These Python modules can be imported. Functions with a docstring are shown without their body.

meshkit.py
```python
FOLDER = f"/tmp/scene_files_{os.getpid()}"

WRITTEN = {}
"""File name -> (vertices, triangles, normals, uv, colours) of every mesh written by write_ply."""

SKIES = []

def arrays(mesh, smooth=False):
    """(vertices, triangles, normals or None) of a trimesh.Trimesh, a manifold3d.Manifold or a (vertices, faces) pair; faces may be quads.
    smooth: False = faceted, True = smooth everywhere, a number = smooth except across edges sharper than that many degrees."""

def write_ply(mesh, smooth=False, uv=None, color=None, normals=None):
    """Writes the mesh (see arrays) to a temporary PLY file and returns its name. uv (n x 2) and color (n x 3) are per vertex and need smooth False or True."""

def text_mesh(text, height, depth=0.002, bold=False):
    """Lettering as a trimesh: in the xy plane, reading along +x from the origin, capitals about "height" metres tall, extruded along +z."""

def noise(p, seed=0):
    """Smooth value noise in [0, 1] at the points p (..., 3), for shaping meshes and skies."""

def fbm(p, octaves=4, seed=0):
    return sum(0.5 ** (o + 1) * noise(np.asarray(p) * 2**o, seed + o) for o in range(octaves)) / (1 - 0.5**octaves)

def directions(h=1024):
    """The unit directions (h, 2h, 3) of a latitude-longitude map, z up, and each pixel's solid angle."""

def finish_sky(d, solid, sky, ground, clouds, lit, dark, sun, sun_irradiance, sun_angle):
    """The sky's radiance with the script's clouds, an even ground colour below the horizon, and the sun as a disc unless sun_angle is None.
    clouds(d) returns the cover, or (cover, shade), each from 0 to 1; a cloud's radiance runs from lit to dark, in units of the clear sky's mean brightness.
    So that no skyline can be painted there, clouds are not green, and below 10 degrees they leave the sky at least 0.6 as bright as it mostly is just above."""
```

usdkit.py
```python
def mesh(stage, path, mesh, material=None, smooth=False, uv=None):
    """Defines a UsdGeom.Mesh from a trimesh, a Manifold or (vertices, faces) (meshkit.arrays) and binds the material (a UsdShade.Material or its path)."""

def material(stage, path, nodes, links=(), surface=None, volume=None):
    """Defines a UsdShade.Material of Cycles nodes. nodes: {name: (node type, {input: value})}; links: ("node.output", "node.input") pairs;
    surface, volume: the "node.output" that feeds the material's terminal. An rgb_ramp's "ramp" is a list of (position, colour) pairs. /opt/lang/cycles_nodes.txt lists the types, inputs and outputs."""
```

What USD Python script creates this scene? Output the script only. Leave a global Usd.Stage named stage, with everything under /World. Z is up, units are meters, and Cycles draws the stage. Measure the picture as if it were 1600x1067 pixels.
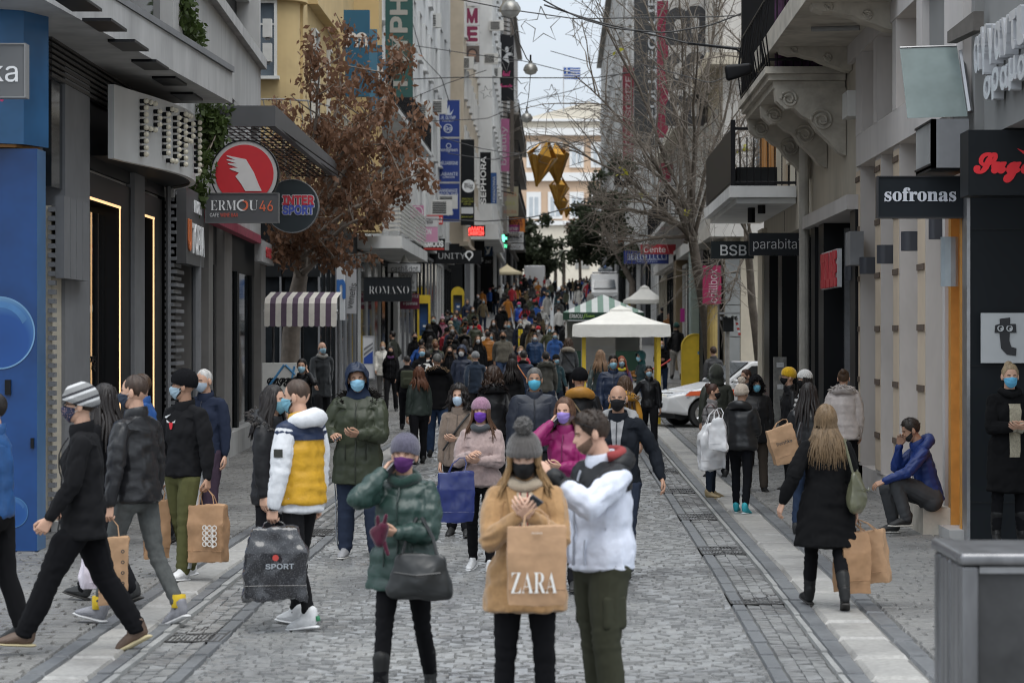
import math, glob
import numpy as np, trimesh, manifold3d, shapely
from shapely.geometry import Polygon
from manifold3d import Manifold
from pxr import Usd, UsdGeom, UsdLux, UsdShade, Gf, Sdf
import usdkit, meshkit

stage = Usd.Stage.CreateInMemory()
UsdGeom.SetStageUpAxis(stage, 'Z'); UsdGeom.SetStageMetersPerUnit(stage, 1.0)
UsdGeom.Xform.Define(stage, '/World')
RNG = np.random.default_rng(7)
# ---------------------------------------------------------------- camera, sky, light
CAMZ = 2.05
cam = UsdGeom.Camera.Define(stage, '/World/camera')
cam.AddTranslateOp().Set((0, 0, CAMZ)); cam.AddRotateXOp().Set(90.0)
cam.CreateFocalLengthAttr(90.0); cam.CreateHorizontalApertureAttr(36.0)
cam.CreateHorizontalApertureOffsetAttr(-1.89); cam.CreateVerticalApertureOffsetAttr(-0.19)
cam.CreateFStopAttr(4.0); cam.CreateFocusDistanceAttr(29.0); cam.CreateExposureAttr(0.42)
cam.CreateClippingRangeAttr((0.1, 5000.0))
SUN_EL, SUN_AZ = math.radians(70), math.radians(165)     # azimuth from +y (up the street) towards +x
usdkit.material(stage, '/World/Looks/sky', {
    'sky': ('sky_texture', {'sky_type': 'single_scattering', 'sun_disc': False, 'sun_elevation': SUN_EL, 'sun_rotation': SUN_AZ, 'aerosol_density': 2.0}),
    'tc': ('texture_coordinate', {}), 'no': ('noise_texture', {'scale': 2.2, 'detail': 5.0, 'roughness': 0.55}),
    'rp': ('rgb_ramp', {'ramp': [(0.25, (4.3, 4.8, 5.4)), (0.75, (5.9, 6.3, 6.7))]}),
    'mx': ('mix_color', {'fac': 0.93, 'use_clamp': False}), 'sx': ('separate_xyz', {}), 'ze': ('math', {'math_type': 'maximum', 'value2': 0.0}), 'gr': ('math', {'math_type': 'multiply_add', 'value2': 1.7, 'value3': 1.0}), 'gm': ('vector_math', {'math_type': 'scale'}), 'bg': ('background_shader', {'strength': 0.1})},
    [('tc.generated', 'no.vector'), ('no.fac', 'rp.fac'), ('sky.color', 'mx.a'), ('rp.color', 'mx.b'), ('mx.result', 'gm.vector1'), ('tc.generated', 'sx.vector'), ('sx.z', 'ze.value1'), ('ze.value', 'gr.value1'), ('gr.value', 'gm.scale'), ('gm.vector', 'bg.color')], surface='bg.background')
dome = UsdLux.DomeLight.Define(stage, '/World/sky')
UsdShade.MaterialBindingAPI.Apply(dome.GetPrim()).Bind(UsdShade.Material.Get(stage, '/World/Looks/sky'))
dome.GetPrim().SetCustomDataByKey('kind', 'structure')
sun = UsdLux.DistantLight.Define(stage, '/World/sun')
sun.CreateNormalizeAttr(True); sun.CreateIntensityAttr(0.4); sun.CreateAngleAttr(45.0); sun.CreateColorAttr((1.0, 0.97, 0.92))
sun.AddRotateZOp().Set(-math.degrees(SUN_AZ)); sun.AddRotateXOp().Set(-(90 - math.degrees(SUN_EL)))

# ---------------------------------------------------------------- helpers
def G(d):
    "height of the street's surface at distance d: level nearby, climbing towards the square"
    d = np.asarray(d, float)
    t = np.clip(d - 52, 0, 16)
    z = np.where(d > 68, 0.034 * (d - 60), 0.034 * t * t / 32)
    z = np.where(d < 22, -0.012 * (22 - d), z)
    return np.minimum(z, 7.4)
FP, VX, VY = 4000.0, 884.0, 525.0
def at(px, py, d): return np.array([(px - VX) * d / FP, d, CAMZ + (VY - py) * d / FP])
def X(px, d): return (px - VX) * d / FP
def Z(py, d): return CAMZ + (VY - py) * d / FP
def d_feet(py):
    d = 8200 / (py - 525)
    for _ in range(30): d = (CAMZ - float(G(d))) * FP / (py - VY)
    return d

NAMES = {}
def path(parent, name):
    k = (parent, name); n = NAMES.get(k, 0); NAMES[k] = n + 1
    return f'{parent}/{name}' + (f'_{n:03d}' if n else '')
def tag(p, label=None, cat=None, group=None, kind=None):
    pr = stage.GetPrimAtPath(p)
    for k, v in (('label', label), ('category', cat), ('group', group), ('kind', kind)):
        if v: pr.SetCustomDataByKey(k, v)
    return p
def thing(name, label, cat, loc=(0, 0, 0), rz=0.0, group=None, kind=None):
    p = path('/World', name); x = UsdGeom.Xform.Define(stage, p)
    x.AddTranslateOp().Set(Gf.Vec3d(*map(float, loc)))
    if rz: x.AddRotateZOp().Set(float(rz))
    return tag(p, label, cat, group, kind)
def struct(name):
    p = path('/World', name); UsdGeom.Xform.Define(stage, p)
    return tag(p, kind='structure')
def part(parent, name, m, material, smooth=False, label=None, kind=None):
    if isinstance(m, MB): m = m.mesh()
    p = path(parent, name)
    usdkit.mesh(stage, p, m, material, smooth=smooth)
    return tag(p, label, kind=kind) if (label or kind) else p
def one(name, label, cat, m, material, smooth=False, group=None, kind=None):
    return tag(part('/World', name, m, material, smooth), label, cat, group, kind)

MATS = {}
def mat(color, rough=0.7, var=0.12, scale=6.0, bump=0.0, bscale=60.0, metal=0.0, spec=0.5, sheen=0.0, emit=0.0, coat=0.0, dirt=0.0, stretch=(1, 1, 1), name='m'):
    color = tuple(float(c) for c in color)
    key = (color, rough, var, scale, bump, bscale, metal, spec, sheen, emit, coat, dirt, stretch)
    if key in MATS: return MATS[key]
    p = f'/World/Looks/{name}_{len(MATS)}'
    n = {'p': ('principled_bsdf', {'roughness': rough, 'metallic': metal, 'specular_ior_level': spec, 'sheen_weight': sheen, 'coat_weight': coat, 'base_color': color})}
    l = []
    if emit:
        n['p'][1].update(emission_color=color, emission_strength=emit)
    if var or bump or dirt: n['tc'] = ('texture_coordinate', {})
    v = 'tc.object'
    if stretch != (1, 1, 1) and (var or bump or dirt):
        n['mp'] = ('mapping', {'scale': stretch}); l.append((v, 'mp.vector')); v = 'mp.vector'
    if var:
        n['no'] = ('noise_texture', {'scale': scale, 'detail': 5.0, 'roughness': 0.62})
        n['rp'] = ('rgb_ramp', {'ramp': [(0.28, [c * (1 - var) for c in color]), (0.72, [min(c * (1 + var), 1.0) for c in color])]})
        l += [(v, 'no.vector'), ('no.fac', 'rp.fac')]
        out = 'rp.color'
        if dirt:
            n['n2'] = ('noise_texture', {'scale': scale * 0.33, 'detail': 7.0, 'roughness': 0.7, 'distortion': 0.6})
            n['m2'] = ('map_range', {'from_min': 0.45, 'from_max': 0.75, 'to_min': 0.0, 'to_max': dirt, 'clamp': True})
            n['mx'] = ('mix_color', {'b': [c * 0.35 + 0.01 for c in color]})
            l += [(v, 'n2.vector'), ('n2.fac', 'm2.value'), ('m2.result', 'mx.fac'), (out, 'mx.a')]
            out = 'mx.result'
        l.append((out, 'p.base_color'))
    if bump:
        n['nb'] = ('noise_texture', {'scale': bscale, 'detail': 4.0, 'roughness': 0.6}); n['bp'] = ('bump', {'strength': 0.6, 'distance': bump})
        l += [(v, 'nb.vector'), ('nb.fac', 'bp.height'), ('bp.normal', 'p.normal')]
    MATS[key] = usdkit.material(stage, p, n, l, surface='p.BSDF')
    return MATS[key]

class MB:
    "collects shapes into one mesh"
    def __init__(s): s.v, s.f, s.n = [], [], 0
    def raw(s, v, f):
        v = np.asarray(v, float); f = np.asarray(f, int)
        if f.shape[1] == 4: f = np.vstack([f[:, [0, 1, 2]], f[:, [0, 2, 3]]])
        s.v.append(v); s.f.append(f + s.n); s.n += len(v); return s
    def add(s, m, T=None):
        v, f, _ = meshkit.arrays(m)
        if T is not None: v = v @ T[:3, :3].T + T[:3, 3]
        return s.raw(v, f)
    BF = np.array([[0, 2, 3, 1], [4, 5, 7, 6], [0, 1, 5, 4], [2, 6, 7, 3], [0, 4, 6, 2], [1, 3, 7, 5]])
    def box(s, x0, x1, y0, y1, z0, z1):
        v = [(x, y, z) for z in (min(z0, z1), max(z0, z1)) for y in (min(y0, y1), max(y0, y1)) for x in (min(x0, x1), max(x0, x1))]
        return s.raw(v, s.BF)
    def hexa(s, bottom, top):
        "four bottom corners (counter-clockwise from above) and four top corners"
        v = np.vstack([bottom, top])
        return s.raw(v, [[3, 2, 1, 0], [4, 5, 6, 7], [0, 1, 5, 4], [1, 2, 6, 5], [2, 3, 7, 6], [3, 0, 4, 7]])
    def tube(s, pts, r, n=6, cap=True):
        p = np.asarray(pts, float); r = np.broadcast_to(np.asarray(r, float), (len(p),))
        t = np.gradient(p, axis=0); t /= np.linalg.norm(t, axis=1, keepdims=True) + 1e-12
        a = np.cross(t, np.where(np.abs(t[:, 2:]) < 0.9, [0, 0, 1.0], [1.0, 0, 0])); a /= np.linalg.norm(a, axis=1, keepdims=True) + 1e-12
        b = np.cross(t, a); g = np.arange(n) * 2 * np.pi / n
        v = (p[:, None] + r[:, None, None] * (np.cos(g)[None, :, None] * a[:, None] + np.sin(g)[None, :, None] * b[:, None])).reshape(-1, 3)
        i, j = np.meshgrid(np.arange(len(p) - 1), np.arange(n), indexing='ij'); j2 = (j + 1) % n
        s.raw(v, np.stack([i * n + j, i * n + j2, (i + 1) * n + j2, (i + 1) * n + j], -1).reshape(-1, 4))
        if cap:
            for k, o in ((0, 1), ((len(p) - 1) * n, 0)):
                q = np.array([[k, k + m + 1, k + m] if not o else [k, k + m, k + m + 1] for m in range(1, n - 1)])
                s.f.append(q[:, ::-1] + s.n - len(v))
        return s
    def lathe(s, prof, c=(0, 0, 0), n=16):
        prof = np.asarray(prof, float); g = np.arange(n) * 2 * np.pi / n
        v = np.stack([prof[:, None, 0] * np.cos(g), prof[:, None, 0] * np.sin(g), np.repeat(prof[:, 1:2], n, 1)], -1).reshape(-1, 3) + np.asarray(c)
        i, j = np.meshgrid(np.arange(len(prof) - 1), np.arange(n), indexing='ij'); j2 = (j + 1) % n
        return s.raw(v, np.stack([i * n + j, i * n + j2, (i + 1) * n + j2, (i + 1) * n + j], -1).reshape(-1, 4))
    def grid(s, P):
        "P: rows x cols x 3"
        P = np.asarray(P, float); r, c = P.shape[:2]
        i, j = np.meshgrid(np.arange(r - 1), np.arange(c - 1), indexing='ij')
        return s.raw(P.reshape(-1, 3), np.stack([i * c + j, i * c + j + 1, (i + 1) * c + j + 1, (i + 1) * c + j], -1).reshape(-1, 4))
    def ext(s, poly, y0, y1):
        "polygon in the (x, z) plane, given depth along y"
        for g in getattr(poly, 'geoms', [poly]):
            if g.is_empty or g.area < 1e-7: continue
            m = trimesh.creation.extrude_polygon(g, abs(y1 - y0), engine='earcut')
            v = m.vertices; s.raw(np.stack([v[:, 0], max(y0, y1) - v[:, 2], v[:, 1]], 1), m.faces)
        return s
    def mesh(s): return trimesh.Trimesh(np.vstack(s.v), np.vstack(s.f), process=False)
    def map(s, fn):
        s.v = [fn(v) for v in s.v]; return s

def rotz(a):
    c, s = math.cos(a), math.sin(a); return np.array([[c, -s, 0], [s, c, 0], [0, 0, 1.0]])
def rotx(a):
    c, s = math.cos(a), math.sin(a); return np.array([[1.0, 0, 0], [0, c, -s], [0, s, c]])
def roty(a):
    c, s = math.cos(a), math.sin(a); return np.array([[c, 0, s], [0, 1.0, 0], [-s, 0, c]])

# lettering as polygons in the (x, z) plane, centred on the origin
FONT = {k: glob.glob(f'/opt/blender-*/*/datafiles/fonts/{f}')[0] for k, f in (('sans', 'Inter.woff2'), ('math', 'NotoSansMath-Regular.woff2'))}
TXT = {}
def lettering(text, height, style='sans', bold=0, width=None, thin=0.0):
    "style: sans, serif (bold), script, italic; height of capitals in metres"
    from PIL import Image, ImageDraw, ImageFont
    key = (text, style, bold, thin)
    if key not in TXT:
        t = text
        if style in ('serif', 'script', 'ssb'):
            up, lo = {'serif': (0x1D400, 0x1D41A), 'script': (0x1D4D0, 0x1D4EA), 'ssb': (0x1D5D4, 0x1D5EE)}[style]
            t = ''.join(chr(up + ord(c) - 65) if 'A' <= c <= 'Z' else chr(lo + ord(c) - 97) if 'a' <= c <= 'z' else (chr(0x1D7CE + ord(c) - 48) if c.isdigit() else c) for c in text)
        font = ImageFont.truetype(FONT['sans' if style == 'sans' else 'math'], 96)
        x0, y0, x1, y1 = font.getbbox(t, anchor='ls', stroke_width=bold)
        im = Image.new('L', (x1 - x0 + 8, y1 - y0 + 8))
        ImageDraw.Draw(im).text((4 - x0, 4 - y0), t, 255, font, anchor='ls', stroke_width=bold)
        on = np.pad(np.asarray(im) > 127, ((0, 0), (1, 1))).astype(np.int8)
        r, st = np.nonzero(np.diff(on, axis=1) == 1); en = np.nonzero(np.diff(on, axis=1) == -1)[1]
        sh = shapely.union_all(shapely.box(st, -r - 1, en, -r)).buffer(0.6).buffer(-0.6 - thin).simplify(0.8)
        x0, z0, x1, z1 = sh.bounds
        TXT[key] = shapely.affinity.translate(sh, -(x0 + x1) / 2, -(z0 + z1) / 2)
    sh = TXT[key]; s = height / 70.0
    sx = s if width is None else width / (sh.bounds[2] - sh.bounds[0])
    return shapely.affinity.scale(sh, sx, s if width is None or height else sx, origin=(0, 0))
# ---------------------------------------------------------------- people
SKIN = mat((0.50, 0.30, 0.21), 0.5, 0.08, 14, 0.0006, 300, spec=0.4); SKIN2 = mat((0.36, 0.205, 0.135), 0.5, 0.08, 14, 0.0006, 300, spec=0.4); SKIN3 = mat((0.17, 0.09, 0.055), 0.45, 0.08, 14, spec=0.4)
EYEW = mat((0.6, 0.57, 0.54), 0.2, 0); EYED = mat((0.02, 0.012, 0.008), 0.15, 0)
def cloth(c, kind='wool'):
    k = dict(wool=dict(rough=0.95, var=0.16, scale=40, bump=0.0015, bscale=330, sheen=0.25, spec=0.15), puffer=dict(rough=0.5, var=0.12, scale=14, bump=0.004, bscale=38, spec=0.35),
             shiny=dict(rough=0.43, var=0.15, scale=14, bump=0.004, bscale=34, spec=0.5), leather=dict(rough=0.36, var=0.2, scale=20, bump=0.003, bscale=55, spec=0.55),
             cotton=dict(rough=0.9, var=0.12, scale=22, bump=0.002, bscale=130, spec=0.2), denim=dict(rough=0.92, var=0.22, scale=16, bump=0.001, bscale=420, spec=0.15),
             knit=dict(rough=0.96, var=0.3, scale=90, bump=0.006, bscale=110, sheen=0.3, spec=0.1, stretch=(1, 1, 0.5)), fur=dict(rough=1.0, var=0.45, scale=120, bump=0.01, bscale=160, sheen=0.3, spec=0.1))[kind]
    if max(c) < .03: c = [q * .55 for q in c]; k['sheen'] = 0.0; k['spec'] = min(k['spec'], .3 if kind not in ('leather', 'shiny') else .5)
    return mat(c, **k)

def ball(c, r, n=10):
    s = Manifold.sphere(1.0, n); r = (r, r, r) if np.ndim(r) == 0 else r
    return s.scale(r).translate(tuple(map(float, c)))
def chain(pts, rs, n=10):
    b = [ball(p, r, n) for p, r in zip(pts, rs)]
    return [Manifold.batch_hull([a, c]) for a, c in zip(b, b[1:])]
def fuse(ms): return Manifold.batch_boolean(ms, manifold3d.OpType.Add)
def smoothed(m, L, it=8):
    m = m.refine_to_length(L).to_mesh()
    t = trimesh.Trimesh(m.vert_properties[:, :3], m.tri_verts, process=True)
    if it:
        import scipy.sparse as sp
        v, e = np.array(t.vertices), t.edges_unique
        A = sp.coo_matrix((np.ones(2 * len(e)), (np.r_[e[:, 0], e[:, 1]], np.r_[e[:, 1], e[:, 0]])), shape=(len(v),) * 2).tocsr()
        D = 1 / np.maximum(np.asarray(A.sum(1)), 1)
        for k in range(it):
            v = v + 0.55 * (D * (A @ v) - v); v = v - 0.56 * (D * (A @ v) - v)
        t = trimesh.Trimesh(v, t.faces, process=False)
    return t
def normals(t):
    v, f = t.vertices, t.faces; n = np.zeros_like(v); c = np.cross(v[f[:, 1]] - v[f[:, 0]], v[f[:, 2]] - v[f[:, 0]])
    for k in range(3): np.add.at(n, f[:, k], c)
    return n / (np.linalg.norm(n, axis=1, keepdims=True) + 1e-12)
def seg_s(v, a, b):
    "distance to the bone a-b and metres along it"
    ab = b - a; L = np.linalg.norm(ab) + 1e-9; s = (v - a) @ ab / L
    return np.linalg.norm(v - a - np.clip(s, 0, L)[:, None] * ab / L, axis=1), s

def ell(d, c, r):
    c, r = np.array(c), np.array(r); q = d / r; o = -c / r
    A = (q * q).sum(-1); B = (q * o).sum(-1); C = (o * o).sum() - 1
    return (-B + np.sqrt(np.maximum(B * B - A * C, 0))) / A
def head_R(d, face=True):
    "radius of the head in the unit directions d (forward +y)"
    a = ell(d, (0, -0.014, 0.028), (0.076, 0.096, 0.093)); b = ell(d, (0, 0.018, -0.045), (0.059, 0.077, 0.072))
    r = np.log(np.exp(a * 90) + np.exp(b * 90)) / 90 - 0.004
    if face:
        az = np.degrees(np.arctan2(d[..., 0], d[..., 1])); el = np.degrees(np.arcsin(np.clip(d[..., 2], -1, 1)))
        g = lambda x, y, sx, sy: np.exp(-((az - x) / sx) ** 2 - ((el - y) / sy) ** 2)
        ridge = np.exp(-(az / 7.5) ** 2) * np.interp(el, [-20, -14, -8, 6, 10], [0, 1, 0.85, 0.25, 0])
        r = r + 0.023 * ridge + 0.005 * (g(16, 14, 14, 5) + g(-16, 14, 14, 5)) - 0.009 * (g(22, 5, 9, 6) + g(-22, 5, 9, 6)) + 0.006 * g(0, -31, 14, 5) - 0.003 * g(0, -31, 12, 1.6) + 0.005 * g(0, -50, 12, 8) + 0.003 * (g(36, -6, 12, 9) + g(-36, -6, 12, 9))
    return r
def dirs(az, el):
    az, el = np.radians(az), np.radians(el)
    return np.stack([np.sin(az) * np.cos(el), np.cos(az) * np.cos(el), np.sin(el)], -1)
def hpt(az, el, off=0.0, face=False):
    d = dirs(np.asarray(az, float), np.asarray(el, float)); return d * (head_R(d, face) + off)[..., None]
def shell(az, el, off, th=0.006, face=False):
    "closed shell over part of the head; az, el, off: grids"
    d = dirs(az, el); R = head_R(d, face); A = d * (R + off)[..., None]; B = d * (R + off - th)[..., None]
    r, c = az.shape; m = MB(); m.grid(A[:, ::-1]); m.grid(B)
    for s in (np.stack([A[0], B[0]]), np.stack([B[-1], A[-1]])): m.grid(s[:, ::-1])
    for s in (np.stack([B[:, 0], A[:, 0]]), np.stack([A[:, -1], B[:, -1]])): m.grid(s[:, ::-1])
    return m
def cap_shell(e0, off, th=0.006, na=48, ne=12, top=90, fn=None):
    "shell all round the head from the elevation e0(az) up"
    az = np.linspace(-180, 180, na + 1); lo = np.array([e0(a) for a in az]); t = np.linspace(0, 1, ne)
    el = lo[None] + (top - lo[None]) * t[:, None]; A = np.repeat(az[None], ne, 0); o = np.full(A.shape, float(off))
    if fn is not None: o = o + fn(A, el, t[:, None])
    return shell(A, el, o, th)
def lerp_az(front, side, back):
    return lambda a: float(np.interp(abs(a), [0, 35, 80, 105, 180], [front, front - 2, side, (side + back) / 2, back]))

HPOSE = {  # right-hand wrist relative to its shoulder (x outwards, y forward, z up) and elbow hint
    'down': ((0.05, 0.03, -0.54), (0.3, -1, 0)), 'bag': ((0.09, 0.02, -0.54), (0.4, -1, 0)), 'pocket': ((0.03, 0.11, -0.44), (0.7, -1, 0)), 'fwd': ((0.03, 0.20, -0.49), (0.2, -1, -0.2)), 'back': ((0.05, -0.20, -0.49), (0.3, -1, 0)),
    'phone': ((-0.055, 0.12, 0.12), (0.7, 0.5, -1)), 'hold': ((-0.15, 0.26, -0.26), (0.6, -0.3, -1)), 'text': ((-0.145, 0.30, -0.20), (0.6, -0.2, -1)), 'bent': ((0.0, 0.25, -0.27), (0.5, -0.5, -1)), 'strap': ((-0.05, 0.17, -0.10), (0.6, -0.1, -1)),
    'texthi': ((-0.14, 0.30, -0.10), (0.6, -0.2, -1)), 'out': ((0.20, 0.02, -0.48), (0.3, -1, 0)), 'mouth': ((-0.13, 0.20, 0.06), (0.3, 0.2, -1)), 'reach': ((-0.02, 0.40, 0.05), (0.5, 0.0, -1)), 'elbowbag': ((-0.1, 0.24, -0.2), (0.6, -0.4, -1)), 'knee': ((0.0, 0.42, -0.30), (0.4, -0.2, -0.4))}
LEGS = {  # (hip forward, knee bend, foot pitch, outwards) in degrees for left, right
    'stand': ((1, 2, 0, 3), (-1, 2, 0, 3)), 'stand2': ((6, 10, 0, 5), (-3, 1, 0, 3)), 'walk': ((20, 6, 12, 1), (-12, 16, -22, 1)), 'walk2': ((-12, 16, -22, 1), (20, 6, 12, 1)), 'stride': ((27, 3, 4, 1), (-17, 14, -28, 1)), 'step': ((12, 6, 3, 2), (-6, 10, -9, 2)), 'step2': ((-6, 10, -9, 2), (12, 6, 3, 2)),
    'sit': ((112, 128, 0, 6), (100, 114, 0, 9)), 'lift': ((8, 4, 0, 1), (-4, 62, -62, 1))}

def hand(detail, curl=0.5, spread=1.0):
    "right hand: fingers along +y, palm facing -z (towards a bent finger's tip), thumb on -x; wrist at the origin; returns Manifold"
    n = 8 if detail > 1 else 6
    ms = [Manifold.batch_hull([ball((-.022, .02, 0), .014, n), ball((.02, .015, 0), .014, n), ball((-.030, .082, 0), .0125, n), ball((.030, .074, 0), .011, n), ball((0, 0, 0), (.024, .02, .018), n)])]
    for i, (x, y, l, r) in enumerate(((-.030, .084, .068, .0088), (-.0105, .090, .076, .009), (.0095, .087, .070, .0086), (.0285, .078, .055, .0075))):
        p = np.array([x, y, 0.0]); pts = [p * (1, .8, 1), p]; a = 0.0
        for k, (f, c) in enumerate(((.45, .8), (.31, 1.0), (.24, .7))):
            a += curl * c; p = p + l * f * np.array([(i - 1.5) * .05 * spread, math.cos(a), -math.sin(a)]); pts.append(p)
        ms += chain(pts, [r, r * 1.05, r, r * .95, r * .8], n)
    ms += chain([(-.018, .018, -.006), (-.042, .050, -.014), (-.050, .082, -.020 - .015 * curl), (-.046 + .012 * curl, .105, -.026 - .02 * curl)], [.014, .0125, .0105, .0085], n)
    return fuse(ms)

def frame(y, z):
    y = y / np.linalg.norm(y); x = np.cross(y, z); x /= np.linalg.norm(x) + 1e-9; z = np.cross(x, y)
    return np.stack([x, y, z], 1)
BODY = {}
class Person:
    pass
def ik(S, Wr, hint, a, b):
    v = Wr - S; d = np.linalg.norm(v); d2 = min(d, (a + b) * .998); v = v / d; Wr = S + v * d2
    c = (a * a + d2 * d2 - b * b) / (2 * d2); h = math.sqrt(max(a * a - c * c, 0))
    k = hint - v * (hint @ v); k /= np.linalg.norm(k) + 1e-9
    return S + v * c + k * h, Wr

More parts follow.
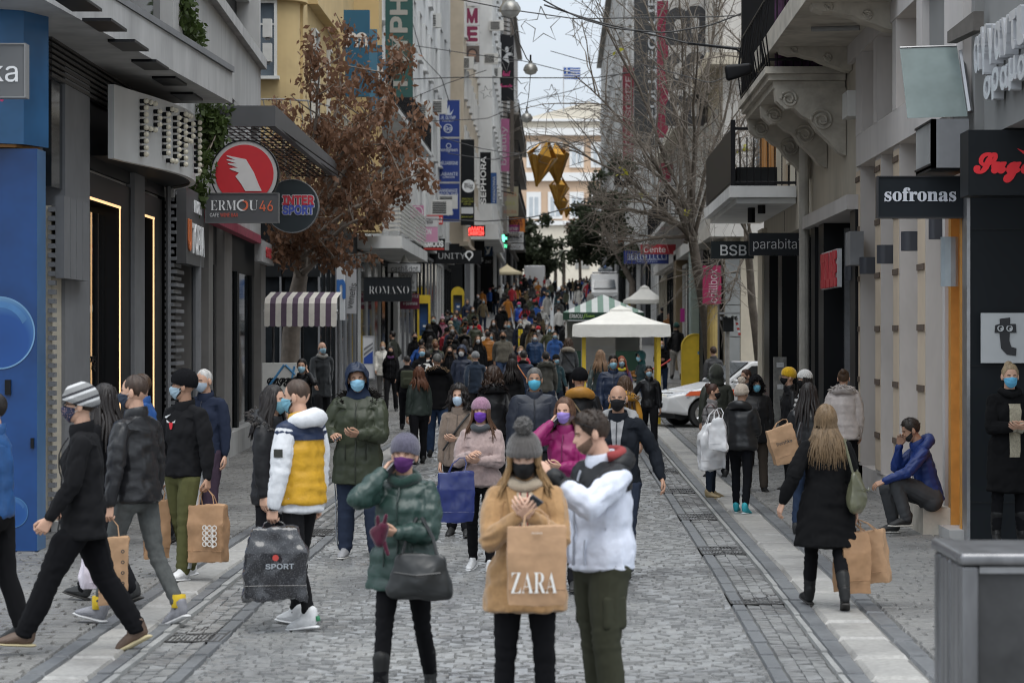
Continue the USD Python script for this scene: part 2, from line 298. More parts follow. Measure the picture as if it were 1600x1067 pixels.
def person(label, px=None, d=None, H=1.7, face=180, feet=None, x=None, top=None, group=None, lod=1, legs='stand', arms=('down', 'down'), lean=0.0, head=(0, 0, 0), build=1.0, skin=SKIN, z=None,
           coat=((.02, .02, .025), 'puffer'), length=0.0, quilt=0.0, fit=1.0, flare=1.0, trousers=((.015, .015, .018), 'denim'), shoes=((.02, .02, .02), None), boots=False, slim=False,
           hair=((.02, .013, .01), 'short'), hat=None, mask=(.35, .5, .62), hood=None, scarf=None, vest=None, extra=None, gloves=None, curl=0.5, female=False, cuffs=None, zipper=True, beard=None, strap=None, seed=None, pack=None, stripes=None):
    """px, d (or feet: the picture row of the feet, or top: the row of the top of the head): where; face: 0 = seen from behind, 90 = facing left, 180 = facing us; lod 2 = near, 0 = far"""
    if lod: build *= 1.09
    if d is None and feet is not None: d = d_feet(feet)
    if d is None:
        lo, hi = 8.0, 330.0                                     # bisect on the row of the head's top
        for _ in range(50):
            m_ = (lo + hi) / 2
            lo, hi = (m_, hi) if VY + (CAMZ - float(G(m_)) - H) * FP / m_ > top else (lo, m_)
        d = lo
    elif top is not None: H = Z(top, d) - (float(G(d)) if z is None else z)
    if x is None: x = X(px, d)
    rng = np.random.default_rng(abs(hash((round(x, 3), round(d, 3)))) % 2**31 if seed is None else seed)
    s = H / 1.75 / (1.025 if hat else 1.0); P = Person()
    gz = float(G(d)) if z is None else z
    root = thing('person', label, 'person', (x, d, gz), face, group)
    sd = int(rng.integers(1, 10**6))
    # --- skeleton (height 1.75)
    hipw = .088 if female else .092; shw = (.152 if female else .174) * (.5 + .5 * build)
    lg = LEGS[legs]; J = {}; low = 9
    for side, (a, k, p, o) in zip((-1, 1), lg):
        a_, k_, o_ = math.radians(a), math.radians(k), math.radians(o)
        hip = np.array([side * hipw, 0, .92]); kn = hip + .44 * np.array([side * math.sin(o_), math.sin(a_) * math.cos(o_), -math.cos(a_) * math.cos(o_)])
        an = kn + .40 * np.array([side * math.sin(o_) * .6, math.sin(a_ - k_), -math.cos(a_ - k_)])
        pr = math.radians(p); fy = np.array([side * .12, math.cos(pr), math.sin(pr)]); fy /= np.linalg.norm(fy); fz = np.cross(np.array([1.0, 0, 0]), fy)
        heel = an - fy * .055 - fz * .07; toe = an + fy * .185 - fz * .07
        J[side] = (hip, kn, an, fy, fz); low = min(low, heel[2], toe[2], (an + fy * .10 - fz * .085)[2])
    off = np.array([0, 0, -low]) if legs != 'sit' else np.array([0, 0, -low])
    J = {k: (h + off, n_ + off, a + off, fy, fz) for k, (h, n_, a, fy, fz) in J.items()}
    pel = np.array([0, 0, .95]) + off
    T = rotx(-math.radians(lean)); up = lambda p: pel + T @ (np.asarray(p, float) - (0, 0, .95))
    chest, waist, neck = up((0, .0, 1.28)), up((0, 0, 1.06)), up((0, -.005, 1.475))
    A = {}
    for side, ps in zip((-1, 1), arms):
        w, hint = HPOSE[ps] if isinstance(ps, str) else ps
        S = up((side * shw, 0, 1.392)); wr = S + np.array([w[0] * side, w[1], w[2]]) * 1.0
        el, wr = ik(S, wr, np.array([hint[0] * side, hint[1], hint[2]], float), .285, .255)
        A[side] = (S, el, wr)
    HR = rotz(math.radians(head[0])) @ rotx(math.radians(head[1])) @ roty(math.radians(head[2])); HC = neck + T @ np.array([0, .022, .0]) + (T @ HR) @ np.array([0, .012, .148])
    hm = lambda v: np.asarray(v) @ (T @ HR).T + HC          # head space to body space
    L = (.085, .045, .022)[lod]; nseg = (6, 8, 12)[lod]
    Sc = lambda t: trimesh.Trimesh(np.asarray(t.vertices) * s, t.faces, process=False)
    def put(name, t, m, smooth=True, lb=None, parent=root):
        if isinstance(t, MB): t = t.mesh()
        return part(parent, name, Sc(t), m, smooth, lb)
    # --- body: one continuous mesh
    ms = chain([neck - (0, 0, .03), neck + (0, .01, .03), HC + T @ HR @ np.array([0, -.015, -.05])], [.06, .055, .052], nseg)
    ms += [Manifold.batch_hull([ball(pel, (.115, .08, .08), nseg), ball(waist, (.105, .075, .08), nseg)]), Manifold.batch_hull([ball(waist, (.105, .075, .08), nseg), ball(chest, (.11, .08, .08), nseg)]), Manifold.batch_hull([ball(chest, (.11, .08, .08), nseg), ball(neck - (0, 0, .06), .05, nseg), ball(A[-1][0] + (.03, 0, -.035), .03, nseg), ball(A[1][0] + (-.03, 0, -.035), .03, nseg)])]
    for side in (-1, 1):
        S, el, wr = A[side]; ms += chain([S + (-side * .02, 0, -.02), el, wr], [.032, .034, .026], nseg)
        hip, kn, an, fy, fz = J[side]; ms += chain([hip + (-side * .02, 0, -.03), (hip + kn) / 2, kn, (kn + an) / 2, an, an + fy * .12 - fz * .05], [.05, .05, .038, .034, .028, .026], nseg)
    body = smoothed(fuse(ms), L * 1.2, 3 if lod else 0)
    parts_ = [Manifold(manifold3d.Mesh(np.asarray(body.vertices, np.float32), np.asarray(body.faces, np.uint32)))]
    ic = trimesh.creation.icosphere((2, 3, 4)[lod]); hv = ic.vertices / np.linalg.norm(ic.vertices, axis=1, keepdims=True)
    parts_.append(Manifold(manifold3d.Mesh(np.asarray(hm(hv * head_R(hv)[:, None]), np.float32), np.asarray(ic.faces, np.uint32))))
    for side in (-1, 1):
        if lod: parts_.append(Manifold(manifold3d.Mesh(np.asarray(hm(ic.vertices * (.011, .019, .033) @ rotz(side * .35).T + (side * .078, -.012, -.006)), np.float32), np.asarray(ic.faces, np.uint32))))
        S, el, wr = A[side]; fd = wr - el; ps = arms[(side + 1) // 2]
        fd = fd / np.linalg.norm(fd); inw = np.array([-side * 1.0, .25, 0]) if abs(fd[2]) > .6 and ps != 'phone' else np.array([-side * .45, -.2, -.8])
        if ps == 'phone': inw = np.array([-side * 1.0, -.35, .1]); fd = fd + np.array([-side * .1, -.5, .3])
        if ps in ('text', 'hold', 'texthi'): inw = np.array([-side * .4, -.5, .75])
        R = frame(fd, -inw); hd = hand(lod, curl if np.ndim(curl) == 0 else curl[(side + 1) // 2])
        M4 = np.hstack([R @ np.diag([-side * (-1.0 if side > 0 else -1.0) if side < 0 else 1.0, 1, 1]), (wr)[:, None]])
        if side < 0: M4[:, 0] = -R[:, 0]
        parts_.append(hd.transform(M4))
        A[side] = (S, el, wr, R, wr + R[:, 1] * .09 - R[:, 2] * .02)
        if gloves is not None: put('glove', smoothed(hd.transform(M4), .012, 2), cloth(gloves, 'wool'), 40)
    bm = fuse(parts_).to_mesh(); bt = trimesh.Trimesh(bm.vert_properties[:, :3], bm.tri_verts, process=False)
    put('body', bt, skin, 50)
    # --- trousers
    tr, tk = trousers; w = (.82 if slim else 1.0) * (1.12 if not female and not slim else 1.0) * (.6 + .4 * build)
    ms = [Manifold.batch_hull([ball(pel + (0, -.005, .06), (.132 * w + .01, .095, .05), nseg), ball(J[-1][0] + (-.01, 0, -.05), .098 * w, nseg), ball(J[1][0] + (.01, 0, -.05), .098 * w, nseg)])]
    for side in (-1, 1):
        hip, kn, an, fy, fz = J[side]; m_ = (hip + kn) / 2
        ms += chain([hip + (side * .005, 0, -.02), m_ + (0, .006, 0), kn, (kn + an) / 2 + (0, -.008, 0), an + (0, 0, .012)], [.096 * w, .086 * w, .066 * w, .064 * w, (.049 if slim else .064) * (w if slim else 1)], nseg)
    t = smoothed(fuse(ms), L, 5 if lod else 1)
    if lod:
        v, n = np.array(t.vertices), normals(t); f = np.zeros(len(v))
        for side in (-1, 1):
            hip, kn, an, _, _ = J[side]
            for a, b, c in ((hip, kn, kn), (kn, an, an)):
                dd, ss = seg_s(v, a, b); k = np.exp(-(np.linalg.norm(v - c, axis=1) / .16) ** 2)
                f += k * (dd < .14) * (np.sin(ss * 95 + 9 * meshkit.noise(v * 9 + sd % 91, 3)) * .0055)
        t = trimesh.Trimesh(v + n * (f + .012 * (meshkit.fbm(v * np.array([9, 9, 5]) + sd % 977, 3) - .5))[:, None], t.faces, process=False)
    hz = up((0, 0, .875 - length))[2]; v = np.array(t.vertices); k = 1 - np.clip((v[:, 2] - hz - .02) / .07, 0, 1) * (.26 if legs != 'sit' else 0); v[:, :2] = pel[:2] * (1 - k[:, None]) + v[:, :2] * k[:, None]; t = trimesh.Trimesh(v, t.faces, process=False)
    tp = put('trousers', t, cloth(tr, tk))
    if stripes is not None:
        for side in (-1, 1):
            hip, kn, an, _, _ = J[side]; m = MB(); c = [hip + (side * .105 * w, 0, 0), (hip + kn) / 2 + (side * .094 * w, 0, 0), kn + (side * .076 * w, 0, 0), (kn + an) / 2 + (side * .072 * w, -.005, 0), an + (side * .07, 0, .02)]
            m.grid(np.array([[p + (0, -.022, 0), p + (side * .008, 0, 0), p + (0, .022, 0)] for p in c])); put('side_stripe', m, cloth(stripes, 'cotton'), parent=tp)
    # --- shoes
    for side in (-1, 1):
        hip, kn, an, fy, fz = J[side]; sc, sole = shoes; R = np.stack([np.cross(fy, fz), fy, fz], 1)
        q = lambda *p: an + R @ np.array(p)
        up_ = [Manifold.batch_hull([ball(q(0, -.03, -.035), .036, nseg), ball(q(0, .02, -.045), .038, nseg), ball(q(0, -.03, .03 if not boots else .05), .044 if not boots else .048, nseg), ball(q(0, .035, -.005), .034, nseg)]), Manifold.batch_hull([ball(q(0, .0, -.025), .042, nseg), ball(q(0, .07, -.03), .032, nseg), ball(q(side * .005, .12, -.055), (.040, .05, .024), nseg), ball(q(0, .155, -.06), (.032, .03, .018), nseg)])]
        if boots: up_ += chain([q(0, -.01, .0), q(0, -.012, .10), kn * .38 + an * .62 + (0, 0, .04)], [.048, .052, .060], nseg)
        sh = put('shoe' if not boots else 'boot', smoothed(fuse(up_), L * .7, 3 if lod else 0), mat([q * (.5 if boots else 1) for q in sc], .5 if boots else .6, .2, 18, .001, 120, spec=.25 if boots else .5))
        so = Manifold.batch_hull([ball(q(0, -.045, -.078), (.036, .034, .012), nseg), ball(q(side * .004, .115, -.078), (.045, .045, .010), nseg), ball(q(0, .17, -.076), (.033, .03, .010), nseg)])
        put('sole', smoothed(so, L, 0), mat(sole if sole is not None else (.02, .018, .016), .7, .1, 20), 40, parent=sh)
        if lod == 2 and not boots:
            m = MB()
            for k in range(4): m.tube([q(-.022, .03 + k * .022, -.008 - k * .009), q(0, .038 + k * .022, .001 - k * .009), q(.022, .03 + k * .022, -.008 - k * .009)], .0032, 5)
            put('laces', m, mat([min(1, c * 1.6 + .08) for c in sc], .9, 0), parent=sh)
    # --- coat
    cc, ck = coat; b = build * fit; puff = .02 if quilt else .0
    hem = .875 - length; kx = 1.0 + length * .12
    rings = []
    def ring(zz, rx, ry, y=0, rz=.05): rings.append(ball(up((0, y, zz)), ((rx + puff) * b, (ry + puff) * b, rz), nseg))
    if length > .05: ring(hem, .178 * flare * kx, .132 * flare * kx, 0, .02)
    ring(.875, .172 * (1 + (flare - 1) * .4) + (.008 if female else 0), .130, 0, .03); ring(.97, .168 + (.008 if female else 0), .128); ring(1.08, .150 if not female else .140, .116); ring(1.27, .160 if not female else .150, .120 if not female else .127, .006); ring(1.36, .138, .098, -.005)
    tors = [Manifold.batch_hull([p, q_]) for p, q_ in zip(rings, rings[1:])]
    sw = 1.0 + puff * 9
    sl = {}
    vest_col = vest
    tors.append(Manifold.batch_hull([rings[-1], ball(A[-1][0] + (.012, 0, -.012), .056 * sw * b, nseg), ball(A[1][0] + (-.012, 0, -.012), .056 * sw * b, nseg), ball(neck + (0, 0, -.015), (.072, .07, .03), nseg)]))
    arm = []
    for side in (-1, 1):
        S, el, wr = A[side][:3]
        arm += chain([S + (-side * .012, 0, -.012), (S + el) / 2, el, (el + wr) / 2, wr - (wr - el) * .06], [.058 * sw * b, .062 * sw * b, .056 * sw * b, .051 * sw * b, .044 * sw], nseg)
    def dress(mans, amp=1.0, q_=quilt):
        t = smoothed(fuse(mans), L, 4 if lod else 1)
        v, n = np.array(t.vertices), normals(t); f = np.zeros(len(v))
        if lod:
            bones = [(up((0, 0, .5)), neck, .16)] + [(A[k][0], A[k][1], .065) for k in (-1, 1)] + [(A[k][1], A[k][2], .055) for k in (-1, 1)]
            D = np.stack([(lambda a: a[0] - r)(seg_s(v, a_, b_)) for a_, b_, r in bones]); w_ = D.argmin(0)
            ss = np.stack([seg_s(v, a_, b_)[1] for a_, b_, r in bones])[w_, np.arange(len(v))]
            if q_: f += .014 * (np.sqrt(np.abs(np.sin(np.pi * ss / q_))) - .8)
            f += amp * .016 * (meshkit.fbm(v * np.array([11, 11, 7.0]) + sd % 977, 3) - .5)
            for k in (-1, 1):
                e = A[k][1]; kk = np.exp(-(np.linalg.norm(v - e, axis=1) / .11) ** 2)
                f += kk * np.sin(seg_s(v, A[k][0], A[k][1])[1] * 120 + 8 * meshkit.noise(v * 10, sd % 50)) * (.006 if not q_ else .003)
            rn = meshkit.noise(v * np.array([5.5, 5.5, 9.0]) + (v[:, [0]] + v[:, [1]]) * 5 + sd % 61, 9); f -= amp * .012 * (1 - np.abs(2 * rn - 1)) ** 5
            if not q_: f += (w_ == 0) * .005 * np.sin((v[:, 2] + .35 * np.abs(v[:, 0])) * 42 + 10 * meshkit.noise(v * 5 + sd % 37, 5))
        return trimesh.Trimesh(v + n * f[:, None], t.faces, process=False)
    if vest is None: ct = dress(tors + arm)
    else:
        put('hoodie', dress(arm + [Manifold.batch_hull([rings[0], rings[1]]).scale((.93, .93, 1)).translate((0, 0, -.05))] , .8, 0), cloth(cc, ck)); ct = dress(tors)
    cp = put('coat' if length > .12 else ('vest' if vest is not None else 'jacket'), ct, cloth(*(vest if vest is not None else (cc, ck))))
    P.__dict__.update(root=root, put=put, A=A, J=J, up=up, hm=hm, neck=neck, coat=ct, s=s, d=d, x=x, cp=cp, gz=gz, pel=pel, HC=HC, face=math.radians(face), lod=lod, L=L, nseg=nseg, rng=rng, b=b)
    cv = np.array(ct.vertices); am = np.min([seg_s(cv, A[k][i], A[k][i + 1])[0] for k in (-1, 1) for i in (0, 1)], 0) > .075 * sw; fv = cv[am] if am.sum() > 60 else cv
    def front(x0, z0, z1, n=14, back=False, o=.004):
        "points down the coat's front (or back) at the body-space x0"
        out = []
        for zz in np.linspace(z0, z1, n):
            w_ = (fv[:, 0] - x0) ** 2 + (fv[:, 2] - zz) ** 2; k = np.argsort(w_)[:50]; k = k[w_[k] < max(.002, w_[k[5]])]; y = fv[k, 1]; k = k[(y < np.median(fv[:, 1])) == back] if ((y < np.median(fv[:, 1])) == back).any() else k
            y = fv[k, 1]; out.append((x0, (y.min() - o) if back else (y.max() + o), zz))
        return out
    P.front = front
    def patch(name, planes, m_, off=.006):
        t_ = trimesh.Trimesh(cv + normals(ct) * off, ct.faces, process=False)
        for n_, c_ in planes: t_ = trimesh.intersections.slice_mesh_plane(t_, np.array(n_, float), np.array(n_, float) * c_ / (np.array(n_, float) @ np.array(n_, float)))
        if len(t_.faces): put(name, t_, m_, 40, parent=cp)
    P.patch = patch
    def badge(shape, x0, z0, m_, back=False, name='emblem'):
        y = front(x0, z0, z0, 1, back)[0][1]; sg = -1 if back else 1; q = MB().ext(shapely.affinity.scale(shape, -sg, 1, origin=(0, 0)), 0, .004).map(lambda w: w * (1, 1, 1) + np.array([x0, y + sg * .002 - .002, z0])); put(name, q, m_, False, parent=cp)
    P.badge = badge
    P.world = lambda p: rotz(math.radians(face)) @ (np.asarray(p, float) * s) + np.array([x, d, gz])
    if zipper and lod:
        m = MB(); m.tube(front(.0, neck[2] - .06, up((0, 0, hem))[2] + .02, 18), .005 if not quilt else .007, 5); put('zip', m, mat([c * .5 for c in cc], .4, 0), parent=cp)
        if length <= .3:
            for k in (-1, 1):
                m = MB(); z0 = up((0, 0, 1.02))[2]; m.tube(front(k * .095, z0 + .02, z0 - .12, 6), .006, 5); put('pocket', m, cloth([c * .7 for c in cc], ck), parent=cp)
    # collar
    if hood is None or hood[1] != 'up':
        m = MB(); g = np.linspace(0, 2 * np.pi, 17 if lod else 9)
        cr = [(r_, zz) for r_, zz in ((.082, -.045), (.09, .0), (.082, .038), (.070, .03), (.066, -.03))]
        m.grid(np.array([[up(np.array([0, 0, 1.475])) + T @ np.array([r_ * math.cos(a), r_ * .95 * math.sin(a) + .008, zz - .018 * math.sin(a)]) for a in g] for r_, zz in cr])); put('collar', m, cloth(*(vest if vest is not None else coat)), parent=cp)
    if cuffs is not None:
        for k in (-1, 1):
            S, el, wr = A[k][:3]; m = MB(); u = (wr - el) / np.linalg.norm(wr - el); m.tube([wr - u * .05, wr - u * .03, wr + u * .012], [.045, .048, .038], 12); put('cuff', m, cloth(cuffs, 'knit'), parent=cp)
    if hood is not None:
        hc, how = hood[:2]; fur = hood[2] if len(hood) > 2 else None
        if how == 'up':
            fn = lambda A_, E_, t_: .026 + .016 * (t_ < .12) + .02 * np.clip(-np.cos(np.radians(A_)), 0, 1) * (1 - t_) + .022 * (meshkit.noise(np.stack([A_ / 22, E_ / 15, A_ * 0], -1), sd % 19) - .5)
            m = cap_shell(lerp_az(34, -38, -60), .012, .012, 40 if lod else 16, 12 if lod else 6, 90, fn).map(hm)
            put('hood', m, cloth(hc, ck if fur is None else 'wool'), parent=cp)
            ms = [Manifold.batch_hull([ball(hm((0, -.05, -.07)), (.085, .06, .06), nseg), ball(neck - (0, .01, .02), (.12, .095, .05), nseg)])]
            put('hood_base', smoothed(fuse(ms), L, 3), cloth(hc, 'cotton'), parent=cp)
        else:
            g = np.linspace(-2.5, 2.5, 26 if lod else 11); m = MB(); pts = np.array([up((.125 * math.sin(a), -.035 - .085 * math.cos(a), 1.455 + .03 * math.cos(a) - .025 * abs(a) / 2.5)) for a in g])
            r_ = np.interp(np.abs(g), [0, 1.5, 2.5], [.062, .05, .03]); m.tube(pts, r_ * 1.05, 12 if lod else 6); tt = m.mesh(); v = np.array(tt.vertices)
            if lod: v = v + normals(tt) * (.03 * (meshkit.fbm(v * 14 + sd % 91, 3) - .5))[:, None]
            put('hood', trimesh.Trimesh(v, tt.faces, process=False), cloth(hc, ck), parent=cp)
        if fur is not None:
            tufts(P, fur, how)
    if scarf is not None:
        m = MB(); g = np.linspace(0, 2 * np.pi, 25)
        m.tube(np.array([up((.085 * math.cos(a), .082 * math.sin(a) + .012, 1.475 - .022 * math.sin(a) + .008 * math.sin(3 * a))) for a in g]), .034, 10); tt = m.mesh(); v = np.array(tt.vertices)
        put('scarf', trimesh.Trimesh(v + normals(tt) * (.022 * (meshkit.fbm(v * 24, 3) - .5))[:, None], tt.faces, process=False), cloth(scarf, 'wool'))
    # --- head: hair, hat, mask, eyes
    hc, hk = hair if hair is not None else (None, None)
    if hc is not None and not (hood is not None and hood[1] == 'up'):
        hmat = mat(hc, .5, .35, 30, .004, 160, spec=.35, stretch=(1, 1, .25))
        nz = lambda A_, E_, t_: .010 * (meshkit.noise(np.stack([A_ / 9, E_ / 30, A_ * 0 + sd % 11], -1), 1) - .5)
        low_ = {'short': lerp_az(46, -6, -30), 'buzz': lerp_az(50, -2, -26), 'bald': lambda a: 0, 'long': lerp_az(52, -12, -45), 'bun': lerp_az(50, 2, -30), 'curly': lerp_az(48, -35, -50)}[hk if hk in ('short', 'buzz', 'bald', 'long', 'bun', 'curly') else 'long']
        if hk == 'bald':
            A_, E_ = np.meshgrid(np.linspace(70, 290, 24), np.linspace(-28, 12, 6)); put('hair', shell(A_, E_, np.full(A_.shape, .006), .008).map(hm), hmat)
        else:
            m = cap_shell(low_, .014 if hk not in ('buzz', 'curly') else (.007 if hk == 'buzz' else .035), .012, 60 if lod == 2 else (36 if lod else 14), 14 if lod else 6, 90, (lambda A_, E_, t_: nz(A_, E_, t_) * (4 if hk == 'curly' else 1) - .010 * (1 - t_) ** 2 + (.02 * np.clip(np.cos(np.radians(A_)), 0, 1) * np.clip(t_ * 2 - .2, 0, 1) * (1 - t_) * (hk == 'short'))))
            m.map(hm)
            if hk == 'short' and lod == 2:
                for _ in range(420):
                    a, e = rng.uniform(-180, 180), 90 - 75 * rng.random() ** .8
                    if e < low_(a) + 4: continue
                    l_ = rng.uniform(.012, .028); p0 = hpt(a, e, .008); p1 = hpt(a + rng.normal(0, 5), e - 6, .010 + l_ * .6); m.tube(hm(np.array([p0, p1])), [.0035, .0008], 3)
            if hk in ('long', 'longback', 'curly'):
                nl = (9, 26, 260)[lod] if hk != 'curly' else (12, 60, 160)[lod]; ln = {'long': .26, 'longback': .34, 'curly': .10}[hk]; wd = (.030, .017, .0048)[lod]
                bl = ((cv[:, 1].min()) if hk else 0)
                for i in range(nl):
                    a = 55 + 250 * (i + rng.random()) / nl
                    e1 = rng.uniform(20, 60); q0, q1, q2 = hpt(a, e1, .012), hpt(a, 5, .016 + .008 * rng.random()), hpt(a, -32, .022 + .012 * rng.random())
                    pts = [hm(q0), hm(q1), hm(q2)]; sa, ca = math.sin(math.radians(a)), math.cos(math.radians(a)); ln_ = ln * rng.uniform(.75, 1.1); w_ = rng.normal(0, .012, 2)
                    base = pts[-1]; 
                    for k, tt_ in enumerate((.3, .6, 1.0)):
                        z_ = base[2] - ln_ * tt_; r_ = np.interp(z_, [neck[2] - .30, neck[2] - .07, neck[2] + .06], [.158, .150, .098]) + .01 * rng.random()
                        c_ = neck * [1, 1, 0]; pts.append(np.array([c_[0] + sa * r_ * (1.05 if z_ < neck[2] - .05 else 1) + w_[0] * k, c_[1] + ca * r_ * .98 + w_[1] * k * .5, z_]))
                    pts = np.array(pts)
                    if hk == 'curly':
                        pts[1:] += rng.normal(0, .03, (5, 3)); 
                    tt = np.linspace(0, 5, 14 if lod == 2 else 8); P_ = np.stack([np.interp(tt, range(6), pts[:, k]) for k in range(3)], 1); P_[1:-1] = (P_[:-2] + 2 * P_[1:-1] + P_[2:]) / 4
                    P_[:, 0] += .006 * np.sin(tt * 2.2 + a); m.tube(P_, np.interp(tt, [0, 1, 4, 5], [.6, 1.2, 1, .25]) * wd * rng.uniform(.8, 1.2), 5)
            if hk == 'bun': m.add(trimesh.creation.icosphere(2, .045), np.block([[np.eye(3), hm(np.array([0, -.09, .10]))[:, None]], [0, 0, 0, 1]]))
            put('hair', m, hmat)
    if beard is not None:
        A_, E_ = np.meshgrid(np.linspace(-82, 82, 30), np.linspace(-62, -30, 8)); E_ = E_ + 18 * (np.abs(A_) / 82) ** 2; put('beard', shell(A_, E_, .001 + .004 * meshkit.noise(np.stack([A_ / 4, E_ / 4, A_ * 0], -1)), .006).map(hm), mat(beard, .8, .4, 90, .003, 200))
    if hat is not None:
        hcol, hs = hat[:2]; e0 = lerp_az(20, 6, -8) if hs != 'capb' else lerp_az(24, 12, 2); na = 96 if lod == 2 else (48 if lod else 16)
        rib = lambda A_, E_, t_: .0022 * np.cos(np.radians(A_ * 26)) * (lod == 2) + .013 * np.sin(np.clip(t_, 0, 1) * np.pi) * 1.1 + .02 * t_ ** 3 + .008 * (t_ < .22) * (hs != 'smooth')
        hp = put('hat', cap_shell(e0, .017, .010, na, 16 if lod else 8, 90, rib).map(hm), cloth(hcol, 'knit') if hs != 'stripe' else hat[2])
        if hs == 'pom':
            tt = trimesh.creation.icosphere(4 if lod == 2 else 3, .052); v = np.array(tt.vertices); v = v * (1 + .35 * (meshkit.noise(v * 170, 3) - .5) + .2 * (meshkit.noise(v * 60, 4) - .5))[:, None]
            put('pompom', trimesh.Trimesh(hm(v + (0, -.01, .188)), tt.faces, process=False), cloth(hat[2] if len(hat) > 2 else hcol, 'fur'), False, parent=hp)
        if hs == 'fur':
            pass
    if mask is not None:
        mc = mask if not isinstance(mask, UsdShade.Material) else None
        na, ne = (31, 14) if lod == 2 else ((17, 8) if lod else (9, 5)); A_, t_ = np.meshgrid(np.linspace(-72, 72, na), np.linspace(0, 1, ne)); u_ = np.abs(A_) / 72
        lo = -66 + 30 * u_ ** 1.6; hi = -2 - 12 * u_ ** 1.5 + 3 * np.exp(-(A_ / 12) ** 2); E_ = lo + (hi - lo) * t_
        nose = .019 * np.exp(-(A_ / 22) ** 2) * np.exp(-((E_ + 12) / 16) ** 2)
        o = .006 + nose + (.0016 * np.sign(np.sin(t_ * 16)) * (u_ < .85) if lod == 2 else 0) + .004 * np.sin(np.pi * t_) * (1 - u_)
        mp = put('face_mask', shell(A_, E_, o, .004).map(hm), mask if mc is None else mat(mc, .85, .08, 60, .0008, 260, spec=.2))
        if lod == 2:
            m = MB()
            for k in (-1, 1):
                m = MB().tube(hm(np.array([hpt(k * 70, -12, .006), hpt(k * 84, -4, .006), hpt(k * 97, 4, .013), hpt(k * 100, -5, .013), hpt(k * 97, -14, .012), hpt(k * 84, -26, .006), hpt(k * 70, -32, .006)])), .0016, 5)
                put('ear_loop', m, mat((.6, .6, .6), .8, 0), parent=mp)
    if lod == 2 or lod == 1:
        for k in (-1, 1):
            c = hm(hpt(k * 21.5, 5, -.0085, True)); tt = trimesh.creation.icosphere(2, .0118)
            ep = put('eye', trimesh.Trimesh(tt.vertices + c, tt.faces), EYEW); dd = T @ HR @ np.array([0, 1, -.08])
            put('iris', trimesh.Trimesh(tt.vertices * .56 + c + dd * .0062, tt.faces), EYED, parent=ep)
            A_, E_ = np.meshgrid(np.linspace(10, 33, 8) * k * 1.0, [11.5, 15]); 
            E_ = E_ + 2.2 * np.sin(np.linspace(0, np.pi, 8))[None]; sh = shell(A_[:, ::k], E_[:, ::k], np.full(A_.shape, .0035), .004, True)
            put('eyebrow', sh.map(hm), mat(hc if hc is not None and max(hc) < .2 else (.03, .02, .015), .9, 0))
            if lod == 2:
                A_, E_ = np.meshgrid(np.linspace(13, 30, 8) * k * 1.0, [6.5, 9.5]); put('eyelid', shell(A_[:, ::k], E_[:, ::k], np.full(A_.shape, .0065), .004, True).map(hm), skin)
    if strap is not None:
        m = MB(); a = front(-.13, neck[2] - .04, neck[2] - .10, 2); pts = [(x_, y_, z_) for (x_, z_) in zip(np.linspace(-.13, .17, 12), np.linspace(neck[2] - .05, pel[2] + .05, 12)) for (_, y_, _) in [front(x_, z_, z_, 1, strap[1] == 'back', .008)[0]]]
        m.tube(pts, .012, 6); put('strap', m, mat(strap[0], .5, .1))
    if pack is not None:
        bx = pel[2] + .12; ms = [Manifold.batch_hull([ball(up((k * .11, -.20, zz)), (.045, .075, .05), nseg) for k in (-1, 1) for zz in (1.05, 1.36)]), Manifold.batch_hull([ball(up((k * .08, -.275, zz)), (.03, .03, .03), nseg) for k in (-1, 1) for zz in (1.08, 1.2)])]
        put('backpack', smoothed(fuse(ms), L, 3), cloth(pack, 'cotton'))
    if extra: extra(P)
    return P
def tufts(P, col, how):
    "fur trim of a hood: a ring of many small tufts"
    m, rng = MB(), P.rng; n = (60, 300, 1500)[P.lod]
    for i in range(n):
        if how == 'up':
            a = rng.uniform(-160, 160); e = float(np.interp(abs(a), [0, 35, 80, 160], [36, 34, -36, -60])) ; c = P.hm(hpt(a * .85, max(e, -58), .03)); o = P.hm(hpt(a * .85, max(e, -58), .09)) - c
        else:
            a = rng.uniform(-2.3, 2.3); c = P.up((.15 * math.sin(a), -.03 - .12 * math.cos(a), 1.46 + .05 * math.cos(a) - .03 * abs(a) / 2.3)); o = np.array([math.sin(a), -math.cos(a), .5]) * .05
        o = o / np.linalg.norm(o) + rng.normal(0, .55, 3); c = c + rng.normal(0, .014, 3); l = rng.uniform(.02, .036); r = (.02, .010, .0055)[P.lod]
        m.tube([c, c + o * l * .5, c + o * l + (0, 0, -.012)], [r, r * .8, r * .15], 4)
    P.put('fur_trim', m, cloth(col, 'fur'), False, parent=P.cp)
